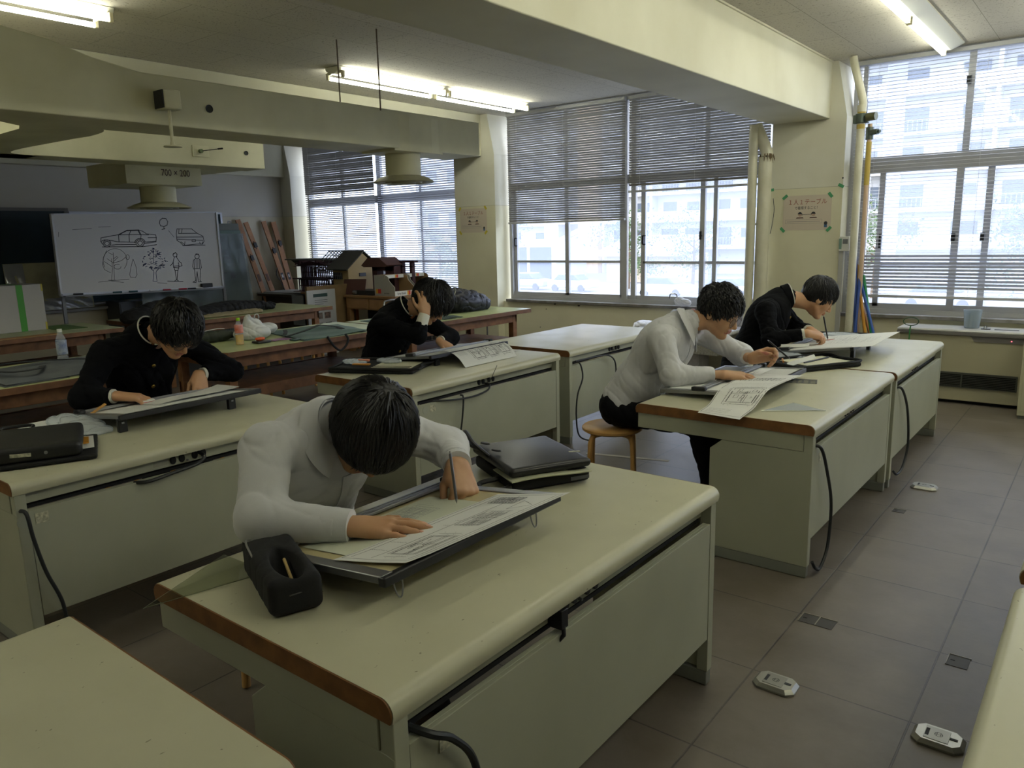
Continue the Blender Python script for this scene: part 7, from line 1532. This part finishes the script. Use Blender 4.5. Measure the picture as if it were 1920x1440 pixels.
t = thing('thermostat', 'white switch box on the edge of the poster pillar', 'switch', (-2.12, 7.88, 1.40)); MB().box(-2.155, -2.06, 7.86, 7.899, 1.34, 1.48).build('case', M_white, t, bevel=.004); MB().box(-2.12, -2.075, 7.856, 7.8605, 1.41, 1.455).build('dial', M_inkl, t); MB().box(-2.155, -2.13, 7.858, 7.8605, 1.36, 1.46).build('button', mat('button_green', '#7c9a8c', .5), t)
MB().box(-2.159, -2.115, 7.885, 7.899, 0, 1.34).build('cable_trunking', mat('trunking', '#b5b5b0', .5), t)
t = thing('pillar_hole', 'small dark screw hole on the right edge of the pillar', 'hole', (-2.17, 7.899, 2.0)); MB().lathe([(0, .001), (.008, .001), (.008, 0)], (0, 0, 0), 10, Matrix.Translation((-2.165, 7.899, 2.03)) @ Matrix.Rotation(PI/2, 4, 'X')).build('plug', M_black, t)
# heater
t = thing('room_heater', 'wide cream floor heater with grey louvres under the right window', 'heater', (-1.1, 7.8, 0)); M_heat = mat('heater_cream', '#a9a48a', .5); M_htop = mat('heater_top', '#c6c6c4', .3)
MB().box(-1.53, -.56, 7.66, 7.98, .03, .615).build('casing', M_heat, t, bevel=.006)
MB().box(-1.545, -.50, 7.64, 8.0, .635, .662).build('top_panel', M_htop, t, bevel=.012); MB().box(-1.545, -.50, 7.638, 8.0, .612, .636).build('grey_band', mat('heater_band', '#6d6a68', .4), t, bevel=.003)
MB().prism([(-.95, .60), (-.93, .562), (-.56, .562), (-.56, .613), (-.98, .613)], 7.652, 7.66, 'y').build('control_strip', MATS['heater_band'], t)
MB().lathe([(0, .003), (.005, .002), (.005, 0)], (0, 0, 0), 8, Matrix.Translation((-.655, 7.652, .583)) @ Matrix.Rotation(PI/2, 4, 'X')).build('pilot_light', mat('pilot_red', '#ff5060', .4, emit=((1, .15, .2), 3)), t)
MB().box(-1.48, -.59, 7.655, 7.66, .155, .275).build('grille_back', M_dark, t)
o = MB()
for k in range(8): z = .165+k*.0145; o.box(-1.48, -.59, 7.646, 7.657, z, z+.004, )
for x in (-1.48, -1.0, -.59): o.box(x-.006, x+.006, 7.645, 7.657, .155, .277)
o.box(-1.485, -.585, 7.645, 7.657, .150, .157).box(-1.485, -.585, 7.645, 7.657, .273, .285)
o.build('louvres', mat('louvre_grey', '#54564f', .4, .3), t)
MB().box(-1.49, -.60, 7.70, 7.95, 0.001, .03).build('base', M_dark, t)
MB().box(-.90, -.83, 7.75, 7.80, .662, .668).box(-.80, -.62, 7.76, 7.80, .662, .665).build('top_controls', M_black, t); MB().lathe([(0, .025), (.008, .02), (.014, .005), (.02, 0)], (-.87, 7.78, .668), 12).build('valve_cap', M_chrome, t)
t = thing('measuring_jug', 'translucent plastic jug standing on the heater', 'jug', (-.98, 7.83, .662)); MB().lathe([(0, .001), (.056, .001), (.060, .01), (.073, .155), (.076, .160), (.073, .160), (.066, .155), (.054, .01), (0, .006)], (-.98, 7.83, .6625), 28).build('body', mat('jug_plastic', '#c2d0da', .25, trans=.55), t, smooth='auto'); MB().box(-.99, -.97, 7.752, 7.770, .67, .80).build('handle_rib', MATS['jug_plastic'], t)
t = thing('green_hoop', 'green wire hoop on a stem in front of the heater', 'hoop', (-1.42, 7.55, 0)); MB().tube([(-1.42+.062*math.cos(a), 7.57+.01*math.sin(a), .725+.036*math.sin(a)) for a in np.linspace(0, 2*PI, 28)], .004, 6).build('ring', mat('wire_green_dark', '#1f4a24', .4), t, smooth=True); MB().tube([(-1.42, 7.57, .69), (-1.425, 7.57, .655), (-1.43, 7.57, .01)], .006, 6).build('stem', mat('wire_green', '#2f7f3f', .4), t); MB().lathe([(0, .01), (.07, .008), (.08, 0)], (-1.43, 7.57, .001), 16).build('foot', mat('wire_green', '#2f7f3f', .4), t)
t = thing('steel_locker', 'cream steel cabinet at the right edge of the photo', 'cabinet', (-.2, 7.6, 0)); MB().box(-.54, .35, 7.28, 8.0, .03, .69).build('body', mat('locker_cream', '#b9b79b', .45), t, bevel=.004); MB().box(-.52, .33, 7.272, 7.281, .07, .64).build('door', MATS['locker_cream'], t, bevel=.002); MB().box(-.53, .34, 7.3, 7.98, .001, .03).build('plinth', M_foot, t)
# brooms and mops in the corner
cols = (('#c9902f', (-1.995, 7.93, 1.20), (-1.74, 7.72, .02), .015, 'yellow broom handle leaning by the cream pipe'), ('#2c4a93', (-1.955, 7.93, 1.345), (-1.93, 7.66, .02), .015, 'tall blue mop handle with rounded tip'), ('#33529a', (-2.015, 7.93, 1.28), (-1.88, 7.68, .02), .018, 'blue handle nearest the cream pipe'), ('#1f8a56', (-1.93, 7.93, 1.10), (-1.67, 7.70, .02), .014, 'green mop handle in the corner'), ('#2f58a8', (-1.945, 7.90, 1.05), (-1.60, 7.72, .02), .014, 'blue handle slanting furthest right'), ('#a9703a', (-1.965, 7.95, .92), (-1.64, 7.80, .02), .013, 'brown wooden handle behind the green one'))
for i, (c, a, b, r, lb) in enumerate(cols):
    t = thing('mop', lb, 'mop', b, 0, 'brooms and mops by the window'); MB().tube([a, b], r, 12).build('handle', mat('handle_'+c, c, .4), t, smooth='auto'); MB().lathe([(0, r*1.1), (r*.8, r*.7), (r, 0)], a, 12).build('end_cap', mat('handle_'+c, c, .4), t, smooth='auto')
    MB().lathe([(.03, .10), (.05, .05), (.07, .004), (0, .004)], (b[0], b[1], 0), 12, None, 1, .6).build('mop_head', mat('mop_fibre', '#8a8578', .9), t, smooth='auto')
# sink by the middle window
M_cer = mat('sink_ceramic', '#c6c6ca', .25, noise='#a9a8ae', scale=12)
t = thing('wash_sink', 'stained white ceramic sink behind the student with round glasses', 'sink', (-3.75, 7.75, 0))
MB().prism([(-4.03, .54), (-3.98, .56), (-3.97, .67), (-3.93, .695), (-3.05, .695), (-3.05, .54)], 7.93, 7.985, 'y').build('splashback', M_cer, t, bevel=.01)
MB().box(-4.10, -3.05, 7.42, 7.93, .50, .55).build('rim', M_cer, t, bevel=.02); MB().prism([(-4.05, .50), (-3.10, .50), (-3.2, .28), (-3.95, .28)], 7.47, 7.93, 'y').build('basin', mat('sink_side', '#a3a197', .8, noise='#84827a', scale=70), t, bevel=.01)
MB().box(-3.65, -3.45, 7.6, 7.85, 0.002, .285).build('pedestal', M_cer, t)
o = MB(); R = random.Random(8)
for k in range(34): x = -3.55+R.gauss(0, .09) if k % 3 else R.uniform(-3.9, -3.4); z = R.uniform(.58, .685); o.tube([(x, 7.9285, z), (x+R.uniform(-.006, .006), 7.9285, z-R.uniform(.01, .05))], [.0035*R.random()+.0012, .0006], 4)
o.build('ink_stains', mat('ink_stain', '#2c2e38', .7), t)
t = blob('white_cloth', 'white cloth draped over the left corner of the sink', 'cloth', [((-4.10, 7.60, .56), (.09, .16, .035)), ((-4.16, 7.56, .50), (.03, .14, .08))], mat('cloth_white', '#d5d5d8', .6), wr=.010, seed=4, floor=.3, h=.008, f=1.3)
t = blob('plastic_wrap', 'crumpled white plastic wrapped round the tap on the window sill', 'plastic bag', [((-3.87, 7.95, .79), (.055, .03, .05)), ((-3.79, 7.95, .775), (.07, .03, .04))], mat('bag_white2', '#cfd0d8', .4), wr=.008, seed=6, floor=.735, h=.006, f=1.6)
MB().tube(spline([(-3.98, 7.94, .82), (-3.975, 7.94, .86), (-3.95, 7.94, .875), (-3.90, 7.94, .87), (-3.885, 7.94, .835)], 6), .008, 8).build('tap_spout', M_chrome, t, smooth='auto')
for x, c in ((-3.83, '#c9c4c0'), (-3.70, '#b98a86')): o = thing('soap_bar', 'small soap piece on top of the sink splashback, '+('white' if x < -3.8 else 'pink'), 'soap', (x, 7.96, .695)); MB().lathe([(0, 0), (.025, .001), (.028, .010), (.02, .016), (0, .017)], (x, 7.958, .6955), 14, None, 1, .6).build('bar', mat('soap'+c, c, .5), o, smooth='auto')
# worn spots on the wall below the sill
for i, (x, z) in enumerate(((-5.636, .69), (-5.271, .682), (-5.77, .62), (-5.87, .38))):
    o = thing('paint_chip', 'dark chipped spot in the wall paint below the middle window, '+('upper left one', 'upper right one', 'one beside the pillar', 'lowest one')[i], 'chip', (x, 8.03, z)); MB().prism([(x-.02, z), (x-.005, z+.008), (x+.018, z+.006), (x+.02, z-.004), (x+.002, z-.012)] if i < 2 else [(x-.008, z), (x, z+.008), (x+.008, z), (x, z-.008)], 8.0285, 8.0302, 'y').build('patch', mat('chip_dark', '#35302a', .9), o)
# ---------------- floor fittings
def outlet_box(label, x, y, rz=0.):
    t = thing('floor_outlet', label, 'floor socket', (x, y, 0), 0, 'raised silver floor outlets'); w_, h_ = .072, .052; M_f = mat('outlet_cast', '#a3a39c', .35, .7)
    c = .022; P = [(-w_+c, -h_), (w_-c, -h_), (w_, -h_+c), (w_, h_-c), (w_-c, h_), (-w_+c, h_), (-w_, h_-c), (-w_, -h_+c)]
    mb = MB(); n = 8; v = [(x+a, y+b, .001) for a, b in P]+[(x+a, y+b, .008) for a, b in P]+[(x+a*.85, y+b*.82, .020) for a, b in P]
    mb.add(v, [tuple(range(16, 24)), tuple(range(8))[::-1]]+[(i, (i+1) % n, 8+(i+1) % n, 8+i) for i in range(n)]+[(8+i, 8+(i+1) % n, 16+(i+1) % n, 16+i) for i in range(n)]); mb.build('housing', M_f, t)
    MB().box(x-.038, x+.030, y-.034, y+.034, .020, .0215).build('lid', mat('outlet_lid', '#8f8f88', .4, .6), t, bevel=.0006)
    o = MB(); stroke(o, [(.011*math.cos(a), .011*math.sin(a)) for a in np.linspace(0, 2*PI, 14)], .0018); stroke(o, [(-.011, 0), (.011, 0)], .0016); stroke(o, [(-.005, -.009), (-.005, .009)], .0016); stroke(o, [(.005, -.009), (.005, .009)], .0016)
    oo = MB(); oo.add([(x+p[0], y+p[1], .0217) for p in o.v], o.f); oo.build('emblem', M_ink, t)
    MB().box(x+.030, x+.052, y-.006, y+.006, .020, .0212).box(x-.036, x-.026, y-.02, y+.02, .0214, .0218).build('slot', M_ink, t)
outlet_box('raised silver floor outlet in the aisle right of the foreground desk', -.80, 2.455); outlet_box('raised silver floor outlet in the lower right corner of the photo', -.295, 2.455); outlet_box('raised silver floor outlet beside the end of the desk nearest the heater', -.80, 5.02)
for i, (x0, x1, y0, y1, lb) in enumerate(((-.885, -.755, 2.955, 3.035, 'wide cut out floor hatch beside the foreground desk'), (-.352, -.285, 2.945, 3.03, 'small square floor hatch near the right edge'), (-.865, -.805, 4.49, 4.545, 'small floor hatch further along the aisle'))):
    o = thing('floor_hatch', lb, 'hatch', ((x0+x1)/2, (y0+y1)/2, 0), 0, 'floor hatches'); MB().box(x0, x1, y0, y1, .0005, .002).build('recess', mat('hatch_recess', '#3d3a36', .6), o); q = MB().box(x0-.003, x1+.003, y1-.003, y1+.001, .001, .004).box(x0-.003, x0, y0, y1, .001, .004); 
    if i == 0: q.box((x0+x1)/2-.002, (x0+x1)/2+.002, y0, y1, .002, .004)
    q.build('rim', mat('hatch_rim', '#8c8778', .5), o); MB().box(x0+.008, x0+.022, (y0+y1)/2-.003, (y0+y1)/2+.003, .002, .0028).build('slot', M_dark, o)
t = thing('floor_tape', 'pale beige tape strip on the floor left of the round stool', 'tape', (-2.6, 4.6, 0)); MB().box(-.30, .30, -.018, .018, .0008, .002, frameM((-2.62, 4.60, 0), (.75, .20, 0), (-.2, .75, 0))).build('strip', mat('tape_beige', '#a9a394', .6), t)
t = thing('floor_scrap', 'pale torn scrap stuck to the dark floor beside the foreground desk', 'scrap', (-1.55, .70, 0)); MB().prism([(-1.96, .86), (-1.93, .90), (-1.90, .885), (-1.88, .91), (-1.87, .87), (-1.90, .85), (-1.885, .83), (-1.92, .84)], .0008, .0015, 'z').build('scrap', mat('scrap_beige', '#9c8f76', .8), t)
# ================================================================ outside
GZ = -3.2
M_dirt = bpy.data.materials['window_glass']
M_conc = mat('outdoor_render', '#c2c1bd', .8, noise='#b6b5b2', scale=.4)
M_wwin = mat('outdoor_window_glass', '#4a5560', .3)
M_rail2 = mat('outdoor_railing', '#8f959c', .5)
M_tile = mat('tan_tile_cladding', '#b99c72', .7, noise='#a78a60', scale=2)
M_asph = mat('car_park_asphalt', '#7b7c7c', .9)
struct('ground', MB().box(-130, 60, 8.6, 130, GZ-.3, GZ), M_asph)
def block(label, x0, x1, y, floors, mods, fh=3.0, kind=0, seed=0, z0=GZ):
    R = random.Random(seed); t = thing('apartment_building', label, 'building', ((x0+x1)/2, y, z0), 0, None)
    H = floors*fh+1.2
    MB().box(x0, x1, y+1.5, y+12, z0, z0+H).build('wall', M_conc, t)
    w_ = (x1-x0)/mods; pr = MB()
    for i in range(mods+1): pr.box(x0+i*w_-.15, x0+i*w_+.15, y+.05, y+1.55, z0, z0+H-1)
    pr.build('party_walls', M_conc, t)
    for f in range(floors):
        zb = z0+f*fh+2.75
        if zb > z0+H-1: break
        solid = (f+kind) % 2 == 0
        b = MB().box(x0, x1, y, y+1.5, zb, zb+.18)
        if solid: b.box(x0, x1, y, y+.12, zb+.18, zb+1.2)
        o = b.build('balcony', M_conc, t)
        if not solid:
            r = MB().box(x0, x1, y+.03, y+.09, zb+1.15, zb+1.22)
            k = x0
            while k < x1: r.box(k, k+.05, y+.04, y+.08, zb+.18, zb+1.15); k += .35
            r.build('railing', M_rail2, o)
        for i in range(mods):
            xa = x0+i*w_+.5
            for (a, b_, c, d) in ((.2, 2.2, .25, 2.1) if not solid else (.4, 2.0, 1.0, 2.1), (w_-3.2, w_-1.3, .25, 2.1) if (i+f) % 2 else (w_-3.0, w_-1.6, 1.0, 2.0)):
                MB().box(xa+a, xa+b_, y+1.42, y+1.5, zb+.18+c, zb+.18+d).build('window', M_wwin, t)
    return t
block('white apartment block with alternating balconies seen through the middle window, left part', -80, -57.5, 80, 8, 3, seed=1)
block('white apartment block with railed balconies seen through the right panes of the middle window', -49, -30, 80, 9, 3, seed=2, kind=1)
block('pale high rise seen through the blinds of the right window', -24, 22, 72, 11, 6, fh=3.1, seed=3)
t = thing('stair_tower', 'outdoor stair tower with zigzag flights between the apartment blocks', 'building', (-53, 80, GZ))
MB().box(-57.4, -55.8, 80.5, 90, GZ, 24).build('wall', M_conc, t)
MB().box(-52, -49.2, 79.2, 90, GZ, 25).build('tiled_shaft', M_tile, t)
for f in range(8):
    z = GZ+f*3; s = MB().prism([(-55.7, z+.2), (-52.1, z+1.6), (-52.1, z+1.9), (-55.7, z+.5)], 80.2, 81.2, 'y').box(-55.8, -52, 80, 84, z-.1, z+.1); o = s.build('flight', M_conc, t)
    MB().prism([(-55.7, z+.55), (-52.1, z+1.95), (-52.1, z+2.6), (-55.7, z+1.2)], 80.15, 80.2, 'y').build('louvre', M_rail2, o)
t = thing('concrete_post', 'tall round concrete post outside the right window', 'post', (-5.25, 24, GZ)); MB().lathe([(.27, 0), (.22, 22), (0, 22)], (-5.3, 24, GZ), 24).build('shaft', mat('grey_post', '#8d8e98', .7), t, smooth='auto')
# garages and hedge line
t = thing('garage', 'low garage with dark blue shutters in front of the apartment blocks', 'building', (-50, 68, GZ)); MB().box(-55, -47.5, 68, 74, GZ, GZ+4.2).build('wall', M_conc, t)
for k in range(2): MB().box(-54.2+k*3.3, -51.4+k*3.3, 67.9, 68, GZ, GZ+3.4).build('shutter', mat('slate_shutter', '#46505e', .5), t)
t = thing('carport_roof', 'low building with sloping tiled roof behind the parked cars', 'building', (-36, 66, GZ)); MB().box(-40, -32, 66, 72, GZ, GZ+2.6).build('wall', mat('tan_wall', '#b8a894', .8), t); MB().prism([(64.8, GZ+2.5), (72, GZ+4.2), (72, GZ+4.4), (64.8, GZ+2.7)], -41, -31, 'x').build('roof', mat('roof_grey', '#9a9ea6', .7), t)
M_leaf = mat('tree_leaf', '#5d7048', .8, noise='#45573a', scale=1.2); M_bark = mat('tree_bark', '#6a5a48', .9)
def leafy(label, x, y, h_, r, seed, name='tree', squash=1., n=1500):
    R = random.Random(seed); t = thing(name, label, 'tree' if name == 'tree' else 'shrub', (x, y, GZ), 0, 'trees outside the windows')
    if name == 'tree':
        tr = MB().tube([(x, y, GZ), (x+.1, y, GZ+h_*.4), (x+.05, y, GZ+h_*.75)], [.16, .12, .05], 8)
        for k in range(5): a = R.uniform(0, 6.3); tr.tube([(x+.1, y, GZ+h_*(.35+.07*k)), (x+r*.6*math.cos(a), y+r*.6*math.sin(a), GZ+h_*(.5+.08*k))], [.06, .02], 6)
        tr.build('trunk', M_bark, t)
    c = MB(); cz = GZ+h_-r*squash
    cl = [(R.gauss(0, .45), R.gauss(0, .45), R.gauss(0, .45)) for _ in range(14)]
    for i in range(n):
        q = R.choice(cl); p = Vector((x+r*(q[0]+R.gauss(0, .22)), y+r*(q[1]+R.gauss(0, .22)), cz+r*squash*(q[2]+R.gauss(0, .2)))); p.z = max(p.z, GZ+.05); s = R.uniform(.07, .16)*(r/2.2)**.5
        a, b = Vector((R.gauss(0, 1), R.gauss(0, 1), R.gauss(0, 1))).normalized(), Vector((R.gauss(0, 1), R.gauss(0, 1), R.gauss(0, 1))).normalized(); n0 = len(c.v)
        c.v += [tuple(p-a*s), tuple(p+b*s*.5), tuple(p+a*s), tuple(p-b*s*.5)]; c.f.append((n0, n0+1, n0+2, n0+3)); c.mi.append(0)
    c.build('foliage', M_leaf, t)
for i, (x, y, h_, r, lb) in enumerate(((-49.5, 62, 8.0, 2.4, 'tall thin tree seen through the right pane of the left sliding window'), (-57, 60, 5.6, 2.2, 'spreading tree outside the left pane of the middle window'), (-33, 58, 7.6, 2.6, 'broad pale tree beyond the parked cars'), (-28, 60, 6.0, 2.4, 'tree beside the broad pale one beyond the car park'), (-13, 56, 6.5, 2.8, 'leafy tree seen low through the blinds of the right window'), (-4, 54, 6.0, 2.6, 'second leafy tree low in the right window'))): leafy(lb, x, y, h_, r, 60+i)
leafy('bright green hedge seen through the gap beside the broad window post', -30.9, 56, 3.6, 1.7, 71, 'hedge', 1., 1500)
leafy('low hedge left of the garage', -53.5, 58, 3.0, 1.8, 72, 'hedge', .8, 1200)
def car(label, x, y, col, s_=1.):
    t = thing('car', label, 'car', (x, y, GZ), 0, 'cars parked outside'); m = mat('car_paint_'+col, col, .3, coat=.5)
    MB().prism([(x-2.1, GZ+.3), (x+2.1, GZ+.3), (x+2.1, GZ+.85), (x+1.3, GZ+.95), (x-1.4, GZ+.95), (x-2.1, GZ+.85)], y-.85, y+.85, 'y').build('body', m, t, bevel=.12)
    MB().prism([(x+1.2, GZ+.93), (x+.6, GZ+1.45), (x-1.0, GZ+1.45), (x-1.6, GZ+.93)], y-.75, y+.75, 'y').build('cabin', M_wwin, t, bevel=.1)
    MB().prism([(x+.65, GZ+1.40), (x+.55, GZ+1.48), (x-.95, GZ+1.48), (x-1.05, GZ+1.40)], y-.76, y+.76, 'y').build('roof', m, t, bevel=.03)
    for dx in (-1.3, 1.3): MB().lathe([(.0, 0), (.31, 0), (.31, .2), (0, .2)], (0, 0, 0), 16, Matrix.Translation((x+dx, y-.86, GZ+.31)) @ Matrix.Rotation(-PI/2, 4, 'X')).build('wheel', M_black, t)
for i, (x, y, c, lb) in enumerate(((-46, 54, '#d8dadf', 'white car parked below the left sash'), (-41, 54.5, '#8f98a6', 'silver car parked second from the left outside'), (-36, 54, '#b9c0c8', 'pale car parked below the broad window post'), (-26.5, 52, '#dfe2e6', 'white car parked below the right sash of the middle window'), (-21.5, 52, '#9aa2ac', 'grey car parked below the cream pipe'), (-8, 50, '#c9ccd2', 'light car parked outside the right window'))): car(lb, x, y, c)
